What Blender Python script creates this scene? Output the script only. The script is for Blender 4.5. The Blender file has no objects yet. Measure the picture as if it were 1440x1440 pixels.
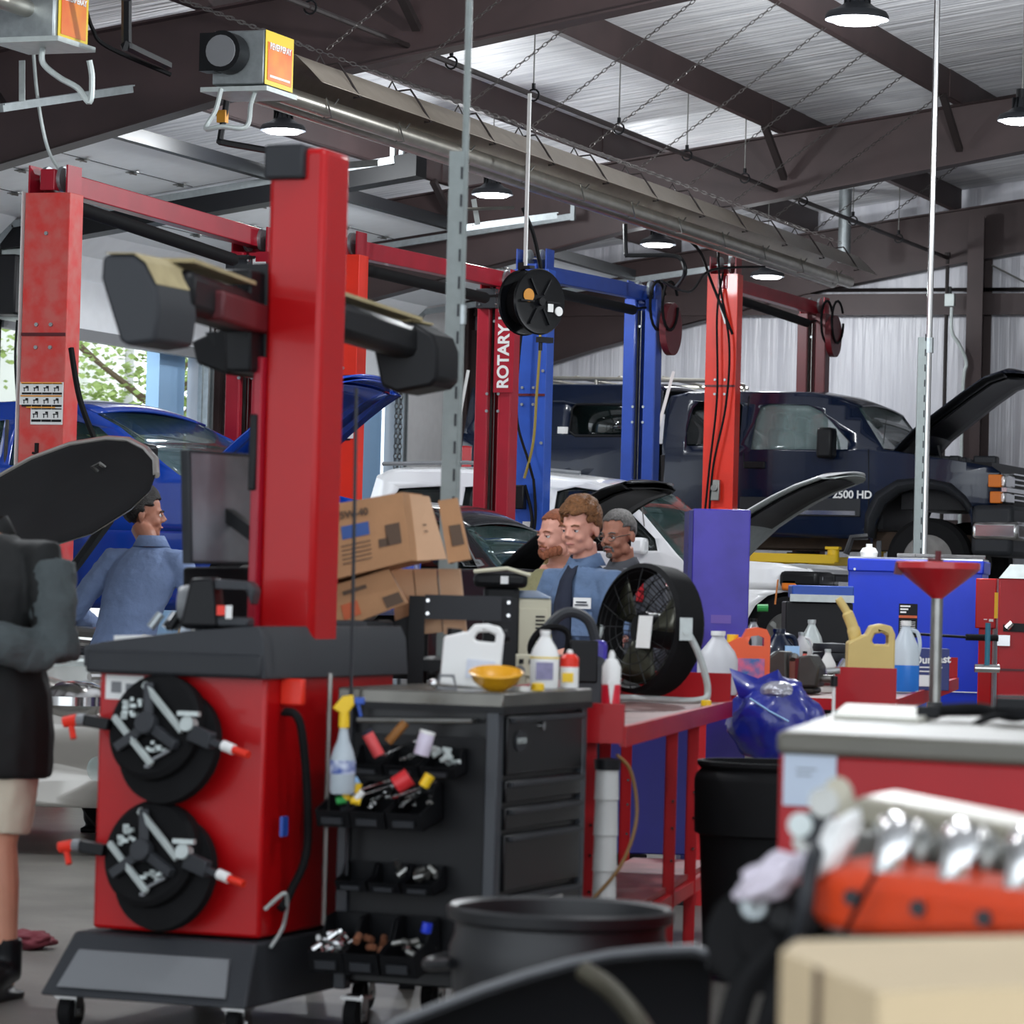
import bpy, bmesh, math, random
from math import sin, cos, pi, radians, atan, atan2, sqrt
from mathutils import Vector, Matrix
from mathutils.geometry import tessellate_polygon
random.seed(7)
S = bpy.context.scene
COL = S.collection
# ------------------------------------------------------------------ camera frame
FPX, CAMZ, YAW, ROLL = 5000.0, 1.4, radians(21), radians(1.5)
PITCH = atan(105/5000)
_F = Vector((-sin(YAW), cos(YAW), 0)); _R = Vector((cos(YAW), sin(YAW), 0)); _Z = Vector((0,0,1))
F1 = _F*cos(PITCH) + _Z*sin(PITCH); U1 = _Z*cos(PITCH) - _F*sin(PITCH)
R2 = _R*cos(ROLL) + U1*sin(ROLL); U2 = U1*cos(ROLL) - _R*sin(ROLL)
C0 = Vector((0,0,CAMZ))
def P(px, py, Z):
    "photo pixel + distance -> point in the building"
    return C0 + F1*Z + R2*((px-720)/FPX*Z) - U2*((py-720)/FPX*Z)
def G(px, Z, z):
    "photo column + distance + height above the floor -> point"
    b = P(px, 0, Z); t = P(px, 1000, Z)
    k = (z-b.z)/(t.z-b.z)
    return b + (t-b)*k
def onY(px, py, Y):
    a = P(px, py, 1.0) - C0
    return C0 + a*(Y/a.y)
def onX(px, py, X):
    a = P(px, py, 1.0) - C0
    return C0 + a*(X/a.x)
def onZ(px, py, z):
    a = P(px, py, 1.0) - C0
    return C0 + a*((z-CAMZ)/a.z)
cam = bpy.data.cameras.new('camera'); cam.lens = 125.0; cam.sensor_width = 36.0; cam.sensor_fit = 'HORIZONTAL'
cam.clip_start = .1; cam.clip_end = 400
camo = bpy.data.objects.new('camera', cam); COL.objects.link(camo)
m = Matrix((R2, U2, -F1)).transposed().to_4x4(); m.translation = C0
camo.matrix_world = m; S.camera = camo
cam.dof.use_dof = True; cam.dof.focus_distance = 24.0; cam.dof.aperture_fstop = 6.2

# ------------------------------------------------------------------ materials
def lin(c):
    if isinstance(c, str):
        c = [int(c[i:i+2], 16)/255 for i in (0, 2, 4)]
    return tuple((x/12.92 if x <= .04045 else ((x+.055)/1.055)**2.4) for x in c) + (1,)
_mats = {}
def mat(name, col, rough=.5, metal=0, noise=0, nscale=8, col2=None, bump=0, bscale=60, coat=0, emit=None, estr=0, trans=0, alpha=1, stretch=None, spec=None, ior=None):
    if name in _mats: return _mats[name]
    m = bpy.data.materials.new(name); m.use_nodes = True
    nt = m.node_tree; b = nt.nodes['Principled BSDF']
    b.inputs['Base Color'].default_value = lin(col)
    b.inputs['Roughness'].default_value = rough
    b.inputs['Metallic'].default_value = metal
    if coat: b.inputs['Coat Weight'].default_value = coat; b.inputs['Coat Roughness'].default_value = .06
    if spec is not None: b.inputs['Specular IOR Level'].default_value = spec
    if emit: b.inputs['Emission Color'].default_value = lin(emit); b.inputs['Emission Strength'].default_value = estr
    if trans: b.inputs['Transmission Weight'].default_value = trans
    if ior: b.inputs['IOR'].default_value = ior
    if alpha < 1: b.inputs['Alpha'].default_value = alpha
    tc = nt.nodes.new('ShaderNodeTexCoord'); mp = nt.nodes.new('ShaderNodeMapping')
    nt.links.new(tc.outputs['Object'], mp.inputs['Vector'])
    if stretch: mp.inputs['Scale'].default_value = stretch
    n = nt.nodes.new('ShaderNodeTexNoise'); n.inputs['Scale'].default_value = nscale; n.inputs['Detail'].default_value = 4
    nt.links.new(mp.outputs['Vector'], n.inputs['Vector'])
    r = nt.nodes.new('ShaderNodeValToRGB')
    c1 = lin(col); c2 = lin(col2) if col2 else tuple(x*(1-noise) for x in c1[:3]) + (1,)
    r.color_ramp.elements[0].position = .38; r.color_ramp.elements[1].position = .66
    r.color_ramp.elements[0].color = c2; r.color_ramp.elements[1].color = c1
    nt.links.new(n.outputs['Fac'], r.inputs['Fac'])
    if noise or col2: nt.links.new(r.outputs['Color'], b.inputs['Base Color'])
    if bump:
        n2 = nt.nodes.new('ShaderNodeTexNoise'); n2.inputs['Scale'].default_value = bscale; n2.inputs['Detail'].default_value = 3
        nt.links.new(mp.outputs['Vector'], n2.inputs['Vector'])
        bp = nt.nodes.new('ShaderNodeBump'); bp.inputs['Strength'].default_value = bump; bp.inputs['Distance'].default_value = .02
        nt.links.new(n2.outputs['Fac'], bp.inputs['Height']); nt.links.new(bp.outputs['Normal'], b.inputs['Normal'])
    _mats[name] = m
    return m
def vinyl(name, axis, col, col2, rough):
    "wrinkled vinyl insulation facing: fine ripples running along one axis"
    m = mat(name, col, rough)
    nt = m.node_tree; b = nt.nodes['Principled BSDF']; mp = [n for n in nt.nodes if n.type == 'MAPPING'][0]
    tc = [n for n in nt.nodes if n.type == 'TEX_COORD'][0]
    def ns(sc, scale, det=4):
        q = nt.nodes.new('ShaderNodeMapping'); q.inputs['Scale'].default_value = sc
        nt.links.new(tc.outputs['Object'], q.inputs['Vector'])
        n = nt.nodes.new('ShaderNodeTexNoise'); n.inputs['Scale'].default_value = scale; n.inputs['Detail'].default_value = det
        nt.links.new(q.outputs['Vector'], n.inputs['Vector']); return n
    if axis == 'roof': a = ns((.35, 6, 1), 2.2, 5); c = ns((.25, .5, 1), 1.2, 3)
    else: a = ns((3, 3, .12), 2.0, 4); c = ns((1.2, 1.2, .35), 1.0, 3)
    add = nt.nodes.new('ShaderNodeMath'); add.operation = 'ADD'
    nt.links.new(a.outputs['Fac'], add.inputs[0]); nt.links.new(c.outputs['Fac'], add.inputs[1])
    bp = nt.nodes.new('ShaderNodeBump'); bp.inputs['Strength'].default_value = .9; bp.inputs['Distance'].default_value = .06 if axis == 'roof' else .07
    nt.links.new(add.outputs[0], bp.inputs['Height']); nt.links.new(bp.outputs['Normal'], b.inputs['Normal'])
    r = nt.nodes.new('ShaderNodeValToRGB'); r.color_ramp.elements[0].position = .35; r.color_ramp.elements[1].position = .65
    r.color_ramp.elements[0].color = lin(col2); r.color_ramp.elements[1].color = lin(col)
    nt.links.new(a.outputs['Fac'], r.inputs['Fac']); nt.links.new(r.outputs['Color'], b.inputs['Base Color'])
    return m
M = {}
def dm(k, *a, **kw): M[k] = mat(k, *a, **kw)
M['roofv'] = vinyl('roof_vinyl', 'roof', 'fafafc', 'd4d5da', .52)
M['wallv'] = vinyl('wall_vinyl', 'wall', 'e4e4ea', 'd2d2da', .34)
dm('steelbrown', '3f2f2f', .55, noise=.25, nscale=2)
dm('steeldark', '2c2424', .6, noise=.2, nscale=2)
dm('concrete', '7b7872', .42, noise=.35, nscale=1.6, bump=.15, bscale=30)
dm('doorwhite', 'eceff2', .45, noise=.04)
dm('wallwhite', 'e2e2e2', .5, noise=.05)
dm('galv', 'a9b0b2', .38, .75, noise=.15, nscale=20)
dm('galvlight', 'c4ccca', .45, .35, noise=.1, nscale=20)
dm('alu', 'b8b4aa', .33, .85, noise=.18, nscale=6, stretch=(1, 1, 1))
dm('liftred', 'c8262c', .38, noise=.12, nscale=5, coat=.08, spec=.35)
dm('liftredworn', 'd03a36', .45, noise=.2, nscale=9, col2='c8605a', coat=.08, spec=.35)
dm('liftcrimson', 'a3152a', .4, noise=.15, nscale=4, coat=.08, spec=.35)
dm('liftorange', 'e8321e', .38, noise=.1, nscale=5, coat=.08, spec=.35)
dm('liftmaroon', '5a0e18', .45, noise=.2, nscale=5)
dm('liftblue', '2c55b4', .4, noise=.12, nscale=6, coat=.08, spec=.35)
dm('liftbluedark', '1f3f92', .4, noise=.12, nscale=6, coat=.08, spec=.35)
dm('machred', 'b4080f', .36, noise=.06, nscale=4, coat=.12, spec=.3)
dm('cabred', 'a80a16', .38, noise=.1, nscale=4, coat=.1, spec=.3)
dm('black', '101114', .45, spec=.25); dm('rubber', '0f0f11', .75, noise=.2, nscale=20, spec=.2)
dm('blackgloss', '0b0c0f', .28, spec=.35); dm('darkgrey', '2c2e32', .5, noise=.1, spec=.3)
dm('plasgrey', '34363a', .5, bump=.1, bscale=200, spec=.3); dm('midgrey', '77797c', .5)
dm('chrome', 'd8d8d8', .15, 1); dm('steel', '9a9a96', .3, .9, noise=.2, nscale=12)
dm('strutgrey', '838b8a', .5, .2, noise=.1, nscale=20); dm('white', 'e8e8e6', .45); dm('yellow', 'ecc21c', .45); dm('lightblue', '9cc4ea', .6)
dm('navy', '0a1830', .25, noise=.1, nscale=2, coat=.35, spec=.35); dm('carblue', '1542a8', .22, coat=.9)
dm('carwhite', 'e8e8ea', .25, coat=.8); dm('carsilver', 'a4a09a', .3, .5, coat=.8)
dm('cardark', '24262a', .25, coat=.6)
dm('cblue', '0c34c4', .35, coat=.1, noise=.06); dm('cpurple', '2a1a8c', .35, noise=.35, nscale=4, col2='3a2aa6', coat=.1)
dm('cdkblue', '1c1a6c', .45, noise=.1)
dm('led', 'ffffff', emit='f2f8ff', estr=22)
dm('chain', '6a6664', .4, .7)
dm('card', 'b98a62', .8, noise=.12, nscale=6, bump=.05); dm('cardlight', 'cfa684', .8, noise=.08, nscale=6)
dm('cardink', '5d4a3c', .8); dm('kraft', 'd4bd98', .8, noise=.06, nscale=5)
dm('skin', 'd3967c', .5, noise=.08, nscale=12); dm('skinpink', 'd89a86', .5, noise=.1, nscale=12); dm('skintan', 'a8705a', .55, noise=.08, nscale=12)
dm('shirtblue', '5f7596', .85, noise=.18, nscale=14, bump=.3, bscale=40)
dm('shirtpale', '8397bf', .85, noise=.12, nscale=10, bump=.3, bscale=40)
dm('shirtolive', '8f8a64', .85, noise=.15, nscale=10, bump=.3, bscale=40)
dm('poloGrey', '4c4e54', .8, noise=.1); dm('shirtred', 'c42630', .8); dm('jacket', '4e5658', .8, noise=.15, nscale=12, bump=.3, bscale=50)
dm('jacketblk', '0b0e0f', .75, noise=.15, nscale=12); dm('shortscream', 'd6cdb8', .85, noise=.12, nscale=10)
dm('navycloth', '1c2235', .85, noise=.1); dm('hairginger', '8a5a32', .7, noise=.45, nscale=60, bump=.8, bscale=120)
dm('hairgrey', '6f6b68', .75, noise=.4, nscale=80, bump=.5, bscale=150); dm('hairdark', '191310', .6, noise=.3, nscale=60, bump=.5, bscale=150)
dm('hairred', '9c5a3c', .75, noise=.35, nscale=80, bump=.5, bscale=150)
def glass(name, col, alpha, rough=.05):
    return mat(name, col, rough, alpha=alpha, spec=.8)
M['glassdark'] = glass('glassdark', '0c1414', .82); M['glasstint'] = glass('glasstint', '3c5a58', .45); M['glassclear'] = glass('glassclear', '9fb8b8', .25)

# ------------------------------------------------------------------ mesh helpers
class MB:
    def __init__(s): s.v = []; s.f = []; s.m = []; s.mi = 0
    def mt(s, i): s.mi = i; return s
    def add(s, vs, fs, X=None):
        o = len(s.v)
        for v in vs:
            v = Vector(v); s.v.append(X @ v if X else v)
        for f in fs: s.f.append([o+i for i in f]); s.m.append(s.mi)
        return s
    def box(s, c, d, rz=0, X=None):
        c = Vector(c); x, y, z = d[0]/2, d[1]/2, d[2]/2
        R = Matrix.Rotation(rz, 3, 'Z')
        vs = [c + R @ Vector((a*x, b*y, e*z)) for a in (-1, 1) for b in (-1, 1) for e in (-1, 1)]
        return s.add(vs, [(0,1,3,2),(4,6,7,5),(0,4,5,1),(2,3,7,6),(0,2,6,4),(1,5,7,3)], X)
    def box2(s, a, b, X=None):
        a = Vector(a); b = Vector(b)
        return s.box((a+b)/2, [abs(b[i]-a[i]) for i in range(3)], 0, X)
    def hexa(s, bot, top, X=None):
        "bot, top: 4 points each"
        n = len(bot)
        return s.add(list(bot)+list(top), [tuple(range(n))[::-1], tuple(range(n, 2*n))] + [(i, (i+1) % n, n+(i+1) % n, n+i) for i in range(n)], X)
    def bar(s, a, b, w, h, up=(0,0,1), X=None):
        a = Vector(a); b = Vector(b); d = (b-a).normalized(); u = Vector(up)
        sd = d.cross(u)
        if sd.length < 1e-4: sd = d.cross(Vector((1,0,0)))
        sd.normalize(); u = sd.cross(d).normalized()
        q = [sd*(x*w/2)+u*(y*h/2) for x, y in ((-1,-1),(1,-1),(1,1),(-1,1))]
        return s.hexa([a+k for k in q], [b+k for k in q], X)
    def cyl(s, a, b, r, r2=None, n=16, X=None, cap=True):
        a = Vector(a); b = Vector(b); r2 = r if r2 is None else r2
        d = (b-a).normalized(); t = d.cross(Vector((0,0,1)))
        if t.length < 1e-4: t = Vector((1,0,0))
        t.normalize(); u = d.cross(t)
        vs = []
        for p, rr in ((a, r), (b, r2)):
            for i in range(n): vs.append(p + (t*cos(2*pi*i/n) + u*sin(2*pi*i/n))*rr)
        fs = [(i, (i+1) % n, n+(i+1) % n, n+i) for i in range(n)]
        if cap: fs += [tuple(range(n))[::-1], tuple(range(n, 2*n))]
        return s.add(vs, fs, X)
    def tube(s, pts, r, n=8, X=None, closed=False):
        pts = [Vector(p) for p in pts]; vs = []; k = len(pts); prev = None
        for i, p in enumerate(pts):
            if closed: d = pts[(i+1) % k]-pts[i-1]
            else: d = pts[min(i+1, k-1)]-pts[max(i-1, 0)]
            d.normalize()
            if prev is None:
                t = d.cross(Vector((0,0,1)))
                if t.length < 1e-3: t = d.cross(Vector((1,0,0)))
            else: t = prev - d*prev.dot(d)
            t.normalize(); prev = t; u = d.cross(t)
            rr = r[i] if isinstance(r, (list, tuple)) else r
            for j in range(n): vs.append(p + (t*cos(2*pi*j/n)+u*sin(2*pi*j/n))*rr)
        fs = []
        for i in range(k if closed else k-1):
            a = i*n; b = ((i+1) % k)*n
            for j in range(n): fs.append((a+j, a+(j+1) % n, b+(j+1) % n, b+j))
        if not closed: fs += [tuple(range(n))[::-1], tuple(range((k-1)*n, k*n))]
        return s.add(vs, fs, X)
    def lathe(s, prof, o=(0,0,0), n=24, X=None, sx=1, sy=1, cap=True):
        "prof: (r,z) from bottom to top about z"
        o = Vector(o); vs = []
        for r, z in prof:
            for i in range(n): vs.append(o + Vector((r*sx*cos(2*pi*i/n), r*sy*sin(2*pi*i/n), z)))
        fs = []
        for k in range(len(prof)-1):
            for i in range(n): fs.append((k*n+i, k*n+(i+1) % n, (k+1)*n+(i+1) % n, (k+1)*n+i))
        if cap and prof[0][0] > 1e-4: fs.append(tuple(range(n))[::-1])
        if cap and prof[-1][0] > 1e-4: fs.append(tuple(range((len(prof)-1)*n, len(prof)*n)))
        return s.add(vs, fs, X)
    def prism(s, pts, t, X=None, y0=0):
        "outline in x,z ; thickness along y"
        n = len(pts); vs = [(p[0], y0-t/2, p[1]) for p in pts]+[(p[0], y0+t/2, p[1]) for p in pts]
        tri = tessellate_polygon([[Vector((p[0], p[1], 0)) for p in pts]])
        fs = [tuple(q) for q in tri] + [tuple(n+i for i in reversed(q)) for q in tri] + [(i, (i+1) % n, n+(i+1) % n, n+i) for i in range(n)]
        return s.add(vs, fs, X)
    def grid(s, rows, X=None):
        "rows of equal-length point lists"
        w = len(rows[0]); vs = [p for r in rows for p in r]
        fs = [(i*w+j, i*w+j+1, (i+1)*w+j+1, (i+1)*w+j) for i in range(len(rows)-1) for j in range(w-1)]
        return s.add(vs, fs, X)
    def ball(s, c, r, n=12, X=None):
        c = Vector(c); r = (r, r, r) if not isinstance(r, (tuple, list)) else r
        k = max(4, n//2); rows = []
        for i in range(k+1):
            a = pi*i/k; rows.append([c+Vector((r[0]*sin(a)*cos(2*pi*j/n), r[1]*sin(a)*sin(2*pi*j/n), r[2]*cos(a))) for j in range(n+1)])
        return s.grid(rows, X)
    def build(s, name, m, parent=None, bevel=0, smooth=35, solid=0, sub=0, loc=None, rz=None):
        me = bpy.data.meshes.new(name); me.from_pydata([tuple(v) for v in s.v], [], s.f)
        bm = bmesh.new(); bm.from_mesh(me)
        bmesh.ops.remove_doubles(bm, verts=bm.verts, dist=1e-5)
        if not solid: bmesh.ops.recalc_face_normals(bm, faces=bm.faces)
        bm.to_mesh(me); bm.free()
        ms = m if isinstance(m, (list, tuple)) else [m]
        for x in ms: me.materials.append(M[x] if isinstance(x, str) else x)
        if len(ms) > 1 and len(me.polygons) == len(s.m):
            for p, i in zip(me.polygons, s.m): p.material_index = i
        if smooth:
            for p in me.polygons: p.use_smooth = True
            me.set_sharp_from_angle(angle=radians(smooth))
        o = bpy.data.objects.new(name, me); COL.objects.link(o)
        if parent: o.parent = parent
        if loc is not None: o.location = loc
        if rz is not None: o.rotation_euler.z = rz
        if solid:
            q = o.modifiers.new('solid', 'SOLIDIFY'); q.thickness = solid; q.offset = 0
        if bevel:
            q = o.modifiers.new('bevel', 'BEVEL'); q.width = bevel; q.segments = 2; q.limit_method = 'ANGLE'; q.angle_limit = radians(40)
        if sub:
            q = o.modifiers.new('sub', 'SUBSURF'); q.levels = sub; q.render_levels = sub
        return o
def tag(o, label, cat, group=None, kind=None):
    o['label'] = label; o['category'] = cat
    if group: o['group'] = group
    if kind: o['kind'] = kind
    return o
def T(name, label, cat, loc=(0,0,0), rz=0, group=None):
    o = bpy.data.objects.new(name, None); COL.objects.link(o); o.empty_display_size = .1
    o.location = loc; o.rotation_euler = (0, 0, rz)
    return tag(o, label, cat, group)
def st(o, label=None):
    o['kind'] = 'structure'
    if label: o['label'] = label
    return o
def dup(root, loc=None, rz=None, label=None):
    r = root.copy(); COL.objects.link(r)
    if loc is not None: r.location = loc
    if rz is not None: r.rotation_euler.z = rz
    if label: r['label'] = label
    for ch in list(root.children):
        c = ch.copy(); COL.objects.link(c); c.parent = r
        for g in list(ch.children):
            d = g.copy(); COL.objects.link(d); d.parent = c
    return r
def arc(c, r, a0, a1, n, ax='xz'):
    out = []
    for i in range(n+1):
        a = radians(a0+(a1-a0)*i/n)
        if ax == 'xz': out.append((c[0]+r*cos(a), c[1], c[2]+r*sin(a)))
        elif ax == 'xy': out.append((c[0]+r*cos(a), c[1]+r*sin(a), c[2]))
        else: out.append((c[0], c[1]+r*cos(a), c[2]+r*sin(a)))
    return out
def bez(p, n=16):
    "smooth curve through control points"
    p = [Vector(q) for q in p]; out = []
    for i in range(len(p)-1):
        a = p[max(i-1, 0)]; b = p[i]; c = p[i+1]; d = p[min(i+2, len(p)-1)]
        for k in range(n):
            t = k/n; out.append(.5*((2*b)+(c-a)*t+(2*a-5*b+4*c-d)*t*t+(3*b-a-3*c+d)*t**3))
    out.append(p[-1]); return out
def text(s, size, m, parent, X, name='lettering', ext=.001, align='CENTER', bold=0, sp=1):
    "flat raised lettering; X: 4x4 matrix in parent space, text lies in local xy"
    cu = bpy.data.curves.new(name, 'FONT'); cu.body = s; cu.size = size; cu.extrude = ext; cu.align_x = align; cu.align_y = 'CENTER'; cu.offset = bold; cu.space_character = sp
    o = bpy.data.objects.new(name, cu); COL.objects.link(o)
    bpy.context.view_layer.update()
    me = bpy.data.meshes.new_from_object(o); bpy.data.objects.remove(o)
    me.transform(X); me.materials.clear(); me.materials.append(M[m])
    q = bpy.data.objects.new(name, me); COL.objects.link(q); q.parent = parent
    return q
def frame(o, x, y):
    "matrix with local x,y axes and origin"
    x = Vector(x).normalized(); y = Vector(y).normalized(); z = x.cross(y)
    m = Matrix((x, y, z)).transposed().to_4x4(); m.translation = Vector(o); return m
def plate(name, pts, m, parent, t=.002, **k):
    "thin sticker from 4+ coplanar points"
    b = MB(); pts = [Vector(p) for p in pts]; nrm = (pts[1]-pts[0]).cross(pts[2]-pts[0]).normalized()*t
    b.hexa([p for p in pts], [p+nrm for p in pts]); return b.build(name, m, parent, **k)
# ------------------------------------------------------------------ the building
XW, YE = -15.5, 39.0          # left (door) wall, far end wall
def roofz(X): return 5.85 + .14*(X+10.6)
b = MB(); b.box2((-15.9, -4, -.1), (9, 40, 0)); st(b.build('floor', 'concrete'))
b = MB(); rows = []
for i in range(2): rows.append([(XW-.2+i*(24.2), y, roofz(XW-.2+i*24.2)) for y in (-4, 40)])
b.hexa([rows[0][0], rows[0][1], rows[1][1], rows[1][0]], [Vector(p)+Vector((0,0,.1)) for p in (rows[0][0], rows[0][1], rows[1][1], rows[1][0])])
st(b.build('ceiling', 'roofv'))
b = MB(); b.prism([(XW-.2, 0), (9, 0), (9, roofz(9)), (XW-.2, roofz(XW-.2))], .1, y0=YE+.05)
st(b.build('wall_far', 'wallv'))
# left wall with door openings
b = MB(); ys = [(-4, 19.0), (23.0, 23.2), (27.3, 27.45), (31.7, 32.5), (36.7, 39.0)]
zt = roofz(XW)
for y0, y1 in ys: b.box2((XW-.15, y0, 0), (XW, y1, 3.66))
b.box2((XW-.15, -4, 3.66), (XW, 39, zt)); st(b.build('wall_left', 'wallwhite'))
# right wall; the shop front behind the camera is open
b = MB()
b.box2((8.9, 6, 0), (9, 39, 4.4))
b.box2((8.9, 6, 4.4), (9, 39, roofz(8.9))); st(b.build('wall_right', 'wallwhite'))
# rafters: tapered I-beams across the bays
def rafter(Y, n, dz=0):
    t = [(-15.3, 3.75), (-13.8, 4.2), (-12.9, 4.42), (-11.2, 4.84), (-10.2, 5.03), (-7.4, 5.52), (-3, 6.25), (9, 7.95)]
    b = MB()
    bot = [(x, z+dz) for x, z in t]; top = [(x, roofz(x)-.26) for x, z in t]
    for i in range(len(t)-1):
        (x0, z0), (x1, z1) = bot[i], bot[i+1]; u0, u1 = top[i][1], top[i+1][1]
        b.hexa([(x0, Y-.006, z0), (x1, Y-.006, z1), (x1, Y+.006, z1), (x0, Y+.006, z0)], [(x0, Y-.006, u0), (x1, Y-.006, u1), (x1, Y+.006, u1), (x0, Y+.006, u0)])
        for zz0, zz1 in ((z0, z1), (u0, u1)):
            b.hexa([(x0, Y-.1, zz0-.008), (x1, Y-.1, zz1-.008), (x1, Y+.1, zz1-.008), (x0, Y+.1, zz0-.008)], [(x0, Y-.1, zz0+.008), (x1, Y-.1, zz1+.008), (x1, Y+.1, zz1+.008), (x0, Y+.1, zz0+.008)])
    b.box2((-15.48, Y-.1, 0), (-15.44, Y+.1, roofz(-15.4)-.3)); b.box2((-15.2, Y-.1, 0), (-15.17, Y+.1, 4.2)); b.box2((-15.44, Y-.008, 0), (-15.2, Y+.008, 4.4))
    return st(b.build('trim_%d' % n, 'steelbrown'), 'dark brown tapered steel roof beam with its column')
rafter(15.2, 1, .1); rafter(23.08, 2); rafter(32.1, 3); rafter(38.75, 4)
# purlins (channels) along the building
k = 5
for X in (-14.6, -12.93, -11.3, -9.64, -7.96, -6.3, -4.6, -2.9, -1.2):
    b = MB(); z1 = roofz(X); z0 = z1-.25
    b.box2((X-.006, 8, z0), (X+.006, 38.9, z1)); b.box2((X-.07, 8, z0-.008), (X+.006, 38.9, z0+.004)); b.box2((X-.07, 8, z0), (X-.062, 38.9, z0+.03))
    for Y in (23.08, 32.1):   # lap joint over each beam
        b.box2((X+.006, Y-.55, z0), (X+.014, Y+.55, z1))
    st(b.build('trim_%d' % k, 'steelbrown'), 'brown roof purlin running along the shop'); k += 1
for X in (-12.93, -9.64, -7.96, -6.3):      # diagonal flange braces
    b = MB()
    for Y in (23.08, 32.1):
        b.bar((X, Y-.75, roofz(X)-.27), (X, Y-.08, roofz(X)-.68), .06, .05)
    st(b.build('trim_%d' % k, 'steeldark'), 'diagonal brace from purlin down to roof beam'); k += 1
# end wall girts, columns, rod brace
b = MB(); b.box2((-15.4, 38.72, 4.58), (9, 38.95, 4.80)); b.box2((-15.4, 38.70, 4.56), (9, 38.73, 4.60)); st(b.build('trim_%d' % k, 'steelbrown'), 'brown horizontal girt across the far wall'); k += 1
b = MB(); b.box2((-15.4, 38.72, 2.05), (9, 38.95, 2.27)); st(b.build('trim_%d' % k, 'steelbrown'), 'lower brown girt across the far wall'); k += 1
for X in (-14.9, -9.35, -3.5, 2.5):
    b = MB(); b.box2((X-.09, 38.45, 0), (X+.09, 38.47, roofz(X)-.4)); b.box2((X-.09, 38.88, 0), (X+.09, 38.9, roofz(X)-.4)); b.box2((X-.006, 38.45, 0), (X+.006, 38.9, roofz(X)-.4))
    st(b.build('trim_%d' % k, 'steelbrown'), 'brown end wall column'); k += 1
b = MB(); b.cyl((-9.2, 38.6, 5.1), (-3.5, 38.6, 2.2), .012, n=6); st(b.build('trim_%d' % k, 'steel'), 'thin diagonal wall brace rod'); k += 1
# ------------------------------------------------------------------ overhead doors
def sect_door(n, Y0, Y1):
    zt0, slope = 4.45, .14
    r = T('door_%d' % n, 'white sectional overhead door rolled up under the roof', 'door'); r['kind'] = 'structure'
    del r['category']
    b = MB(); Xi = -12.75
    b.box2((XW+.06, Y0, 3.60), (XW+.10, Y1, 4.1))
    pts = [(XW+.10, 4.1), (XW+.16, 4.32), (XW+.36, 4.5)]
    def zz(x): return 4.5+slope*(x-(XW+.36))
    pr = [(XW+.08, 4.1)]+pts[1:]+[(Xi, zz(Xi))]
    for (x0, z0), (x1, z1) in zip(pr, pr[1:]):
        b.hexa([(x0, Y0, z0), (x1, Y0, z1), (x1, Y1, z1), (x0, Y1, z0)], [(x0, Y0, z0+.045), (x1, Y0, z1+.045), (x1, Y1, z1+.045), (x0, Y1, z0+.045)])
    b.build('door_panel', 'doorwhite', r, smooth=0)
    b = MB()
    for x in (XW+.95, XW+1.5, XW+2.05):           # section joints with their hinges
        b.box2((x-.004, Y0+.02, zz(x)-.004), (x+.004, Y1-.02, zz(x)+.002))
    b.build('section_joint', 'darkgrey', r, smooth=0)
    for x in (XW+.95, XW+1.5, XW+2.05):
        for i in range(5):
            y = Y0+.25+(Y1-Y0-.5)*i/4; h = MB()
            h.box((x, y, zz(x)-.012), (.11, .05, .008)); h.cyl((x, y-.06, zz(x)-.02), (x, y+.06, zz(x)-.02), .009, n=6); h.bar((x+.06, y-.03, zz(x)-.01), (x-.05, y+.06, zz(x)-.018), .02, .008)
            h.build('hinge', 'steel', r)
    h = MB(); h.box2((Xi-.03, Y0-.02, zz(Xi)-.05), (Xi+.05, Y1+.02, zz(Xi)+.06)); h.build('bottom_rail', 'black', r, smooth=0)
    h = MB(); h.box2((XW+.02, Y0, 3.56), (XW+.12, Y1, 3.66)); h.build('weather_strip', 'midgrey', r, smooth=0)
    for y, sg in ((Y0-.03, 1), (Y1+.03, -1)):
        h = MB()
        h.box2((XW+.03, y-.02, 0), (XW+.1, y+.02, 4.1))
        tp = [(XW+.1, 4.0), (XW+.14, 4.25), (XW+.3, 4.44)]+[(-11.6, zz(-11.6)-.06)]
        for (x0, z0), (x1, z1) in zip(tp, tp[1:]): h.bar((x0, y, z0), (x1, y, z1), .05, .06)
        h.box((-11.62, y, zz(-11.62)+.2), (.04, .04, .6))
        h.build('track', 'galv', r, smooth=0)
    return r
sect_door(1, 23.25, 27.25); sect_door(2, 27.5, 31.65); sect_door(3, 32.55, 36.65)
for n, (ya, yb) in ((1, (27.26, 27.49)), (2, (31.7, 32.5))):     # black strip standing in for roof shadow in the gap between doors
    b = MB()
    for x0 in (0,):
        b.hexa([(-15.3, ya, 4.22), (-11.4, ya, 4.80), (-11.4, yb, 4.80), (-15.3, yb, 4.22)], [(-15.3, ya, 4.42), (-11.4, ya, 5.0), (-11.4, yb, 5.0), (-15.3, yb, 4.42)])
    if n == 1: st(b.build('trim_%d' % k, 'black', smooth=0), 'black strip standing for the shaded gap between two rolled up doors'); k += 1
# door jamb frames and lift chains beside the openings
for y in (31.7, 36.7, 27.4):
    b = MB(); b.box2((XW, y-.06, 0), (XW+.04, y+.1, 3.7)); b.box2((XW+.04, y+.06, 0), (XW+.1, y+.09, 3.7)); st(b.build('trim_%d' % k, 'galv', smooth=0), 'galvanised door jamb angle'); k += 1
b = MB(); b.box2((XW+.01, 31.95, 0), (XW+.02, 32.35, 3.9)); st(b.build('trim_%d' % k, 'steelbrown')); k += 1
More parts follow.
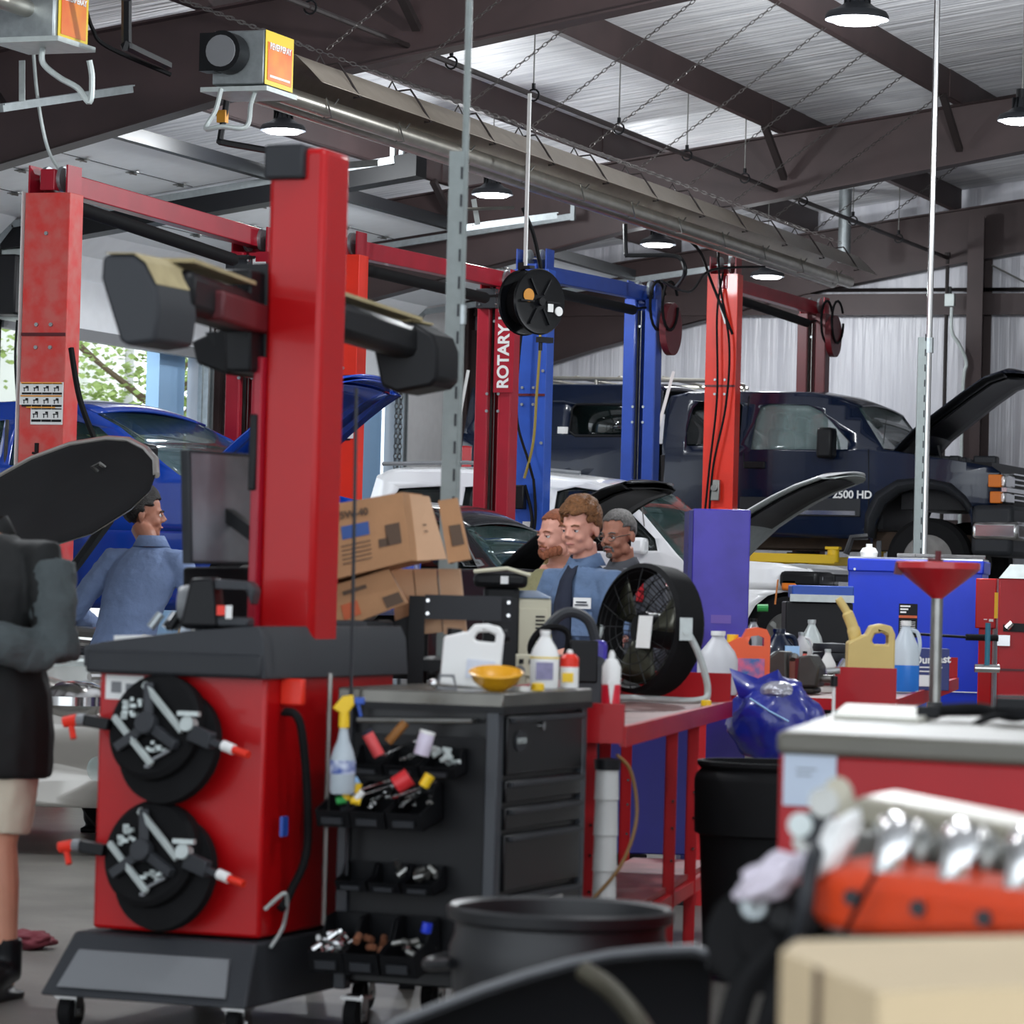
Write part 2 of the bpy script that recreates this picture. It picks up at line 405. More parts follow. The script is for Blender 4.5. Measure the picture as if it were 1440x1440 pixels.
# chain hoist on the jamb
def chain(b, p0, p1, L=.05, r=.0035, w=.012, sag=0):
    p0 = Vector(p0); p1 = Vector(p1); d = p1-p0; n = max(2, int(d.length/(L*.78))); dn = d.normalized()
    t = dn.cross(Vector((0,0,1)))
    if t.length < .05: t = Vector((1,0,0))
    t.normalize(); u = dn.cross(t)
    for i in range(n):
        c = p0+d*((i+.5)/n); c = c-Vector((0,0,sag*4*((i+.5)/n)*(1-(i+.5)/n)))
        s_ = t if i % 2 else u
        pts = [c+dn*(cos(a)*L*.5)+s_*(sin(a)*w) for a in [2*pi*j/8 for j in range(8)]]
        b.tube(pts, r, n=3, closed=True)
for y, lab in ((32.05, 'dark hand chain hanging beside the daylit doorway'), (36.4, 'hand chain hanging beside the far doorway')):
    b = MB(); chain(b, (XW+.12, y, 3.9), (XW+.12, y, .9), L=.07, w=.02, r=.007); chain(b, (XW+.12, y+.12, 3.9), (XW+.12, y+.12, .9), L=.07, w=.02, r=.007)
    tag(b.build('hand_chain', 'chain', smooth=0), lab, 'chain')
# door opener on the wall at far left
e = onX(22, 400, XW+.3)
r = T('door_opener', 'grey motor housing high on the wall left of the worn red post', 'door opener', (e.x, e.y, e.z))
b = MB(); b.box((0, .1, 0), (.25, .3, .62)); b.build('housing', 'galvlight', r, bevel=.01)
b = MB(); b.box((.05, -.22, -.03), (.3, .3, .52)); b.build('motor_cover', 'black', r, bevel=.02)
b = MB(); b.cyl((.12, .1, .16), (.15, .1, .16), .075, n=8); b.box((.14, .1, .16), (.03, .13, .015)); b.build('vent_disc', 'black', r)
b = MB(); b.tube(bez([(0, .05, -.3), (.02, 0, -.7), (.02, .12, -1.3)]), .012, n=6); b.tube(bez([(0, .15, -.3), (.02, .24, -.6), (.02, .14, -1.3)]), .012, n=6); b.build('cable', 'black', r)
# ------------------------------------------------------------------ outside, seen through the doors
b = MB(); b.box2((-60, -10, -.12), (-15.6, 80, -.02)); st(b.build('ground', mat('asphalt', 'c2c0ba', .8, noise=.15)))
b = MB(); b.box2((-15.8, 31.1, 0), (-15.66, 31.66, 4.2)); st(b.build('wall_outside', 'lightblue', smooth=0), 'pale blue outside pillar beside the doorway')
b = MB(); b.box2((-15.8, 35.9, 0), (-15.66, 36.65, 4.2)); st(b.build('wall_outside_far', 'lightblue', smooth=0), 'pale blue outside pillar of the far doorway')
r = T('building', 'bright white building wall outside beyond the open door', 'building', tuple(G(118, 50, 0)))
b = MB(); b.box((0, -4, 3.6), (1, 8, 7.2)); b.build('wall', 'white', r, smooth=0)
b = MB(); b.box((.0, .25, 3.6), (1.1, .12, 7.2)); b.build('corner_board', 'wallwhite', r, smooth=0)
def tree(loc, h, rad, lab, seed):
    rnd = random.Random(seed)
    r = T('tree', lab, 'tree', loc); b = MB()
    b.tube([(0,0,0), (.1,0,h*.4), (.3,.1,h*.7)], [.16, .12, .05]); ends = []
    for i in range(16):
        a = rnd.uniform(0, 6.3); z = h*rnd.uniform(.25, .7); e = Vector((cos(a)*rad*rnd.uniform(.4, .95), sin(a)*rad*rnd.uniform(.4, .95), z+rnd.uniform(.3, 1.6)))
        b.tube([(.1, 0, z), e*.5+Vector((0, 0, z*.5)), e], [.05, .03, .012], n=5); ends.append(e)
    b.build('trunk', mat('bark', '6b5a4a', .9), r)
    b = MB()
    for i in range(7000):
        e = rnd.choice(ends); c = e+Vector((rnd.gauss(0, .55), rnd.gauss(0, .55), rnd.gauss(0, .45)))
        q = Matrix.Rotation(rnd.uniform(0, 6), 3, 'Z') @ Matrix.Rotation(rnd.uniform(0, 3), 3, 'X'); s_ = rnd.uniform(.04, .085)
        b.add([c+q @ Vector(v)*s_ for v in ((-1, 0, 0), (0, -.6, .1), (1, 0, 0), (0, .6, .1))], [(0, 1, 2, 3)])
    b.build('foliage', mat('leaf', 'a3ba6c', .7, noise=.35, nscale=1.5), r, smooth=0)
tree(tuple(G(185, 47, 0)), 5.6, 2.1, 'leafy green tree outside the open door behind the blue car', 3)
tree(tuple(G(240, 58, 0)), 5.0, 1.8, 'paler tree partly hidden behind the nearer one outside', 5)
# ------------------------------------------------------------------ high bay lamps
def lampfix(loc, lab, pw=200):
    r = T('high_bay_lamp', lab, 'ceiling lamp', loc, group='round LED high bay lamps')
    zr = roofz(loc[0])-loc[2]
    b = MB(); b.lathe([(.05, .17), (.07, .10), (.11, .07), (.17, .045), (.185, .02), (.185, 0), (.165, -.005), (.165, 0), (0, .004)], n=28); b.build('reflector', 'darkgrey', r)
    b = MB(); b.lathe([(0, -.02), (.13, -.018), (.15, -.006), (.15, .002), (0, .003)], n=28); b.build('lens', 'led', r)
    b = MB(); b.cyl((0,0,.15), (0,0,.24), .05, n=14)
    for i in range(10): b.box((cos(i*.628)*.055, sin(i*.628)*.055, .13), (.05, .006, .09), i*.628)
    b.build('driver', 'black', r)
    b = MB(); b.cyl((0,0,.22), (0,0,max(.3, zr)), .006, n=6); b.build('hanger', 'steel', r)
    L = bpy.data.lights.new('lamp_light', 'POINT'); L.shadow_soft_size = .12; L.energy = pw*1.15; L.color = (.93, .97, 1.0)
    lo = bpy.data.objects.new('lamp_light', L); COL.objects.link(lo); lo.location = (loc[0], loc[1], loc[2]-.16)
    return r
lamps = [(P(1205, 28, 20.6), 'large bright round lamp near the top right, beside the thin pole'),
 (P(398, 184, 28.5), 'round lamp left of the tall red tower, under the heater tube'),
 (P(692, 274, 31.6), 'round lamp under the heater tube above the hose reel'),
 (P(925, 344, 36.0), 'round lamp above the blue lift crossbeam'),
 (P(1079, 389, 38.2), 'small farthest round lamp above the bright red post'),
 (P(1437, 170, 27.0), 'round lamp cut by the right edge of the photo')]
for (p, l), pw in zip(lamps, (420, 120, 120, 110, 55, 260)): lampfix(tuple(p), l, pw)
for i, p in enumerate([(-2.2, 9.5, 5.6), (2.5, 18, 5.6), (-7.6, 12.5, 5.2)]):
    L = bpy.data.lights.new('lamp_light', 'POINT'); L.shadow_soft_size = .12; L.energy = (200, 330, 380)[i]; L.color = (.93, .97, 1.0)
    lo = bpy.data.objects.new('lamp_light', L); COL.objects.link(lo); lo.location = p
# ------------------------------------------------------------------ two post lifts
LX = -10.5
def column(b, y, s, z0, z1, w=.30, d=.17):
    "C channel with its open side towards the middle of the bay; s=+1 opens to +y"
    t = .012; yb = y-s*d/2; yo = y+s*d/2
    b.box2((-w/2, yb-.006, z0), (w/2, yb+.006, z1))
    for sx in (-1, 1):
        b.box2((sx*w/2-t/2, min(yb, yo), z0), (sx*w/2+t/2, max(yb, yo), z1))
        b.box2((sx*w/2, yo-.006, z0), (sx*(w/2-.10), yo+.006, z1))
        b.box2((sx*(w/2-.10)-t/2, min(yo, yo-s*.05), z0), (sx*(w/2-.10)+t/2, max(yo, yo-s*.05), z1))
def lift(name, label, Y, zc, zf, m1, m2, zjoint, zcar, beam='liftcrimson', armm='black', LD=1.365, top_near=None, far_top=None):
    r = T(name, label, 'vehicle lift', (LX, Y, 0))
    for y, s, mm, zt in ((-LD, 1, m1, top_near or zc), (LD, -1, m2, far_top or zf)):
        b = MB(); column(b, y, s, 0, zt)
        if s > 0: b.box2((-.15, y-.091, 0), (.15, y-.083, zt))
        o = b.build('column', mm, r, smooth=0, bevel=.004)
        b = MB(); b.box((0, y-s*.093, zjoint), (.304, .006, .02)); b.build('extension_joint', 'liftmaroon', o, smooth=0)
        b = MB()
        for x in (-.05, .05):
            for z in (zjoint+.06, zjoint-.08): b.cyl((x, y-.1, z), (x, y-.085, z), .013, n=6)
        for z in (zt-.25,): b.cyl((0, y-.1, z), (0, y-.085, z), .013, n=6)
        b.build('bolt', 'galv', o)
        b = MB(); b.cyl((.02*s, y, .1), (.02*s, y, zt-.1), .006, n=6); b.cyl((-.05, y, .1), (-.05, y, zt-.1), .014, n=6); b.build('lift_cable', 'steel', o)
        b = MB(); b.box((0, y, .012), (.5, .45, .024)); b.build('base_plate', mm, r, smooth=0)
        b = MB(); b.box((0, y+s*.05, zcar), (.2, .2, .7)); b.box((0, y+s*.15, zcar-.28), (.36, .12, .14)); b.build('carriage', 'black', r, bevel=.01)
        for sx in (-1, 1):
            b = MB(); a0 = Vector((sx*.1, y+s*.2, zcar-.3)); a1 = Vector((sx*.95, y+s*.72, zcar-.3))
            b.bar(a0, a1, .12, .09); b.cyl(a1-Vector((0,0,.03)), a1+Vector((0,0,.1)), .06, n=12); b.box((a1.x, a1.y, a1.z+.11), (.14, .12, .03))
            b.build('lift_arm', armm, r, bevel=.006)
    b = MB(); b.bar((0, -LD-.1, zc+.06), (0, LD+.1, zf+.06), .10, .13); o = b.build('overhead_beam', beam, r, smooth=0, bevel=.006)
    b = MB(); b.cyl((.05, -LD+.15, zc-.08), (.05, LD-.45, zf-.13), .045, n=12); b.cyl((.05, LD-.45, zf-.12), (.05, LD-.1, zf-.08), .012, n=6); b.build('padded_shutoff_bar', 'rubber', r)
    for y, s, zt in ((-LD, 1, top_near or zc), (LD, -1, far_top or zf)):
        b = MB()
        for x in (-.13, .13): b.box2((x-.006, y-.09, zt), (x+.006, y+.09, zt+.17))
        b.box2((-.13, y+.08, zt), (.13, y+.09, zt+.12)); o = b.build('pulley_box', beam, r, smooth=0)
        for x in (-.05, .06):
            p = MB(); p.cyl((x-.012, y, zt+.09), (x+.012, y, zt+.09), .08, n=18); p.build('pulley', 'galv', o)
        p = MB(); p.cyl((-.13, y, zt+.09), (.13, y, zt+.09), .012, n=6); p.build('axle', 'chrome', o)
    return r
A = lift('two_post_lift', 'worn red two post lift at far left holding the bright blue car', 20.81, 3.76, 3.70, 'liftredworn', 'liftcrimson', 2.87, 1.1, top_near=3.74, far_top=3.66, LD=1.45)
B = lift('two_post_lift', 'red two post lift whose dark red post reads ROTARY LIFT in full', 25.37, 3.79, 3.84, 'liftorange', 'liftcrimson', 2.9, .75, far_top=3.80, LD=1.57)
Cb = lift('two_post_lift', 'blue two post lift in front of the dark camper shell', 29.15, 3.97, 4.04, 'liftblue', 'liftbluedark', 3.0, .9, beam='liftbluedark', top_near=4.05, LD=1.41)
D = lift('two_post_lift', 'bright red two post lift holding the dark blue pickup, yellow arms', 34.54, 4.35, 4.36, 'liftorange', 'liftmaroon', 3.4, 2.05, armm='yellow', top_near=4.49, LD=1.56)
# black control heads and lettered plates on the far posts
for L, LD, pz in ((A, 1.45, 3.22), (B, 1.57, 3.40)):
    b = MB(); b.box((-.05, LD-.13, pz+.33), (.17, .1, .16)); o = b.build('limit_switch_box', 'darkgrey', L, bevel=.005)
    b = MB()
    for x in (-.1, .04):
        for z in (pz+.28, pz+.37): b.cyl((x, LD-.19, z), (x, LD-.178, z), .009, n=6)
    b.build('screw', 'chrome', o)
    b = MB(); b.box((.095, LD-.10, pz), (.17, .02, .86)); o = b.build('name_plate', 'liftcrimson', L, smooth=0)
    o['label'] = 'crimson plate with white lettering ROTARY LIFT'
    text('ROTARY LIFT', .135, 'white', o, frame((.095, LD-.112, pz+.0), (0, 0, 1), (-1, 0, 0)), bold=.004, sp=.98)
LD = 1.45
# worn post: safety tape and instruction decals
b = MB(); b.box((-.172, -LD, 2.9), (.004, .2, 1.7)); b.build('warning_tape', 'white', A, smooth=0)
b = MB()
zd = onY(70, 542, 19.6).z
o = MB().box((-.0, -LD-.095, zd-.07), (.30, .004, .14)).box((.04, -LD-.095, zd-.2), (.22, .004, .12)).build('instruction_decal', 'white', A, smooth=0)
def pict(parent, x0, y, z0, nx, nz, w, h):
    b = MB()
    for i in range(nx):
        for j in range(nz):
            x = x0+i*w; z = z0-j*h
            b.box((x, y, z+h*.40), (w*.94, .003, h*.07)); b.box((x, y, z-h*.40), (w*.94, .003, h*.16))
            b.box((x-w*.1, y, z+.004), (w*.5, .003, h*.07)); b.box((x-w*.25, y, z-.006), (w*.07, .003, h*.3)); b.box((x+w*.12, y, z-.002), (w*.07, .003, h*.34)); b.box((x+w*.02, y, z+h*.16), (w*.25, .003, h*.12))
    b.build('pictograms', 'black', parent, smooth=0)
pict(o, -.10, -LD-.099, zd-.04, 4, 2, .07, .075); pict(o, -.03, -LD-.099, zd-.2, 3, 1, .07, .09)
b = MB()
for z in (zd-.005, zd-.085, zd-.155): b.box((0, -LD-.102, z), (.28 if z > zd-.1 else .2, .003, .008))
b.build('orange_stripe', mat('orangeink', 'e79a2e', .5), o, smooth=0)
b = MB(); b.box((-.02, -LD-.099, onY(60, 633, 19.6).z), (.02, .02, .06)); b.tube([(-.02, -LD-.15, 2.14), (.03, -LD-.16, 2.13), (.05, -LD-.15, 2.10)], .008); b.build('release_latch', 'black', A)
LD = 1.57
# decals on second lift post, hidden mostly by the tower
b = MB(); zz = onY(500, 600, 24.2).z; b.box((.02, -LD-.095, zz), (.26, .004, .22)); o = b.build('instruction_decal', 'white', B, smooth=0); pict(o, -.06, -LD-.099, zz+.05, 3, 3, .075, .07)
LD = 1.41
# blue lift fittings
b = MB(); zz = onY(740, 700, 27.74).z; b.box((-.02, -LD-.17, zz), (.10, .09, .2)); o = b.build('release_lever', 'black', Cb, bevel=.01)
b = MB(); b.cyl((-.05, -LD-.2, zz-.02), (-.13, -LD-.24, zz-.12), .008, n=6); b.build('rod', 'chrome', o); b = MB(); b.ball((-.135, -LD-.245, zz-.13), .022); b.build('knob', 'liftcrimson', o)
b = MB()
for x in (-.1, -.02): b.cyl((x, -LD-.2, zz+.06), (x, -LD-.13, zz+.06), .02, n=8); b.cyl((x, -LD-.2, zz-.05), (x, -LD-.13, zz-.05), .02, n=8)
b.build('fitting', 'chrome', o)
for z in (zz-.24, zz-.36): MB().box((.03, -LD-.095, z), (.09, .004, .08)).build('decal', 'white', Cb, smooth=0)
b = MB()
b.tube(bez([(0, -LD-.16, 3.9), (-.05, -LD-.19, 3.3), (-.05, -LD-.2, 2.8), (.06, -LD-.2, 2.45), (.1, -LD-.18, 2.3)]), .012, n=6); b.build('hydraulic_hose', 'rubber', Cb)
b = MB(); b.tube(bez([(.08, -LD-.16, 4.0), (.13, -LD-.18, 3.5), (.12, -LD-.2, 3.0), (.1, -LD-.2, 2.6), (.03, -LD-.2, 2.3)]), .012, n=6); b.build('hydraulic_hose', mat('hoseyellow', '8a7a34', .5), Cb)
b = MB(); b.tube(bez([(.02, -LD-.16, zz+.1), (.1, -LD-.18, zz-.2), (.02, -LD-.2, zz-.45), (-.18, -LD-.16, zz-.5), (-.32, -LD, zz-.45)]), .014, n=6); b.build('hydraulic_hose', 'rubber', Cb)
b = MB(); b.tube(bez([(.1, -LD-.17, 2.3), (.13, -LD-.18, 2.0), (.1, -LD-.16, 1.75)]), .012, n=6); b.build('hydraulic_hose', 'rubber', Cb)
b = MB()
for z in (3.75, 3.2, 2.6): 
    for x in (-.13, .13): b.cyl((x, -LD-.1, z), (x, -LD-.085, z), .014, n=6)
b.build('bolt', 'galv', Cb)
LD = 1.56
# bright red post hoses and latch
b = MB(); b.tube(bez([(.02, -LD-.14, 4.5), (-.02, -LD-.17, 4.1), (.0, -LD-.17, 3.3), (-.06, -LD-.17, 2.6), (-.11, -LD-.15, 2.05)]), .011, n=6); b.build('air_hose', 'rubber', D)
b = MB(); b.tube(bez([(-.05, -LD-.14, 5.0), (.0, -LD-.17, 4.4), (.11, -LD-.17, 3.8), (.09, -LD-.17, 3.2), (-.02, -LD-.18, 2.6), (-.06, -LD-.15, 2.0)]), .012, n=6); b.build('air_hose', 'rubber', D)
b = MB(); zz = onY(1008, 690, 32.98).z; b.box((.0, -LD-.15, zz), (.09, .05, .2)); b.cyl((0, -LD-.2, zz+.02), (0, -LD-.15, zz+.02), .035, n=10); b.build('latch', 'steel', D, bevel=.005)
b = MB(); b.bar((.0, -LD-.14, 4.2), (.07, -LD-.16, 4.0), .03, .02); b.build('latch_rod', 'white', D)
# hoops of hose on top of the far posts
for L, zt, mm, LD in ((Cb, 4.03, 'rubber', 1.41), (D, 4.32, 'rubber', 1.56)):
    for i in range(2):
        b = MB(); b.tube(arc((.17+i*.1, LD-.1+i*.05, zt-.05), .22, 30, 360, 16, 'yz'), .014, n=6); b.build('hose_loop', mm, L)
b = MB(); b.cyl((.2, LD-.05, 3.78), (.26, LD-.05, 3.78), .24, n=24); b.build('hose_reel_disc', 'liftmaroon', Cb)
b = MB(); b.cyl((.2, LD-.05, 4.12), (.26, LD-.05, 4.12), .22, n=24); b.build('hose_reel_disc', 'liftmaroon', D)
# gooseneck pipe over the worn post
def pxtube(pts, r, n=6, seg=8):
    return MB().tube(bez([P(*p) for p in pts], seg), r, n=n)
tag(pxtube([(45, 40, 22.3), (52, 130, 22.2), (66, 205, 22.2), (84, 240, 22.1)], .012).build('air_line', 'galvlight'), 'pale air line hanging down to the worn red post', 'hose')
tag(pxtube([(100, 490, 21.4), (112, 560, 21.3), (133, 618, 21.3)], .02).build('air_line', 'rubber'), 'black hose hanging in front of the blue car roof', 'hose')
# ------------------------------------------------------------------ radiant tube heater
def heater():
    X, z, y0, y1 = -9.6, 4.62, 20.5, 34.4
    r = T('tube_heater', 'long grey radiant tube heater hung on chains under the roof', 'heater', (X, y0, z))
    L = y1-y0
    b = MB(); b.cyl((-.03, .2, -.09), (-.03, L-.1, -.09), .06, n=18); b.build('emitter_tube', 'alu', r)
    b = MB(); b.cyl((-.2, .2, -.09), (-.2, L-.1, -.09), .06, n=18); b.build('return_tube', 'alu', r)
    prof = [(-.36, .0), (-.30, .06), (-.2, .15), (.04, .17), (.13, .09), (.23, -.01), (.24, -.015)]
    b = MB(); rows = [[(x, y, zz) for x, zz in prof] for y in (.3, L*.33, L*.66, L)]
    b.grid(rows); o = b.build('reflector', mat('tanmetal', 'a0968a', .38, .35, noise=.1), r, solid=.004, smooth=20)
    for i in range(11):
        y = .9+i*(L-1.6)/10
        b = MB(); b.tube([(-.34, y, -.05), (-.3, y, .08), (-.2, y, .21), (-.1, y, .19), (-.06, y, .26), (-.02, y, .19), (.08, y, .2), (.16, y, .09), (.24, y, -.03), (.19, y, -.03)], .008, n=5); b.build('hanger_wire', 'steeldark', r)
        b = MB(); b.tube([(.04, y-.1, -.04), (.04, y, -.16), (-.03, y+.02, -.16), (.04, y+.1, -.02)], .006, n=5); b.build('tube_clip', 'steel', r)
    return r
H = heater()
b = MB(); b.box((0, .12, 0), (.36, .42, .34)); o = b.build('burner_box', 'galv', H, bevel=.01, loc=(-.06, -.25, .06))
b = MB(); b.box((-.02, .12, -.20), (.46, .46, .03)); b.build('bottom_tray', 'galvlight', o, smooth=0)
plate('label_yellow', [(.185, -.09, -.17), (.185, .33, -.17), (.185, .33, .17), (.185, -.09, .17)], mat('labyellow', 'e8c81e', .4), o)
plate('label_orange', [(.189, -.06, -.14), (.189, .30, -.14), (.189, .30, .10), (.189, -.06, .10)], mat('laborange', 'e0541e', .4, col2='e88a24', nscale=3), o)
text('REVERBERAY', .055, 'white', o, frame((.194, .12, .075), (0, 1, 0), (0, 0, 1)), bold=.002)
plate('label_line', [(.192, -.03, -.12), (.192, .27, -.12), (.192, .27, -.105), (.192, -.03, -.105)], 'white', o)
b = MB(); b.cyl((-.05, -.1, .02), (-.05, -.24, .02), .13, n=22); b.box((-.16, -.16, .02), (.1, .12, .24)); b.build('blower', 'black', o)
b = MB(); b.lathe([(.045, 0), (.1, 0), (.1, .012), (.045, .012)], n=20, X=Matrix.Translation((-.05, -.24, .02)) @ Matrix.Rotation(pi/2, 4, 'X')); b.build('blower_ring', 'midgrey', o)
b = MB(); b.tube(bez([(-.1, -.12, -.2), (-.12, -.15, -.34), (-.16, -.2, -.46), (-.05, -.2, -.45), (.1, -.16, -.45), (.1, -.1, -.3), (.08, 0, -.2)], 6), .016, n=8); b.build('gas_hose', 'galvlight', o)
# second burner, facing the other way
r = T('heater_burner', 'second heater burner box with yellow and orange label, top left corner', 'heater', tuple(P(62, 20, 20.6)))
b = MB(); b.box((0, 0, .0), (.36, .42, .34)); b.build('burner_box', 'galv', r, bevel=.01)
b = MB(); b.box((.0, 0, -.18), (.44, .46, .03)); b.build('bottom_tray', 'galvlight', r, smooth=0)
plate('label_yellow', [(.185, -.17, -.17), (.185, .19, -.17), (.185, .19, .17), (.185, -.17, .17)], 'labyellow', r) if 0 else None
M['labyellow'] = _mats['labyellow']; M['laborange'] = _mats['laborange']
plate('label_yellow', [(.185, -.17, -.17), (.185, .19, -.17), (.185, .19, .17), (.185, -.17, .17)], 'labyellow', r)
plate('label_orange', [(.189, -.14, -.14), (.189, .16, -.14), (.189, .16, .10), (.189, -.14, .10)], 'laborange', r)
text('REVERBERAY', .05, 'white', r, frame((.194, .01, .075), (0, 1, 0), (0, 0, 1)), bold=.002)
b = MB(); b.cyl((.0, .2, .02), (.0, .34, .02), .09, n=18); b.build('blower', 'black', r)
b = MB(); b.cyl((0, -.2, 0), (0, -4, 0), .052, n=16); b.build('emitter_tube', 'alu', r)
b = MB(); b.tube(bez([(0, 0, -.18), (0, 0, -.28), (.08, .05, -.36), (.18, .1, -.42), (.25, .12, -.5), (.26, .12, -.36), (.25, .1, -.26)], 6), .018, n=8); b.build('gas_hose', 'galvlight', r)
# chains from purlins down to the heater and hangers of the gas pipe
b0 = [(y, i) for i, y in enumerate([21.3+1.28*k for k in range(11)])]
for y, i in b0:
    b = MB(); chain(b, (-9.66, y, 4.9), (-11.28, y-.2, roofz(-11.3)-.25), L=.055)
    tag(b.build('heater_chain', 'chain', smooth=0), 'thin link chain from heater up to the roof purlin on its far side', 'chain', 'heater chains on the far side')
    b = MB(); chain(b, (-9.56, y, 4.9), (-7.96, y-.2, roofz(-7.96)-.25), L=.055)
    tag(b.build('heater_chain', 'chain', smooth=0), 'thin link chain slanting from heater up to the purlin on its near side', 'chain', 'heater chains on the near side')
r = T('gas_pipe', 'long thin dark gas pipe running under the roof to the far wall', 'pipe', (-9.74, 16, 5.2))
b = MB(); b.tube([(0, 0, 0), (0, 22.75, 0)], .022, n=8); b.cyl((0, 22.75, .0), (0, 22.75, .06), .035, n=8); b.tube([(0, 22.75, .03), (0, 22.75, -3.4)], .022, n=8); b.build('run', 'steeldark', r)
b = MB(); b.tube([(-4, 22.8, -.35), (0, 22.8, -.35)], .02, n=8); b.tube([(0, 22.8, -.35), (3.5, 22.8, -.35)], .02, n=8); b.build('branch', 'steeldark', r)
for i, y in enumerate([19.6, 21.4, 23.9, 25.6, 27.6, 29.4, 31.1, 33.0, 34.8, 36.6]):
    r = T('pipe_hanger', 'threaded rod with clevis loop holding the gas pipe', 'pipe hanger', (-9.74, y, 5.2), group='gas pipe hangers')
    b = MB(); b.cyl((0, 0, .06), (0, 0, roofz(-9.74)-5.2-.2), .006, n=6); b.build('rod', 'steel', r)
    b = MB(); b.tube(arc((0, 0, .0), .045, 0, 360, 12), .008, n=5, closed=False); b.cyl((0, 0, .05), (0, 0, .09), .016, n=6); b.build('clevis', 'black', r)
# flue, conduit box on wall, hanging electrical things
f = P(1188, 318, 39.0); tag(MB().cyl((f.x, f.y, f.z-.40), (f.x, f.y, roofz(f.x)), .07, n=20).build('exhaust_flue', 'galv'), 'short galvanised flue pipe going through the roof', 'pipe')
e = onY(1336, 422, 38.4)
r = T('junction_box', 'grey junction box with bent conduit on the far wall girt', 'electrical box', tuple(e))
MB().box((0, 0, 0), (.11, .07, .14)).build('box', 'galvlight', r, bevel=.006)
MB().tube(bez([(.02, 0, -.08), (.03, 0, -.35), (.12, 0, -.5), (.2, 0, -.7), (.17, 0, -1.0), (.17, 0, -2.6)]), .02).build('conduit', 'galvlight', r)
MB().box((.0, 0, .1), (.03, .03, .1)).build('nipple', 'black', r)
def dropcurve(name, pts, rad, m, lab, cat): return tag(pxtube(pts, rad).build(name, m), lab, cat)
dropcurve('gas_drop', [(321, 130, 23), (316, 160, 23), (310, 195, 23), (312, 200, 23), (350, 207, 23.2), (385, 213, 23.4)], .022, 'black', 'black angled gas drop pipe below the heater burner', 'pipe')
MBv = MB(); MBv.box(P(313, 164, 23), (.06, .05, .08)); tag(MBv.build('gas_valve', mat('brass', 'c0852a', .4, .5)), 'small brass gas valve on the black drop pipe', 'valve')
dropcurve('gas_drop', [(178, 0, 20.5), (178, 60, 20.6), (182, 66, 20.6), (236, 92, 21.2)], .03, 'black', 'dark pipe joining the burner box from above', 'pipe')
dropcurve('gas_drop', [(879, 315, 31), (880, 355, 31), (884, 359, 31), (940, 359, 31), (958, 365, 31), (963, 385, 31), (950, 405, 31.5)], .02, 'black', 'black pipe drop with hose above the blue lift crossbeam', 'pipe')
dropcurve('gas_drop', [(645, 258, 27), (648, 292, 27), (655, 294, 27), (722, 292, 27.4)], .014, 'steel', 'thin pipe elbow beside the middle lamp', 'pipe')
dropcurve('conduit', [(930, 395, 30), (970, 410, 31), (1000, 380, 32), (1075, 375, 33)], .012, 'black', 'black cable looping behind the blue post top', 'cable')
dropcurve('cable', [(960, 330, 31.5), (985, 355, 32), (1000, 395, 33), (1030, 470, 33)], .014, 'rubber', 'black hose sagging toward the bright red post', 'hose')
dropcurve('cable', [(120, 10, 20.8), (130, 40, 20.9), (150, 65, 21), (240, 105, 21.2)], .014, 'rubber', 'black cable between the two heater burners', 'cable')
# galvanised struts hanging ends near the doors
for i, (a, c) in enumerate([((0, 152, 21.6), (183, 125, 22.6)), ((640, 322, 27.2), (780, 303, 28)), ((400, 240, 26), (528, 229, 26.6))]):
    b = MB(); b.bar(P(*a), P(*c), .05, .05); b.bar(P(*a)+Vector((0,0,.02)), P(*c)+Vector((0,0,.02)), .08, .008)
    tag(b.build('strut_rail', 'galv', smooth=0), ['galvanised rail end at the upper left edge', 'galvanised rail end above the hose reel', 'galvanised rail end left of the middle lamp'][i], 'rail')
for i, (px, y0, y1, Z) in enumerate([(31, 85, 142, 21.6), (666, 280, 316, 27.3)]):
    b = MB(); b.bar(P(px, y0, Z), P(px+ (6 if i else 0), y1, Z), .04, .006, up=(0, 1, 0)); tag(b.build('perforated_strap', 'galvlight', smooth=0), ['perforated metal strap holding the upper left rail', 'perforated metal strap beside the middle lamp'][i], 'strap')
# black hose reel hanging by the blue post
c = P(747, 425, 26.2)
r = T('hose_reel', 'large black hose reel hanging left of the blue post', 'hose reel', tuple(c), YAW+radians(40))
for y in (-.09, .09):
    b = MB(); b.lathe([(0, -.008), (.20, -.008), (.235, -.014), (.245, 0), (.235, .014), (.2, .008), (0, .008)], n=36, X=Matrix.Translation((0, y, 0)) @ Matrix.Rotation(pi/2, 4, 'X')); o = b.build('flange', 'blackgloss', r)
    if y < 0:
        b = MB()
        for a in range(6): b.bar((.06*cos(a*1.047), y-.012, .06*sin(a*1.047)), (.19*cos(a*1.047), y-.012, .19*sin(a*1.047)), .02, .012)
        b.build('rib', 'black', o)
        b = MB(); b.cyl((-.11, y-.014, .04), (-.11, y-.01, .04), .05, n=18); b.build('orange_sticker', mat('stkorange', 'c8862a', .5), o)
        b = MB(); b.cyl((.18, y-.02, -.06), (.18, y-.01, -.06), .035, n=16); b.build('round_sticker', 'white', o)
        b = MB(); b.box((.1, y-.014, -.04), (.05, .006, .06)); b.build('paper_sticker', 'white', o)
b = MB(); b.cyl((0, -.09, 0), (0, .09, 0), .17, n=28); b.build('hose_coil', 'rubber', r)
b = MB(); b.cyl((0, -.13, 0), (0, .12, 0), .03, n=12); b.bar((0, .12, 0), (0, .12, .3), .06, .02); b.bar((0, .0, .26), (0, .12, .26), .05, .02); b.build('bracket', 'black', r)
b = MB(); b.bar((0, .08, .27), (0, .08, 1.55), .035, .01); b.build('strap', 'white', r)
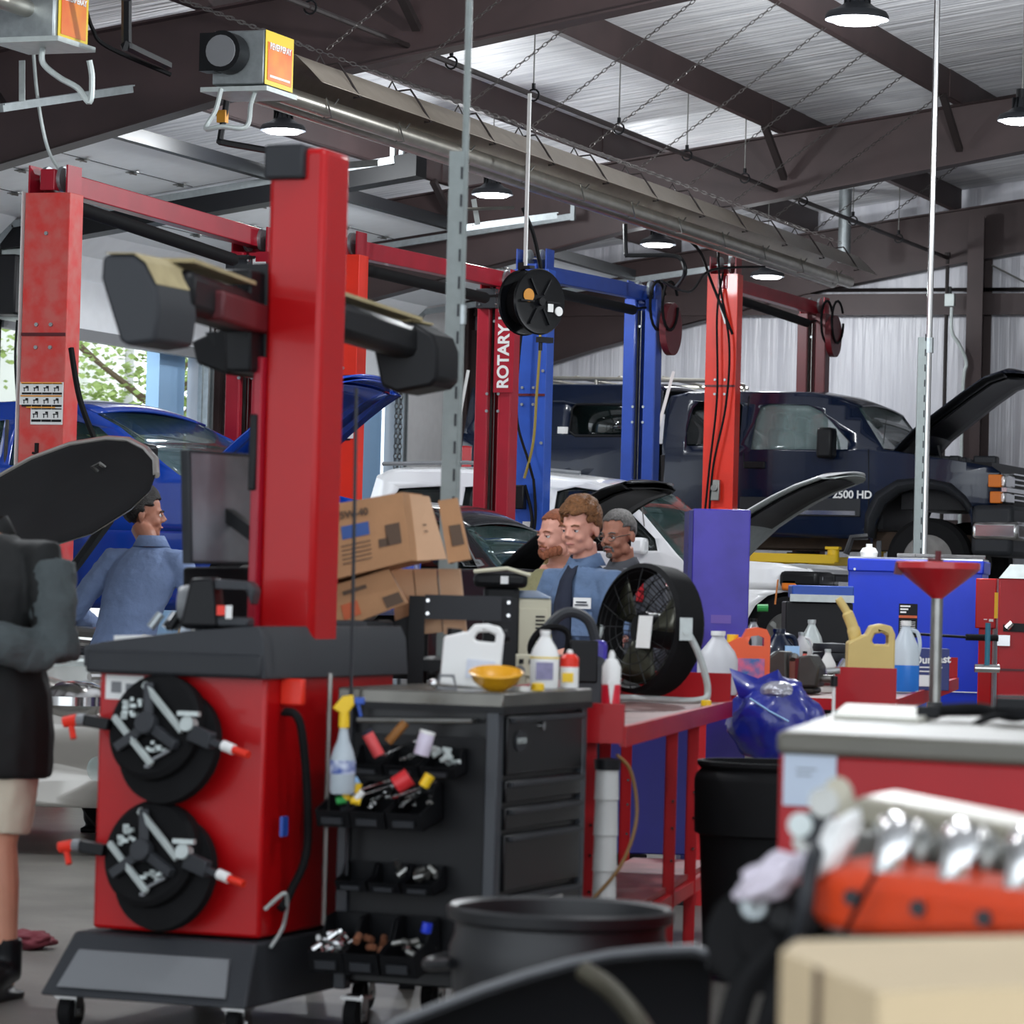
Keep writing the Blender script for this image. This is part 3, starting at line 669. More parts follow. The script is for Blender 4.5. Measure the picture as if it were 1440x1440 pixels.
b = MB(); b.box((.14, 0, -.27), (.12, .06, .04)); b.cyl((.1, 0, -.27), (.1, 0, -.35), .015); b.build('hose_guide', 'black', r)
dropcurve('hose', [(735, 292, 26.5), (750, 330, 26.5), (762, 385, 26.3)], .016, 'rubber', 'black hose dropping from the pipe to the hanging reel', 'hose')
# ------------------------------------------------------------------ vehicles
def shell(outer, holes, fy, xs, zs, name, m, parent, thick=.02, sgn=-1):
    "side skin: outline with holes in (x,z), bent onto the body surface y = sgn*fy(x,z)"
    loops = [outer]+list(holes)
    pts = [Vector((p[0], p[1], 0)) for l in loops for p in l]
    tri = tessellate_polygon([[Vector((p[0], p[1], 0)) for p in l] for l in loops])
    bm = bmesh.new(); vs = [bm.verts.new((p.x, 0, p.y)) for p in pts]
    for t in tri:
        try: bm.faces.new([vs[i] for i in t])
        except ValueError: pass
    for x in xs: bmesh.ops.bisect_plane(bm, geom=bm.verts[:]+bm.edges[:]+bm.faces[:], plane_co=(x, 0, 0), plane_no=(1, 0, 0))
    for z in zs: bmesh.ops.bisect_plane(bm, geom=bm.verts[:]+bm.edges[:]+bm.faces[:], plane_co=(0, 0, z), plane_no=(0, 0, 1))
    for v in bm.verts: v.co.y = sgn*fy(v.co.x, v.co.z)
    bmesh.ops.recalc_face_normals(bm, faces=bm.faces)
    me = bpy.data.meshes.new(name); bm.to_mesh(me); bm.free(); me.materials.append(M[m])
    for p in me.polygons: p.use_smooth = True
    o = bpy.data.objects.new(name, me); COL.objects.link(o); o.parent = parent
    q = o.modifiers.new('solid', 'SOLIDIFY'); q.thickness = thick; q.offset = 0
    return o
def across(prof, fy, name, m, parent, crown=.04, n=10, thick=.02, k=1.0):
    "surface spanning the full width over a side-view profile"
    rows = []
    for x, z in prof:
        w = fy(x, z)*k; rows.append([Vector((x, w*(2*j/n-1), z+crown*(1-(2*j/n-1)**2)-crown*.0)) for j in range(n+1)])
    b = MB(); b.grid(rows); return b.build(name, m, parent, solid=thick, smooth=40)
def wheel(parent, x, y, z, r, w, sgn=-1, rim='steel', spokes=6):
    X = Matrix.Translation((x, y, z)) @ Matrix.Rotation(pi/2, 4, 'X')
    b = MB(); b.lathe([(r*.6, -w/2), (r*.9, -w/2), (r, -w*.36), (r, w*.36), (r*.9, w/2), (r*.6, w/2)], n=36, X=X, cap=False); o = b.build('wheel', 'rubber', parent)
    b = MB(); b.lathe([(r*.6, w*.46), (r*.6, w*.3), (r*.5, w*.18), (r*.2, w*.22), (r*.16, w*.42), (0, w*.42)], n=28, X=X)
    for i in range(spokes):
        a = 2*pi*i/spokes; b.bar(X @ Vector((r*.15*cos(a), r*.15*sin(a), w*.3)), X @ Vector((r*.56*cos(a), r*.56*sin(a), w*.36)), .05, .04)
    b.build('rim', rim, o)
    return o
def carroot(name, label, x0, Yc, z):
    return T(name, label, 'car', (x0, Yc, z))
class Tr:
    "photo pixels on the near side of a vehicle -> local x,z"
    def __init__(s, Yn, x0, z0): s.Y = Yn; s.x0 = x0; s.z0 = z0
    def __call__(s, px, py): p = onY(px, py, s.Y); return (p.x-s.x0, p.z-s.z0)
    def L(s, *a): return [s(*p) for p in a]
def rng(a, b, n): return [a+(b-a)*i/n for i in range(n+1)]
# ---- dark blue pickup on the far lift
W2 = .98; Yc = 34.54; Yn = Yc-W2
fw = onY(1303, 788, Yn)
zt_ = fw.z-.415
t = Tr(Yn, fw.x, zt_)
TR = T('pickup_truck', 'dark blue pickup with camper shell, hood up, raised on the far lift', 'truck', (fw.x, Yc, zt_))
belt = t(1190, 632)[1]; xf = t(1403, 662)[0]; xr = t(650, 640)[0]
def fy(x, z):
    h = W2
    if z > belt: h -= (z-belt)*.26
    else: h -= .10*((belt-.25-z)/.9)**2 if z < belt-.25 else 0
    if x > xf-.5: h -= .10*((x-xf+.5)/.5)**2
    return h
arch = [t(*p) for p in [(1224, 770), (1228, 745), (1240, 713), (1262, 693), (1293, 685), (1327, 689), (1352, 705), (1363, 726), (1366, 752)]]
low = t(1180, 757)[1]
body = t.L((932, 575), (938, 557), (960, 552), (1060, 552), (1133, 553), (1173, 560), (1203, 572), (1243, 632), (1293, 640), (1360, 650), (1393, 656), (1404, 664), (1405, 708), (1366, 712))+[arch[-1]]+arch[::-1][1:]+[(t(1222, 760)[0], low), (t(930, 760)[0], low)]
win1 = t.L((1056, 632), (1060, 590), (1066, 572), (1078, 567), (1133, 569), (1152, 578), (1192, 620), (1192, 632))
win2 = t.L((966, 627), (964, 607), (970, 575), (978, 564), (1034, 564), (1040, 570), (1040, 628))
shell(body, [win1, win2], fy, rng(-3.4, .9, 24), rng(.3, 2.0, 14), 'cab_side', 'navy', TR)
shell(body, [win1, win2], fy, rng(-3.4, .9, 24), rng(.3, 2.0, 14), 'cab_side', 'navy', TR, sgn=1)
across(t.L((938, 557), (960, 552), (1060, 552), (1133, 553), (1173, 560), (1203, 572)), fy, 'roof', 'navy', TR, .05)
across(t.L((1200, 569), (1243, 632)), fy, 'windshield', 'glasstint', TR, .03, thick=.008)
across(t.L((1243, 632), (1258, 640)), fy, 'cowl', 'black', TR, .02)
for w_ in (win1, win2):
    for sg in (-1, 1): shell(w_, [], lambda x, z: fy(x, z)-.012, rng(-3, .5, 8), rng(1.2, 2, 5), 'window', 'glassdark' if w_ is win2 else 'glassclear', TR, .005, sgn=sg)
b = MB(); b.box2((t(1060, 0+600)[0], -.85, low+.1), (t(1240, 600)[0], .85, belt-.12)); b.build('cab_interior', 'black', TR)
for y in (-.4, .4):
    b = MB(); xs = t(1075, 640)[0]; b.box((xs, y, belt-.05), (.16, .5, .55)); b.box((xs-.02, y, belt+.28), (.12, .26, .2)); b.build('seat', 'darkgrey', TR, bevel=.05)
b = MB(); b.tube([(t(1150, 640)[0]+.18*0, -.4+.19*cos(a), belt-.02+.19*sin(a)) for a in rng(0, 2*pi, 18)], .015); b.build('steering_wheel', 'black', TR)
# bed and camper shell
bedtop = t(900, 612)[1]
xb0 = t(650, 640)[0]; xb1 = t(922, 640)[0]
bed = [(xb0, low+.25), (xb0, bedtop), (xb1, bedtop), (xb1, low)]
ra = [(xb0+1.0+.48*cos(a), low+.05+.55*sin(a)) for a in rng(pi, 0, 10)]
bed = [(xb0, low+.2), (xb0, bedtop), (xb1, bedtop), (xb1, low)]+ra[::-1]
shell(bed, [], fy, rng(xb0, xb1, 10), rng(.3, 1.6, 8), 'bed_side', 'navy', TR); shell(bed, [], fy, rng(xb0, xb1, 10), rng(.3, 1.6, 8), 'bed_side', 'navy', TR, sgn=1)
cs = [(xb0+.02, bedtop), t(657, 546), t(668, 541), t(915, 541), t(926, 548), (xb1+.02, bedtop)]
cw = t.L((800, 574), (806, 568), (905, 568), (911, 574), (911, 608), (905, 613), (808, 613), (800, 607)); cw2 = t.L((672, 574), (678, 568), (718, 568), (724, 574), (724, 608), (718, 613), (678, 613), (672, 607))
shell(cs, [cw, cw2], fy, rng(xb0, xb1, 10), rng(1.2, 2.1, 6), 'camper_side', 'navy', TR); shell(cs, [cw, cw2], fy, rng(xb0, xb1, 10), rng(1.2, 2.1, 6), 'camper_side', 'navy', TR, sgn=1)
across([t(657, 546), t(668, 541), t(915, 541), t(926, 548)], fy, 'camper_roof', 'navy', TR, .04)
across([(xb0+.01, low+.2), (xb0+.01, bedtop), t(657, 546)], fy, 'tailgate', 'navy', TR, 0)
for c_ in (cw, cw2):
    shell(c_, [], lambda x, z: fy(x, z)-.01, [], [], 'camper_window', 'glassdark', TR, .006)
    b = MB(); b.tube([(x, -fy(x, z)-.008, z) for x, z in c_], .014, n=5, closed=True); b.build('window_trim', 'black', TR)
p = t(790, 607); b = MB(); b.box((p[0], -fy(*p)-.01, p[1]), (.11, .01, .10)); b.box((p[0], -fy(*p)-.018, p[1]+.01), (.07, .006, .05)); b.build('vent_plate', 'white', TR)
# ladder rack
b = MB(); zr = t(700, 527)[1]
for y in (-.62, .62):
    b.cyl((xb0+.05, y, zr), (t(985, 540)[0], y, zr-.03), .022, n=8)
    for x in (xb0+.1, xb0+1.3, t(985, 540)[0]-.05): b.cyl((x, y, zr), (x, y*1.0, bedtop+.5), .02, n=8)
for x in rng(xb0+.15, xb1+.4, 5): b.cyl((x, -.62, zr), (x, .62, zr), .018, n=8)
b.build('ladder_rack', 'alu', TR)
b = MB(); a = t(945, 522); c = t(926, 600); b.bar((a[0], -.93, a[1]), (c[0], -.98, c[1]), .05, .03); a = t(656, 520); c = t(643, 598); b.bar((a[0], -.93, a[1]), (c[0], -.96, c[1]), .04, .03); b.build('rack_post', 'white', TR, smooth=0)
# fender flare, molding, seams, handle, badge
fl = [t(*p) for p in [(1214, 752), (1217, 722), (1232, 693), (1262, 675), (1300, 672), (1338, 680), (1358, 698), (1366, 712)]]
ins = [t(*p) for p in [(1226, 757), (1230, 735), (1243, 709), (1265, 692), (1295, 685), (1328, 690), (1350, 705), (1362, 722)]]
b = MB(); rows = [[Vector((p[0], -fy(*p)-.012, p[1])), Vector(((p[0]+q[0])/2, -fy(*p)-.055, (p[1]+q[1])/2)), Vector((q[0], -fy(*q)-.02, q[1])), Vector((q[0], -fy(*q)+.1, q[1]))] for p, q in zip(fl, ins)]
b.grid(rows); b.build('fender_flare', 'darkgrey', TR, solid=.01, smooth=60)
def seam(pts, w=.012, m='black', name='door_seam', off=.012, par=None):
    b = MB(); q = [(p[0], -fy(*p)-off, p[1]) for p in pts]; b.tube(q, w/2, n=4); return b.build(name, m, par or TR)
seam([t(*p) for p in [(1222, 632), (1222, 700), (1218, 756)]]); seam([t(*p) for p in [(1048, 556), (1046, 640), (1046, 756)]]); seam([t(*p) for p in [(932, 640), (931, 756)]], .05)
b = MB(); p = t(1062, 654); b.box((p[0], -fy(*p)-.025, p[1]), (.22, .03, .07)); b.build('door_handle', 'black', TR, bevel=.01)
b = MB(); p0 = t(1040, 711); p1 = t(1210, 711); b.box2((p0[0], -fy(*p0)-.02, p0[1]-.09), (p1[0], -fy(*p1)+.0, p0[1]+.09)); o = b.build('side_molding', 'darkgrey', TR, bevel=.008)
b = MB(); b.box2((p0[0], -fy(*p0)-.028, p0[1]-.075), (p1[0]-.05, -fy(*p1)-.01, p0[1]-.035)); b.build('chrome_strip', 'chrome', o, smooth=0)
p = t(1199, 696); text('2500 HD', .105, 'white', TR, frame((p[0], -fy(*p)-.018, p[1]), (1, 0, 0), (0, 0, 1)), name='badge', bold=.003)
b = MB(); p = t(1168, 624); b.box((p[0], -W2-.14, p[1]), (.16, .2, .30)); b.bar((p[0], -W2-.05, p[1]-.05), (p[0], -W2+.1, p[1]-.08), .06, .06); b.build('side_mirror', 'black', TR, bevel=.04)
b = MB(); p = t(1234, 636); q = t(1240, 585); b.cyl((p[0], -.8, p[1]), (q[0], -.8, q[1]), .004, n=5); b.build('antenna', 'black', TR)
# front end
X0 = xf
b = MB(); zb1 = t(1405, 710)[1]; zb0 = t(1405, 782)[1]
b.box2((t(1366, 700)[0], -W2-.0, zb0), (X0+.16, W2, zb1)); b.build('bumper_valance', 'darkgrey', TR, bevel=.05)
b = MB(); za = t(1405, 733)[1]; zb = t(1405, 760)[1]; b.box2((t(1368, 700)[0], -W2-.03, zb), (X0+.22, W2+.03, za)); b.build('chrome_bumper', 'chrome', TR, bevel=.04)
hz1 = t(1403, 664)[1]; hz0 = t(1405, 709)[1]
b = MB(); b.box2((X0-.3, -W2+.1, hz0-.02), (X0-.02, W2-.1, hz1)); b.build('grille_panel', 'black', TR)
for sg in (-1, 1):
    b = MB(); b.box2((X0-.05, sg*(W2-.10), (hz0+hz1)/2+.01), (X0+.06, sg*(W2-.50), hz1-.02)); b.build('headlamp', 'chrome', TR, bevel=.02)
    b = MB(); b.box2((X0-.05, sg*(W2-.10), hz0+.01), (X0+.06, sg*(W2-.50), (hz0+hz1)/2-.03)); b.build('headlamp', 'chrome', TR, bevel=.02)
    b = MB(); b.box2((X0-.10, sg*(W2-.03), (hz0+hz1)/2+.01), (X0+.03, sg*(W2-.12), hz1-.02)); b.box2((X0-.08, sg*(W2-.03), hz0+.01), (X0+.03, sg*(W2-.12), (hz0+hz1)/2-.03)); b.build('turn_signal', mat('amber', 'e07a2a', .25), TR, bevel=.01)
b = MB()
for i in range(6): b.box2((X0-.02, -.5, hz0+.05+i*.05), (X0+.05, .5, hz0+.065+i*.05))
b.build('grille_bars', 'chrome', TR); b = MB(); b.box2((X0-.03, -W2+.1, (hz0+hz1)/2-.03), (X0+.07, W2-.1, (hz0+hz1)/2+.01)); b.build('chrome_bar', 'chrome', TR)
def hood(parent, px_near, t, w0, w1, mout, minn, pad='black', crown=.06, thick=.03, inset=.12, lift=0):
    "open hood: outer skin traced from its near edge, with a framed dark underside"
    pr = [t(*p) for p in px_near]; n = 12; rows = []; L = len(pr)-1
    for i, (x, z) in enumerate(pr):
        a = pr[max(i-1, 0)]; c = pr[min(i+1, L)]; d = Vector((c[0]-a[0], 0, c[1]-a[1])).normalized(); nn = Vector((-d.z, 0, d.x))
        f = i/L; w = w0+(w1-w0)*f
        if f > .8: w -= .12*((f-.8)/.2)**2
        rows.append([Vector((x, w*(2*j/n-1), z))+nn*(crown*(1-abs(2*j/n-1)**2.5)) + (Vector((d.x, 0, d.z))*(-.16*abs(2*j/n-1)**3 if i == L else 0)) for j in range(n+1)])
    b = MB(); b.grid(rows); o = b.build('hood', mout, parent, solid=.012, smooth=50)
    cx = [sum(p[0] for p in pr)/len(pr), sum(p[1] for p in pr)/len(pr)]
    inn = []
    for i, r_ in enumerate(rows):
        a = pr[max(i-1, 0)]; c = pr[min(i+1, L)]; d = Vector((c[0]-a[0], 0, c[1]-a[1])).normalized(); nn = Vector((-d.z, 0, d.x))
        inn.append([v*1.0-nn*(thick if 0 < j < n else 0) for j, v in enumerate(r_)])
    b = MB(); b.grid(inn); b.build('hood_frame', minn, o, solid=.006, smooth=50)
    b = MB(); k0, k1 = 1, L-1
    rr = []
    for i in range(k0+(1 if inset else 0), k1+1):
        a = pr[max(i-1, 0)]; c = pr[min(i+1, L)]; d = Vector((c[0]-a[0], 0, c[1]-a[1])).normalized(); nn = Vector((-d.z, 0, d.x))
        rr.append([inn[i][j]-nn*.02 for j in range(2, n-1)])
    b.grid(rr); b.build('hood_liner', pad, o, solid=.01, smooth=50)
    return o
hood(TR, [(1247, 640), (1262, 620), (1277, 604), (1310, 578), (1345, 551), (1375, 530), (1400, 521), (1420, 527)], t, .86, .74, 'navy', 'blackgloss', crown=.07, thick=.07)
b = MB(); p = t(1300, 660); b.box2((t(1262, 660)[0], -.8, low+.3), (X0-.1, .8, t(1300, 645)[1]-.02)); b.build('engine_bay', 'black', TR)
b = MB()
for i in range(9): b.box((random.uniform(t(1270, 660)[0], X0-.2), random.uniform(-.6, .6), t(1300, 645)[1]+.0), (random.uniform(.1, .25), random.uniform(.1, .3), .1))
b.build('engine_parts', 'darkgrey', TR, bevel=.02)
b = MB(); q = t(1318, 655); b.cyl((q[0], -.75, q[1]), (t(1310, 625)[0], -.72, t(1310, 625)[1]), .015); b.build('hood_hinge', 'black', TR)
for sg in (-1, 1):
    wheel(TR, 0, sg*(W2-.16), .415, .415, .26, rim='steel'); wheel(TR, xb0+1.0, sg*(W2-.16), .415, .415, .26, rim='steel')
b = MB(); p = t(645, 643); b.box2((xb0-.01, -W2-.01, t(640, 662)[1]), (xb0+.12, -W2+.1, t(640, 626)[1])); b.build('tail_lamp', mat('tailred', 'c41a22', .2), TR, bevel=.02)
b = MB(); b.box2((xb0+.1, -.55, low-.1), (X0-.5, -.35, low+.08)); b.box2((xb0+.1, .35, low-.1), (X0-.5, .55, low+.08)); b.cyl((xb0+.4, .1, low-.02), (-.8, .1, low-.02), .1, n=10); b.box((-1.4, -.2, low-.05), (.8, .3, .14)); b.build('frame_rails', mat('underside', '4a3a2e', .8, noise=.3), TR)
# ---- generic car with traced side
def car(name, label, Yc, w, zbase, x0px, t0, side, wins, roofp, wsp, beltpx, paint, rearp=None, hoodargs=None, arches=(), zlow=.25, wheels=(), cowl=None, glassm='glassdark', tum=.35, extra=None, wr=.33):
    Yn = Yc-w; o = onY(x0px[0], x0px[1], Yn)
    t = Tr(Yn, o.x, zbase); R_ = T(name, label, 'car', (o.x, Yc, zbase))
    bz = t(*beltpx)[1]; xe = max(p[0] for p in t.L(*side)); xb = min(p[0] for p in t.L(*side))
    def fy(x, z):
        h = w
        if z > bz: h -= (z-bz)*tum
        elif z < bz-.3: h -= .12*((bz-.3-z)/.6)**2
        if x > xe-.7: h -= .28*((x-xe+.7)/.7)**2
        if x < xb+.6: h -= .16*((xb+.6-x)/.6)**2
        return max(h, .2)
    sd = t.L(*side); n = rng(xb, xe, 22); zs = rng(.2, 1.8, 14)
    lowp = [(xe-.02, zlow)]
    for xa in sorted(arches, reverse=True):
        lowp += [(xa+.37, zlow)]+[(xa+.37*cos(a), zlow+.12+.37*sin(a)) for a in rng(0, pi, 9)]+[(xa-.37, zlow)]
    lowp += [(xb+.02, zlow)]
    ws = [t.L(*q) for q in wins]
    for sg in (-1, 1):
        shell(sd+lowp, ws, fy, n, zs, 'body_side', paint, R_, sgn=sg)
        for q in ws:
            shell(q, [], lambda x, z: fy(x, z)-.012, n, zs, 'window', glassm, R_, .005, sgn=sg)
    across(t.L(*roofp), fy, 'roof', paint, R_, .05); across(t.L(*wsp), fy, 'windshield', 'glasstint', R_, .03, thick=.006)
    if rearp: across(t.L(*rearp), fy, 'rear_end', paint, R_, .02)
    fr = [p for p in sd if p[0] > t(*wsp[-1])[0]-.01]
    ex = [p for p in fr if p[0] > xe-.25]
    if ex: across(ex+[(xe-.02, zlow)], fy, 'front_end', paint, R_, 0)
    b = MB(); zi = t(*wsp[-1])[1]-.08; b.box2((t(*wsp[-1])[0]+.1, -w+.15, zlow), (xe-.35, w-.15, zi-.12)); b.build('engine_bay', 'black', R_)
    b = MB(); rr = random.Random(3)
    for i in range(12): b.box((rr.uniform(t(*wsp[-1])[0]+.2, xe-.4), rr.uniform(-w+.3, w-.3), zi-.1), (rr.uniform(.1, .3), rr.uniform(.1, .3), .1))
    b.build('engine_parts', 'darkgrey', R_, bevel=.02)
    b = MB(); b.box2((xb+.3, -w+.15, zlow), (t(*wsp[-1])[0], w-.15, bz-.25)); b.build('cabin_floor', 'black', R_)
    for y in (-.38, .38):
        for x in (-.55, -1.5):
            b = MB(); xx = t(*wsp[-1])[0]-.5+x; b.box((xx, y, bz-.05), (.14, .46, .6)); b.box((xx-.03, y, bz+.3), (.1, .24, .18)); b.build('seat', 'darkgrey', R_, bevel=.05)
    for xa in arches:
        for sg in (-1, 1): wheel(R_, xa, sg*(w-.13), wr, wr, .2, spokes=5)
    R_['t'] = 0
    del R_['t']
    if hoodargs: hood(R_, hoodargs[0], t, w-.12, w-.24, paint, hoodargs[1], **hoodargs[2])
    return R_, t, fy, xe, xb
# white car in the blue lift
CW, tw, fyw, xe, xb = car('hatchback_car', 'white car with open white hood in the blue lift, before the pickup', 29.15, .9, .72, (1040, 800), None,
  side=[(500, 800), (498, 760), (505, 700), (512, 668), (530, 661), (620, 661), (740, 668), (820, 678), (862, 690), (900, 722), (962, 790), (1040, 788), (1095, 792), (1125, 800), (1136, 815), (1142, 850)],
  wins=[[(876, 775), (770, 775), (775, 690), (800, 684), (840, 690), (866, 706), (920, 758), (925, 775)], [(760, 775), (655, 772), (640, 765), (645, 684), (700, 682), (762, 686)], [(630, 755), (540, 745), (535, 710), (550, 686), (632, 682)]],
  roofp=[(512, 668), (530, 661), (620, 661), (740, 668), (820, 678), (862, 690)], wsp=[(866, 690), (900, 722), (962, 790)], beltpx=(900, 776), paint='carwhite',
  rearp=[(500, 800), (498, 760), (505, 700), (512, 668)], arches=(.42, -2.2), zlow=.22,
  hoodargs=([(958, 790), (985, 762), (1015, 735), (1045, 715), (1075, 697), (1105, 682), (1140, 669), (1168, 667)], 'galvlight', dict(crown=.05, thick=.03)), tum=.3)
b = MB(); p = tw(1118, 815); b.box((p[0]+.02, -.62, p[1]), (.34, .5, .14)); o = b.build('headlamp', 'black', CW, bevel=.04)
b = MB(); p = tw(1100, 820); b.box((p[0]+.10, -.85, p[1]-.01), (.16, .06, .1)); b.build('amber_reflector', 'amber', o, bevel=.02) if 0 else None
M['amber'] = _mats['amber']; M['tailred'] = _mats['tailred']
b = MB(); b.box((p[0]+.05, -.80, p[1]-.01), (.14, .14, .1)); b.build('amber_reflector', 'amber', o, bevel=.02)
b = MB()
for i in range(5): b.ball((tw(1120, 815)[0]+.14-.02*i, -.74+.12*i, tw(1120, 815)[1]+.01), .045, 10)
b.build('headlamp_projector', 'chrome', o)
b = MB(); b.box2((xe-.35, -.4, tw(1100, 838)[1]), (xe+.05, .7, tw(1100, 805)[1])); b.build('grille', 'black', CW, bevel=.02)
b = MB(); b.box2((xe-.3, -.4, tw(1100, 822)[1]), (xe+.08, .7, tw(1100, 816)[1])); b.build('grille_bar', 'chrome', CW)
b = MB(); p = tw(905, 768); b.box((p[0], -1.0, p[1]), (.12, .16, .14)); b.build('side_mirror', 'carwhite', CW, bevel=.03)
b = MB(); p = tw(905, 775); b.tube([(tw(900, 707)[0], -.86, tw(900, 707)[1]), (tw(906, 740)[0], -.9, tw(906, 740)[1])], .006, n=4); b.build('hood_prop', 'steel', CW)
b = MB(); b.tube([(tw(520, 657)[0], -.62, tw(520, 657)[1]+.04), (tw(640, 655)[0], -.62, tw(640, 655)[1]+.04), (tw(800, 670)[0], -.62, tw(800, 670)[1]+.04)], .02, n=6); b.build('roof_rail', 'midgrey', CW)
# black car with its hood up in the second lift
CK, tk, fyk, xe, xb = car('sedan_car', 'black sedan with dark hood open, behind the three standing men', 25.37, .88, .5, (690, 803), None,
  side=[(260, 830), (255, 790), (300, 775), (345, 760), (400, 722), (450, 712), (540, 712), (600, 718), (648, 742), (698, 798), (760, 802), (840, 812), (860, 830), (866, 880)],
  wins=[[(560, 800), (560, 728), (600, 730), (640, 750), (672, 800)], [(550, 800), (440, 795), (440, 735), (480, 724), (550, 726)]],
  roofp=[(400, 722), (450, 712), (540, 712), (600, 718), (648, 742)], wsp=[(648, 742), (698, 798)], beltpx=(600, 802), paint='cardark',
  rearp=[(255, 790), (300, 775), (345, 760), (400, 722)], arches=(.55, -2.1), zlow=.2,
  hoodargs=([(688, 803), (720, 773), (750, 747), (780, 721), (808, 700), (832, 687), (858, 679), (880, 682)], 'rubber', dict(crown=.05, thick=.05)), glassm='glassdark')
# bright blue car on the near lift, hood up
CB, tb, fyb, xe, xb = car('sedan_car', 'bright blue sedan with raised blue hood on the near lift', 20.81, .9, .98, (250, 700), None,
  side=[(-560, 800), (-570, 720), (-500, 690), (-400, 672), (-250, 600), (-120, 572), (0, 566), (60, 566), (104, 571), (160, 600), (252, 668), (330, 688), (420, 705), (455, 740), (460, 850)],
  wins=[[(12, 655), (12, 602), (28, 592), (90, 590), (130, 600), (196, 652), (205, 660)], [(-4, 655), (-120, 655), (-200, 640), (-130, 596), (-4, 590)]],
  roofp=[(-250, 600), (-120, 572), (0, 566), (60, 566), (104, 571), (125, 580)], wsp=[(125, 580), (252, 668)], beltpx=(100, 660), paint='carblue',
  rearp=[(-570, 720), (-500, 690), (-400, 672), (-250, 600)], arches=(.55, -2.15), zlow=.22,
  hoodargs=([(258, 672), (285, 650), (312, 622), (345, 592), (376, 567), (402, 548), (425, 535), (446, 531)], 'carblue', dict(pad='carblue', crown=.07, thick=.03)), glassm='glasstint', wr=.34)
b = MB(); p = tb(100, 640); b.tube([(tb(6, 0+590)[0], -.86, tb(6, 590)[1]), (tb(6, 700)[0], -.91, tb(6, 700)[1]), (tb(6, 860)[0], -.86, tb(6, 860)[1])], .012, n=4); b.build('door_seam', 'black', CB)
b = MB(); p = tb(232, 640); b.box((p[0]-.1, -1.0, p[1]), (.14, .18, .13)); b.build('side_mirror', 'black', CB, bevel=.03)
# silver car near the left edge: front corner and open hood
SC = T('silver_car', 'silver car at the left edge with big dark open hood', 'car', tuple(G(60, 18.6, 0)), YAW-radians(38))
SC['category'] = 'car'
def sfy(x, z):
    h = .9
    if x > 1.9: h -= .35*((x-1.9)/.7)**2
    if z < .5: h -= .08
    return h
sp = [(-2.2, .3), (-2.2, 1.0), (-.3, 1.02), (.6, 1.06), (1.5, 1.02), (2.15, .93), (2.45, .82), (2.6, .66), (2.62, .40), (2.55, .25), (1.85, .25)]+[(1.5+.36*cos(a), .33+.36*sin(a)) for a in rng(0, pi, 10)]+[(1.1, .25)]
SCO = Vector((-1.6, 0, 0))
def sx(ps): return [(p[0]-1.6, p[1]) for p in ps]
for sg in (-1, 1): shell(sx(sp), [], lambda x, z: sfy(x+1.6, z), rng(-3.8, 1, 20), rng(.3, 1, 8), 'body_side', 'carsilver', SC, sgn=sg)
across(sx([(2.15, .93), (2.45, .82), (2.6, .66), (2.62, .40), (2.55, .25)]), lambda x, z: sfy(x+1.6, z), 'front_bumper', 'carsilver', SC, 0)
b = MB(); b.box2((.98, -.45, .36), (1.06, .45, .52)); b.build('lower_grille', 'black', SC, bevel=.02)
b = MB(); b.tube([(1.04, -.5, .34), (1.07, 0, .33), (1.04, .5, .34)], .02); b.tube([(.9, -.6, .93-.03), (.97, 0, .9), (.9, .6, .90)], .02); b.build('chrome_trim', 'chrome', SC)
for sg in (-1, 1):
    b = MB(); b.ball((.80, sg*.60, .78), (.2, .2, .1), 14); b.build('headlamp', 'chrome', SC)
    b = MB(); b.cyl((.98, sg*.62, .45), (1.0, sg*.62, .45), .06, n=14); b.build('fog_lamp', 'glassclear', SC)
b = MB(); b.box2((-.9, -.7, .3), (.4, .7, .88)); b.build('engine_bay', 'black', SC)
b = MB(); rr = random.Random(5)
for i in range(22):
    x = rr.uniform(-.85, .35); y = rr.uniform(-.6, .6)
    b.box((x, y, .92), (rr.uniform(.08, .3), rr.uniform(.08, .25), rr.uniform(.06, .16)), rr.uniform(0, 1))
for i in range(6): b.tube(bez([(rr.uniform(-.8, .3), rr.uniform(-.6, .6), 1.0) for _ in range(3)], 5), .02, n=6)
b.build('engine_parts', 'darkgrey', SC, bevel=.01)
b = MB(); b.tube([(-.95, .82, 1.1), (-.2, .83, 1.08), (.5, .74, .96)], .03); b.build('fender_lip', 'carsilver', SC)
b = MB(); b.box2((-.1, -.5, .86), (.5, .3, .98)); b.build('radiator_cover', 'galvlight', SC, bevel=.02)
wheel(SC, -.1, -.72, .33, .33, .2); wheel(SC, -.1, .72, .33, .33, .2)
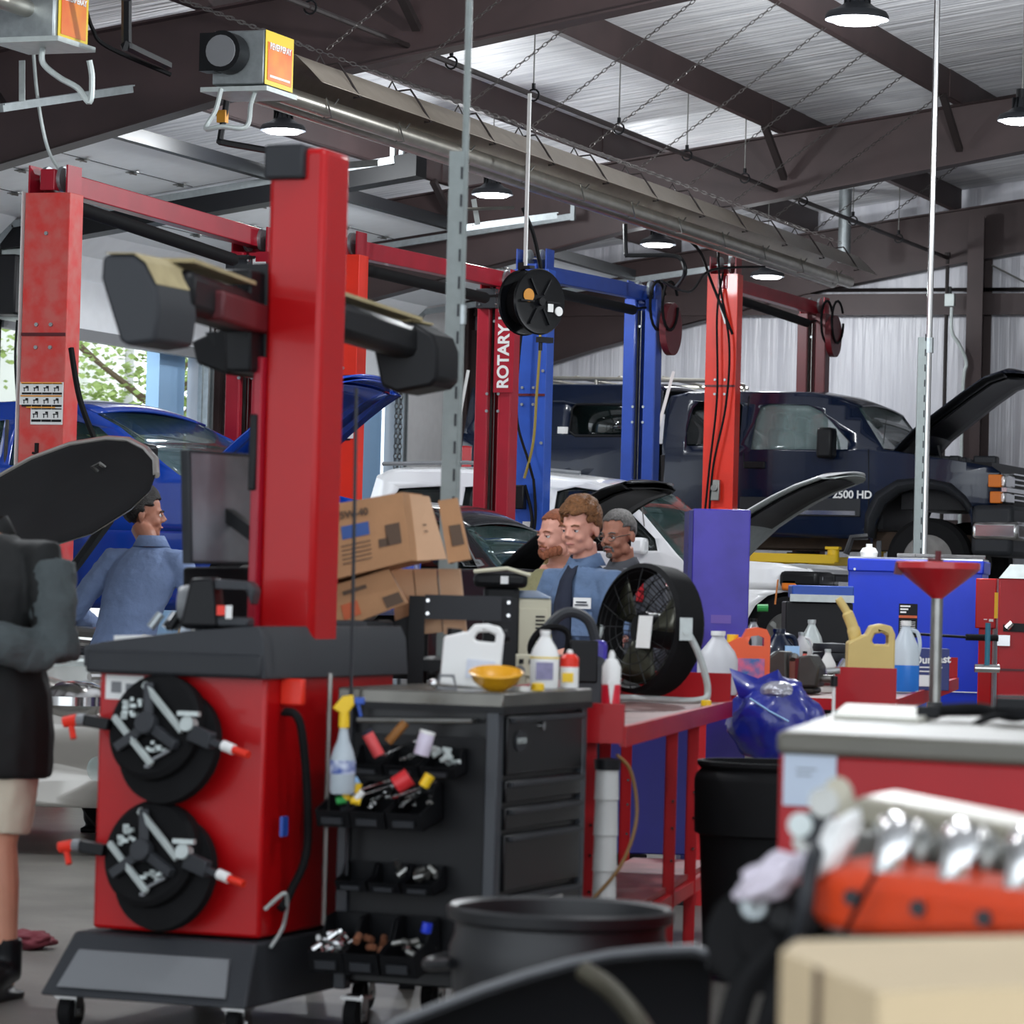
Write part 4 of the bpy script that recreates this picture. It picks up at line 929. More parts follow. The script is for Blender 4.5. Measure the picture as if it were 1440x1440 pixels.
# its hood, hinged at the cowl: a curved slab traced at the car's real distance
def slab(pxz, name, mo, mi, parent, thick=.05, ins=.85):
    pts = [P(*p) for p in pxz]; inv = parent.matrix_basis.inverted() if 0 else None
    Mi = (Matrix.Translation(parent.location) @ Matrix.Rotation(parent.rotation_euler.z, 4, 'Z')).inverted()
    pts = [Mi @ p for p in pts]; c = sum(pts, Vector())/len(pts)
    nr = Vector()
    for i in range(len(pts)): nr += (pts[i]-c).cross(pts[(i+1) % len(pts)]-c)
    nr.normalize(); cam_l = Mi @ C0
    if nr.dot(cam_l-c) < 0: nr = -nr
    def ring(f, d): return [c+(p-c)*f+nr*d for p in pts]
    b = MB(); n = len(pts); b.add(ring(1, 0)+ring(.99, -thick)+ring(.6, -thick*2.2)+[c-nr*thick*2.6], [(i, (i+1) % n, n+(i+1) % n, n+i) for i in range(n)]+[(n+i, n+(i+1) % n, 2*n+(i+1) % n, 2*n+i) for i in range(n)]+[(2*n+i, 2*n+(i+1) % n, 3*n) for i in range(n)])
    o = b.build(name, mo, parent, smooth=50)
    b = MB(); b.add(ring(1.0, .004)+ring(.96, .012)+ring(ins, .006)+[c+nr*.004], [(i, (i+1) % n, n+(i+1) % n, n+i) for i in range(n)]+[(n+i, n+(i+1) % n, 2*n+(i+1) % n, 2*n+i) for i in range(n)]+[(2*n+i, 2*n+(i+1) % n, 3*n) for i in range(n)])
    b.build('hood_frame', mi, o, smooth=50)
    return o, ring
o, ring = slab([(-190, 770, 20.4), (-120, 718, 20.2), (-60, 694, 20), (0, 672, 19.8), (45, 647, 19.6), (100, 627, 19.3), (153, 619, 19.0), (182, 621, 18.8), (204, 633, 18.5), (217, 648, 18.2), (219, 668, 18.0), (211, 690, 17.8), (184, 716, 17.7), (130, 750, 17.6), (72, 768, 17.6), (20, 765, 17.8), (-60, 790, 18.2), (-150, 815, 18.8)], 'hood', 'carsilver', 'rubber', SC, thick=.008)
b = MB(); b.tube([(Matrix.Translation(SC.location) @ Matrix.Rotation(SC.rotation_euler.z, 4, 'Z')).inverted() @ P(*v) for v in [(-120, 716, 20.2), (-60, 692, 20), (0, 670, 19.8), (45, 645, 19.6), (100, 625, 19.3), (153, 617, 19.0), (182, 619, 18.8), (205, 631, 18.5), (219, 647, 18.2), (220, 668, 18.0)]], .018); b.build('hood_edge', 'carsilver', o)
b = MB(); q = [P(140, 652, 18.6), P(152, 660, 18.6), P(142, 668, 18.6), P(130, 656, 18.6)]
Mi = (Matrix.Translation(SC.location) @ Matrix.Rotation(SC.rotation_euler.z, 4, 'Z')).inverted()
b.tube([Mi @ v for v in q], .012, n=4, closed=True); b.build('hood_latch', 'steel', SC)
b = MB(); b.tube([Mi @ P(155, 728, 18.0), Mi @ P(110, 790, 18.4), Mi @ P(60, 850, 18.8)], .03, n=6); b.build('hood_strut', 'darkgrey', SC)
# ------------------------------------------------------------------ equipment in front of the lifts
def TC(name, label, cat, px, Z, z, rz=0, group=None):
    return T(name, label, cat, tuple(G(px, Z, z)), YAW+radians(rz), group)
def cv(o, m): return o
# ---- wheel alignment console with camera tower
O = G(242, 10.9, 0)
AL = T('alignment_machine', 'tall red wheel alignment machine with grey console, tower and camera beam', 'alignment machine', tuple(O))
def lo(px, py, Z): return P(px, py, Z)-O
b = MB(); b.box2((-.285, 0, .31), (.285, 1.0, 1.12)); b.build('cabinet', 'machred', AL, bevel=.012)
b = MB(); b.prism([(-.31, 1.12), (-.31, 1.185), (-.20, 1.205), (.05, 1.24), (.28, 1.26), (.30, 1.22), (.31, 1.10), (.2, 1.10), (-.28, 1.12)], 1.12, y0=.5); b.build('console_top', 'plasgrey', AL, bevel=.015)
b = MB(); b.box2((-.30, -.07, 1.10), (.30, -.03, 1.175)); b.build('console_lip', 'darkgrey', AL, bevel=.012)
b = MB(); b.hexa([(-.39, -.14, .11), (.31, -.14, .11), (.31, 1.05, .11), (-.39, 1.05, .11)], [(-.33, -.03, .30), (.29, -.03, .30), (.29, 1.02, .30), (-.33, 1.02, .30)]); o = b.build('base_skirt', 'plasgrey', AL, bevel=.01)
b = MB(); b.hexa([(-.33, -.128, .14), (.24, -.128, .14), (.22, -.06, .25), (-.29, -.06, .25)], [(-.33, -.138, .14), (.24, -.138, .14), (.22, -.075, .25), (-.29, -.075, .25)]); b.build('skirt_panel', 'midgrey', o, smooth=0)
def caster(parent, x, y, r=.055):
    b = MB(); b.cyl((x-.02, y, r), (x+.02, y, r), r, n=18); o = b.build('caster', 'rubber', parent)
    b = MB(); b.box((x-.028, y, r+.02), (.006, .05, r*1.3)); b.box((x+.028, y, r+.02), (.006, .05, r*1.3)); b.box((x, y, r*1.85), (.075, .075, .012)); b.cyl((x-.035, y, r), (x+.035, y, r), .01, n=8); b.build('fork', 'chrome', o)
for x in (-.33, .24):
    for y in (-.04, .92): caster(AL, x, y)
# tower
b = MB(); b.box2((.105, .30, 1.14), (.30, .50, 2.76)); o = b.build('tower', 'machred', AL, bevel=.02)
b = MB(); b.box2((.10, .27, 2.66), (.235, .40, 2.77)); b.build('tower_cap', 'darkgrey', o, bevel=.01)
b = MB(); b.box2((.085, .27, 1.25), (.115, .33, 2.1)); b.build('slide_rail', 'liftcrimson', o, bevel=.005)
b = MB(); b.box2((.08, .26, 1.68), (.105, .30, 1.92)); b.build('latch_block', 'black', o, bevel=.005)
# camera beam along the building axis
bx = lo(205, 425, 10.2); bz = 2.17
b = MB(); b.hexa([(.01, .22, 2.05), (.10, .22, 2.05), (.10, .6, 2.05), (.01, .6, 2.05)], [(.0, .20, 2.37), (.10, .20, 2.37), (.10, .6, 2.37), (.0, .6, 2.37)]); b.hexa([(-.12, .28, 2.08), (.01, .24, 2.04), (.01, .5, 2.04), (-.12, .5, 2.08)], [(-.14, .28, 2.15), (.01, .24, 2.2), (.01, .5, 2.2), (-.14, .5, 2.15)]); b.build('beam_mount', 'black', AL, bevel=.01)
outl = [(143, 362), (149, 358), (188, 358), (205, 371), (220, 401), (224, 435), (218, 480), (177, 486), (167, 478), (154, 435), (141, 392)]
f = [lo(px, py, 10.15) for px, py in outl]; sh = Vector((0, .25, 0)); cc = sum(f, Vector())/len(f)
b = MB(); b.hexa(f, [cc+(p-cc)*1.0+sh for p in f]); pod = b.build('camera_pod', 'plasgrey', AL, bevel=.012)
beigetop = mat('beige_cover', 'b5a67e', .8, noise=.2, nscale=12)  # beige tone laid over the upper faces of pods and arms
b = MB(); up = Vector((0, 0, .003)); q = [f[1], f[2], f[3], f[4]]
for i in range(3): b.hexa([q[i]+up, q[i+1]+up, q[i+1]+sh+up, q[i]+sh+up], [q[i]+up*2, q[i+1]+up*2, q[i+1]+sh+up*2, q[i]+sh+up*2])
b.build('beige_top', beigetop, pod, smooth=0)
a0 = cc+sh*.9+Vector((.03, 0, .03)); a1 = Vector((.0, .42, 2.24))
b = MB(); b.bar(a0, a1, .12, .13); arm = b.build('beam_arm', 'black', AL, bevel=.03)
b = MB(); b.bar(a0+Vector((0, 0, .09)), a1+Vector((0, 0, .09)), .12, .012); b.build('beige_top', beigetop, arm)
b = MB(); b.bar(a0+(a1-a0)*.3+Vector((.03, -.02, -.02)), a1+Vector((.03, -.02, -.02)), .125, .09); b.build('red_band', 'liftmaroon', arm, bevel=.01)
b = MB(); b.tube([a1+Vector((.02, -.07, .1)), a1+Vector((.04, -.1, 0)), a1+Vector((.03, -.08, -.1))], .02); b.build('hub_ring', 'steel', arm)
g = [lo(px, py, 12.05) for px, py in [(px-22, py) for px, py in [(550, 462), (600, 452), (630, 470), (638, 490), (637, 533), (627, 543), (580, 552), (557, 543), (547, 493)]]]
b = MB(); b.hexa(g, [p+Vector((0, .2, 0)) for p in g]); pod2 = b.build('camera_pod', 'black', AL, bevel=.012)
e0 = Vector((.24, .48, 2.24)); e1 = sum(g, Vector())/len(g)+Vector((-.03, .08, .06))
q = [lo(x, y, 11.2) for x, y in [(330, 372), (391, 369), (391, 516), (345, 512), (305, 492), (288, 468), (330, 462)]]; b = MB(); b.hexa(q, [p+Vector((0, .22, 0)) for p in q]); b.build('mount_plate', 'black', AL, smooth=0)
b = MB(); b.bar(e0, e1, .10, .12); arm2 = b.build('beam_arm', 'black', AL, bevel=.03)
b = MB(); b.bar(e0+Vector((0, 0, .08)), e1+Vector((0, 0, .08)), .09, .012); b.hexa([g[0]+up, g[1]+up, g[1]+Vector((0, .2, 0))+up, g[0]+Vector((0, .2, 0))+up], [g[0]+up*3, g[1]+up*3, g[1]+Vector((0, .2, 0))+up*3, g[0]+Vector((0, .2, 0))+up*3]); b.build('beige_top', beigetop, arm2)
# monitor
mf = [lo(253, 632, 11.2), lo(362, 640, 11.5), lo(362, 795, 11.5), lo(256, 793, 11.2)]
nn = (mf[1]-mf[0]).cross(mf[2]-mf[0]).normalized()*.035
b = MB(); b.hexa(mf, [p-nn for p in mf]); mo = b.build('monitor', 'darkgrey', AL, bevel=.004)
cm = sum(mf, Vector())/4; q = [cm+(p-cm)*.94+nn*.05 for p in mf]
if (C0-O-cm).dot(nn) < 0: q = [cm+(p-cm)*.94-nn*1.06 for p in mf]
b = MB(); b.hexa(q, [p+nn*.02 for p in q]); b.build('screen', mat('screen_reflections', '7d8086', .2, col2='3a3c42', nscale=2.2, spec=1), mo, smooth=0)  # mottled greys paint the room's reflections onto the screen
b = MB(); b.bar(cm, Vector((.12, .38, 1.5)), .04, .04); b.build('monitor_arm', 'black', AL)
q = [lo(256, 797, 11.45), lo(360, 797, 11.55), lo(360, 885, 11.55), lo(256, 885, 11.45)]; b = MB(); b.hexa(q, [p+Vector((0, .2, 0)) for p in q]); b.build('printer_housing', 'black', AL, bevel=.01)
q = [lo(466, 872, 12.0), lo(514, 872, 12.05), lo(518, 930, 12.05), lo(463, 930, 12.0)]; b = MB(); b.hexa(q, [p+Vector((0, .25, 0)) for p in q]); b.build('side_console', 'plasgrey', AL, bevel=.01)
b = MB(); b.box2((-.29, .1, 1.19), (-.0, .5, 1.215)); b.build('paper_tray', 'white', AL, smooth=0)
# column of cables and rods on the right side
b = MB(); b.tube(bez([(.30, .1, 1.0), (.36, .1, .95), (.37, .15, .6), (.34, .1, .45), (.33, .05, .4)]), .014); b.build('cable', 'rubber', AL)
b = MB(); b.tube(bez([(.3, .0, .40), (.36, .02, .45), (.32, .1, .35), (.30, .05, .28)]), .006, n=5); b.build('cable', 'galvlight', AL)
b = MB(); b.tube([(.43, .15, 1.12), (.43, .15, .35)], .008, n=6); b.build('rod', 'steel', AL)
b = MB(); b.box2((.285, .1, 1.02), (.36, .13, 1.10)); b.build('hanger_bracket', 'liftorange', AL, bevel=.005)
b = MB(); b.tube(bez([(.47, .2, 2.0), (.475, .2, 1.6), (.48, .2, 1.1), (.48, .2, .5)]), .006, n=5); b.build('cable', 'darkgrey', AL)
b = MB(); b.box2((.32, .05, .62), (.33, .09, .68)); b.build('blue_tag', 'liftblue', AL, smooth=0)
b = MB(); b.box2((-.26, -.004, 1.02), (-.13, 0, 1.095)); s_ = b.build('sticker', 'white', AL, smooth=0)
b = MB(); b.box2((-.24, -.006, 1.04), (-.205, -.003, 1.075)); b.box2((-.19, -.006, 1.04), (-.155, -.003, 1.07)); b.build('sticker_print', 'midgrey', s_, smooth=0)
# card reader box on top of the console, seen in front of the tower
R_ = T('scanner_dock', 'black handheld scanner dock with red and white sticker on grey console', 'scanner', tuple(O+Vector((.1, .02, 1.25))), radians(12))
b = MB(); b.prism([(-.10, 0), (-.07, .15), (.0, .155), (.02, .0)], .12); b.build('cradle', 'black', R_, bevel=.01)
b = MB(); b.prism([(-.0, .12), (.0, .15), (.11, .145), (.13, .12), (.12, .07), (.10, .12)], .10); b.box((.045, 0, .02), (.13, .1, .03)); b.build('handset', 'plasgrey', R_, bevel=.008)
b = MB(); b.box((.03, -.064, .055), (.025, .004, .03)); b.build('sticker', 'liftorange', R_, smooth=0)
b = MB(); b.box((.055, -.064, .05), (.02, .004, .04)); b.build('sticker', 'white', R_, smooth=0)
b = MB(); b.lathe([(0, -.02), (.055, -.02), (.06, 0), (.055, .02), (0, .02)], n=20, X=Matrix.Translation((-.10, .03, .07)) @ Matrix.Rotation(pi/2, 4, 'Y')); b.build('disc', 'midgrey', R_)
R_ = T('socket_bits', 'small pile of chrome fittings on the left of the grey console', 'fittings', tuple(O+Vector((-.07, -.0, 1.245))), .3)
for i in range(6):
    b = MB(); x, y = random.uniform(-.05, .05), random.uniform(-.04, .04); b.cyl((x, y, .0), (x+.03, y+.01, .02+random.random()*.03), .014, n=10); b.build('fitting', ['chrome', 'black', 'galv'][i % 3], R_)
# wheel clamps hung on the red front
def clamp(px, py, lab):
    p = lo(px, py, 10.82); r = T('wheel_clamp', lab, 'wheel clamp', tuple(O+Vector((p.x, -.10, p.z))), 0, group='wheel clamps hung on the alignment machine')
    X = Matrix.Rotation(radians(-14), 4, 'X') @ Matrix.Rotation(radians(-8), 4, 'Z')
    def Y(v): return X @ Vector(v)
    XR = X @ Matrix.Rotation(pi/2, 4, 'X')
    b = MB(); b.lathe([(0, -.07), (.15, -.07), (.165, -.05), (.165, .0), (.15, .012), (0, .012)], n=40, X=XR); b.lathe([(.12, -.03), (.178, -.04), (.18, -.07), (.12, -.09)], n=40, X=X @ Matrix.Translation((.03, 0, -.05)) @ Matrix.Rotation(pi/2, 4, 'X')); b.build('target_disc', 'rubber', r)
    b = MB()
    for a in (100, 215, 330): b.bar(Y((0, -.03, 0)), Y((.13*cos(radians(a)), -.03, .13*sin(radians(a)))), .03, .03)
    b.cyl(Y((0, -.02, 0)), Y((0, -.06, 0)), .035, n=16); b.build('hub', 'plasgrey', r, bevel=.004)
    for s in (-1, 1):
        b = MB(); d = Vector((cos(radians(-42)), 0, sin(radians(-42)))); nrm = Vector((-d.z, 0, d.x)); c = nrm*(.07*s); b.bar(Y(c-d*.11+Vector((0, -.035, 0))), Y(c+d*.11+Vector((0, -.035, 0))), .014, .02); b.build('guide_bar', 'galvlight', r, bevel=.002)
    rr = random.Random(px); b = MB()
    for i in range(14): b.box(Y((-.07+rr.uniform(-.03, .03), -.028, .05+rr.uniform(-.03, .03))), (.018, .01, .012), rr.random()*3)
    for i in range(8): b.box(Y((.04+rr.uniform(-.035, .03), -.028, -.075+rr.uniform(-.01, .02))), (.02, .01, .01), rr.random()*3)
    b.build('dotted_target', 'galvlight', r, smooth=0)
    b = MB(); b.bar(Y((.15, -.02, -.02)), Y((.24, -.03, -.05)), .03, .05); b.bar(Y((.22, -.03, -.045)), Y((.30, -.03, -.07)), .02, .02); ar = b.build('clamp_arm', 'plasgrey', r, bevel=.004)
    b = MB(); b.cyl(Y((.28, -.03, -.062)), Y((.32, -.03, -.075)), .016, n=10); b.build('white_sleeve', 'white', ar)
    b = MB(); b.cyl(Y((.32, -.03, -.075)), Y((.375, -.03, -.09)), .012, n=10); b.build('red_tip', 'liftorange', ar)
    b = MB(); b.box(Y((.155, -.05, .03)), (.07, .02, .014)); b.cyl(Y((.15, -.05, .0)), Y((.15, -.02, .0)), .024, n=12); b.build('clamp_knob', 'galvlight', r)
    b = MB(); b.bar(Y((-.15, -.02, .0)), Y((-.23, -.04, .01)), .04, .035); ar = b.build('clamp_arm', 'black', r, bevel=.004)
    b = MB(); b.cyl(Y((-.23, -.04, .01)), Y((-.255, -.045, .01)), .02, n=10); b.build('grey_sleeve', 'midgrey', ar)
    b = MB(); b.cyl(Y((-.255, -.045, .01)), Y((-.30, -.05, .0)), .018, n=10); b.cyl(Y((-.28, -.045, .0)), Y((-.26, -.045, -.05)), .01, n=8); b.build('red_tip', 'liftorange', ar)
    b = MB(); b.bar(Y((.03, -.03, -.11)), Y((.09, -.03, -.08)), .012, .008); b.box(Y((.05, -.08, -.14)), (.014, .01, .01)); b.build('scale_mark', 'midgrey', r)
clamp(212, 1022, 'upper black wheel clamp with silver bars and red tips on red cabinet')
clamp(207, 1200, 'lower black wheel clamp with silver bars and red tips on red cabinet')
# ---- black tool cart with side bins
zc = G(690, 10.8, 0); K = 1.04
CT = T('tool_cart', 'black drawer tool cart with small parts bins on its side', 'tool cart', tuple(zc)); CT.scale = (1, 1, K)
W, Dp = .52, .76
b = MB(); b.box2((-W, .02, .16), (-.01, Dp, .99)); b.build('body', 'blackgloss', CT, bevel=.006)
b = MB(); b.box2((-W-.01, -.02, .985), (.02, Dp+.02, 1.035)); b.build('worktop', mat('cart_top', '6e6c66', .25, .6, noise=.25, nscale=5), CT, bevel=.006)
b = MB(); b.box2((-W-.012, -.022, .975), (.022, Dp+.022, .995)); b.build('top_trim', 'black', CT)
for x in (-.035, -W+.0):
    b = MB(); b.box2((x, -.02, .14), (x+.04, .03, .98)); b.build('corner_post', mat('postgrey', '2e3238', .4), CT, bevel=.004)
b = MB(); b.box2((-.02, Dp-.03, .14), (.01, Dp+.01, .98)); b.build('corner_post', 'postgrey' if 0 else _mats['postgrey'], CT, bevel=.004)
zs = [(.79, .965), (.71, .775), (.63, .695), (.45, .615), (.18, .435)]
for i, (z0, z1) in enumerate(zs):
    b = MB(); b.box2((-.01, .045, z0), (.012, Dp-.04, z1)); o = b.build('drawer', 'blackgloss', CT, bevel=.004)
    h = MB(); h.box2((.012, .06, z1-.02), (.03, Dp-.055, z1-.004)); h.build('drawer_pull', 'darkgrey', o, bevel=.003)
    if i == 0:
        h = MB(); h.lathe([(0, 0), (.032, 0), (.032, .004), (0, .004)], n=24, sx=1.5, X=Matrix.Translation((.012, .15, .89)) @ Matrix.Rotation(pi/2, 4, 'Y') @ Matrix.Rotation(pi/2, 4, 'Z')); h.build('badge', 'darkgrey', o)
        text('MATCO', .022, 'galvlight', o, frame((.019, .15, .89), (0, 1, 0), (0, 0, 1)), bold=.0008)
        h = MB(); h.cyl((.012, .34, .93), (.02, .34, .93), .014, n=12); h.build('lock', 'chrome', o)
b = MB(); b.box2((.012, .05, .22), (.016, .56, .41)); o = b.build('paper_sheet', 'white', CT, smooth=0)
b = MB()
for i in range(9): b.box2((.016, .07, .25+i*.016), (.0175, .53, .252+i*.016))
b.build('print_lines', 'galvlight', o, smooth=0)
b = MB(); b.tube([(.018, .16, .235), (.018, .3, .25), (.018, .42, .26), (.018, .5, .24)], .003, n=4); b.tube([(.018, .33, .25), (.018, .42, .245), (.018, .5, .225)], .006, n=4); b.build('swoosh', 'black', o)
b = MB(); b.tube([(-W+.07, -.045, .94), (-.07, -.045, .95)], .008); b.cyl((-W+.08, -.045, .94), (-W+.08, 0, .94), .006, n=6); b.cyl((-.08, -.045, .95), (-.08, 0, .95), .006, n=6); b.build('push_handle', 'steel', CT)
b = MB(); b.box2((-W+.04, -.005, .2), (-.04, .012, .90)); b.build('peg_panel', 'black', CT, smooth=0)
for x in (-.05, -W+.05):
    for y in (.05, Dp-.08): caster(CT, x, y, .06)
def hbin(name_lab, x, z, w=.105, d=.13, h=.075):
    r = T('parts_bin', name_lab, 'parts bin', tuple(zc+Vector((x, -.012, z))), 0, group='black parts bins on the cart side')
    t = .004; r.rotation_euler.x = radians(10); b = MB()
    b.box2((-w/2, -d, 0), (w/2, 0, t)); b.box2((-w/2, -t, 0), (w/2, 0, h))
    b.hexa([(-w/2, -d, 0), (w/2, -d, 0), (w/2, -d+t, 0), (-w/2, -d+t, 0)], [(-w/2, -d-.015, h*.5), (w/2, -d-.015, h*.5), (w/2, -d-.011, h*.5), (-w/2, -d-.011, h*.5)])
    for s in (-1, 1):
        x0 = s*w/2; b.add([(x0, 0, 0), (x0, -d, 0), (x0, -d-.013, h*.5), (x0, -d*.55, h*.62), (x0, -d*.35, h), (x0, 0, h)]+[(x0-s*t, 0, 0), (x0-s*t, -d, 0), (x0-s*t, -d-.013, h*.5), (x0-s*t, -d*.55, h*.62), (x0-s*t, -d*.35, h), (x0-s*t, 0, h)],
              [(0, 1, 2, 3, 4, 5), (11, 10, 9, 8, 7, 6)]+[(i, (i+1) % 6, 6+(i+1) % 6, 6+i) for i in range(6)])
    b.build('bin_shell', 'black', r, smooth=0)
    for s in (0,):
        b = MB(); b.box2((-w*.3, -d-.018, h*.12), (w*.3, -d-.006, h*.3)); b.build('label_lip', 'darkgrey', r, smooth=0)
    return r
rows = [(.83, [-.385, -.27, -.15], .114, .10, .075, 'top row'), (.685, [-.46, -.345, -.225], .118, .17, .11, 'second row'), (.475, [-.425, -.315, -.205], .108, .10, .07, 'third row'), (.25, [-.455, -.34, -.22], .118, .2, .14, 'bottom row')]
bins = []
for z, xs, w, d, h, rn in rows:
    for i, x in enumerate(xs):
        bins.append((hbin('black plastic parts bin in the %s on the cart, %s' % (rn, ['at its left end', 'in the middle', 'at its right end'][i]), x, z, w-.006, d, h), x, z, w, d, h))
rr = random.Random(11)
def wr(parent_none, loc, L, rz, tilt, lab, grp):
    r = T('wrench', lab, 'wrench', loc, rz, group=grp); r.rotation_euler.x = tilt
    b = MB(); b.box((0, 0, 0), (.009, L, .004)); b.build('shank', 'chrome', r, bevel=.001)
    b = MB(); b.lathe([(.006, -.003), (.012, -.003), (.012, .003), (.006, .003)], n=10, o=(0, L/2, 0)); b.build('ring_end', 'chrome', r)
    b = MB(); b.box((.007, -L/2-.004, 0), (.006, .016, .005)); b.box((-.007, -L/2-.004, 0), (.006, .016, .005)); b.build('open_end', 'chrome', r)
for k in (4, 5, 1):
    bn, x, z, w, d, h = bins[k]
    for i in range(6 if k > 1 else 3):
        p = zc+Vector((x+rr.uniform(-w*.3, w*.3), -.012-d*.55+rr.uniform(-.02, .03), z+.055+i*.008)); wr(None, tuple(p), rr.uniform(.09, .14), rr.uniform(-.9, .9), radians(18), 'chrome wrench lying in a %s bin of the cart' % ('top row middle' if k == 1 else 'second row middle' if k == 4 else 'second row right'), 'wrenches in the cart bins')
sock = None
for k, n, col_ in ((9, 26, 'chrome'), (2, 8, 'galvlight'), (10, 7, mat('rust', '7a4a30', .8, noise=.3, nscale=20)), (11, 9, 'steel'), (8, 7, 'steel'), (7, 3, 'steel')):
    bn, x, z, w, d, h = bins[k]
    for i in range(n):
        p = zc+Vector((x+rr.uniform(-w*.38, w*.38), -.02-d*rr.uniform(.15, .95), z+.03+rr.uniform(0, .045)))
        b = MB(); R = rr.uniform(.007, .012); a = rr.uniform(0, 3); dv = Vector((cos(a), sin(a), rr.uniform(-.2, .8)))*.014
        b.cyl(-dv, dv, R, n=10); o = b.build('socket', col_, None); o.location = p
        tag(o, 'small metal socket or fitting in the cart bins, %s' % {9: 'bottom row left', 2: 'top row right', 10: 'bottom row middle', 11: 'bottom row right', 8: 'third row right', 7: 'third row middle'}[k], 'socket', 'sockets in bin %s' % {9: 'bottom left', 2: 'top right', 10: 'bottom middle', 11: 'bottom right', 8: 'third right', 7: 'third middle'}[k])
def smallcan(px, py, Z, r, h, m, m2, lab, tilt=0, name='bottle'):
    p = P(px, py, Z); R_ = T(name, lab, name.replace('_', ' '), tuple(p), YAW); R_.rotation_euler.y = radians(tilt)
    b = MB(); b.lathe([(0, -h/2), (r*.95, -h/2), (r, -h/2+.004), (r, h*.35), (r*.9, h*.4)], n=18); b.build('body', m, R_)
    b = MB(); b.lathe([(r*.9, h*.36), (r*1.02, h*.38), (r*1.02, h*.5), (0, h*.5)], n=18); b.build('cap', m2, R_)
    return R_
smallcan(524, 1045, 10.7, .018, .085, mat('pinkred', 'd4484a', .45), 'navycloth', 'small red spray bottle with dark cap lying in top row bin', -30)
smallcan(597, 1045, 10.7, .024, .075, mat('palecup', 'cfc6d8', .5), 'white', 'small white capped cup standing in the top row middle bin', 14, 'cup')
smallcan(558, 1030, 10.75, .014, .08, mat('brownh', '8a5a24', .6), 'brownh' if 0 else _mats['brownh'], 'brown wooden handled brush in the top row bins', 40, 'brush')
smallcan(566, 1099, 10.62, .028, .05, mat('redcup', 'cf2a30', .4), _mats['redcup'], 'bright red cap lying on wrenches in second row middle bin', 55, 'cap')
smallcan(600, 1098, 10.62, .016, .04, 'yellow', 'yellow', 'small yellow cap in the second row right bin', 30, 'cap')
for i, (px, py, m_) in enumerate([(487, 1118, 'yellow'), (502, 1108, 'yellow'), (505, 1118, 'white'), (498, 1100, 'lightblue'), (480, 1125, mat('green', '2e9a4a', .5)), (500, 1126, 'yellow')]):
    smallcan(px, py, 10.62, .012, .03, m_, m_, ['yellow', 'yellow', 'white', 'pale blue', 'green', 'yellow'][i]+' small cap in the left second row bin, %s' % ['left side', 'upper right', 'right side', 'top of pile', 'lowest left', 'lowest right'][i], 20*i, 'cap')
smallcan(600, 1305, 10.6, .016, .03, 'cblue', 'cblue', 'bright blue small cap in the bottom right bin', 10, 'cap')
# spray bottle in front of the cart
R_ = TC('spray_bottle', 'clear spray bottle with yellow trigger and blue label hanging at the cart corner', 'spray bottle', 481, 10.6, .77)
b = MB(); b.lathe([(0, 0), (.034, 0), (.038, .01), (.038, .10), (.03, .13), (.018, .16), (.013, .19), (.013, .20)], n=24); b.build('bottle', mat('clearplastic', 'b9c4cc', .25, alpha=.85), R_)
b = MB(); b.lathe([(.0385, .06), (.0388, .06), (.0388, .10), (.0385, .10)], n=24, cap=False); b.build('label', mat('bluelabel', '2c4a9a', .5, col2='c8d0e0', nscale=30), R_)
b = MB(); b.cyl((0, 0, .195), (0, 0, .245), .016, n=14); b.prism([(-.035, .255), (-.005, .29), (.025, .295), (.03, .265), (.012, .24), (-.012, .24)], .03); b.build('trigger_head', 'yellow', R_, bevel=.004)
b = MB(); b.box((.045, 0, .278), (.03, .025, .02)); b.bar((.04, 0, .27), (.05, 0, .23), .012, .01); b.build('nozzle', 'liftblue', R_, bevel=.003)
# ---- red workbench
def bench(name, lab, px, Z, L, ang, wd, ztop, legs, endw=.2):
    r = TC(name, lab, 'workbench', px, Z, 0, ang)
    b = MB(); b.box2((-wd, 0, ztop-.02), (0, L, ztop)); b.build('bench_top', mat('worn_top', '8a6a66', .45, .2, noise=.35, nscale=5), r, smooth=0)
    b = MB(); b.box2((-.015, -.01, ztop-.06), (.008, L, ztop+.006)); b.build('front_rail', 'liftorange' if 0 else 'cabred', r, smooth=0)
    b = MB(); b.box2((-wd, L-.02, ztop-.06), (0, L, ztop+.12)); b.box2((-wd-.01, 0, ztop-.06), (-wd+.01, L, ztop+.12)); b.build('back_panel', 'cabred', r, smooth=0)
    b = MB(); b.box2((-wd, -.02, ztop-.05), (0, 0, ztop)); b.box2((-.13 if wd < .5 else -.27, -.021, ztop-.05), (0, 0, ztop+(.08 if wd < .5 else .14))); b.build('end_panel', 'cabred', r, smooth=0)
    for x, y in legs:
        b = MB(); b.box2((x-.045, y, 0), (x, y+.006, ztop-.05)); b.box2((x-.045, y, 0), (x-.039, y+.045, ztop-.05)); o = b.build('leg', 'liftred', r, smooth=0)
        h = MB()
        for z in (.62, .52, .4): h.cyl((x-.012, y-.006, z), (x-.012, y, z), .006, n=6)
        h.build('leg_bolt', 'chrome', o)
    b = MB(); b.box2((-wd+.05, .9, .28), (-.05, L-.15, .30)); b.build('lower_shelf', mat('pinkshelf', '9a4a4a', .5, noise=.3), r, smooth=0)
    b = MB(); b.bar((-.04, .9, .25), (-.04, L-.2, .25), .03, .05); b.build('lower_rail', 'liftred', r, smooth=0)
    return r
BN = bench('workbench', 'red steel workbench with the drum fan on it', 868, 11.65, 3.1, -10, .42, .945, [(-.10, .06), (-.02, 1.55), (-.02, 2.2), (-.38, 2.3), (-.38, .2), (-.38, 2.9)])
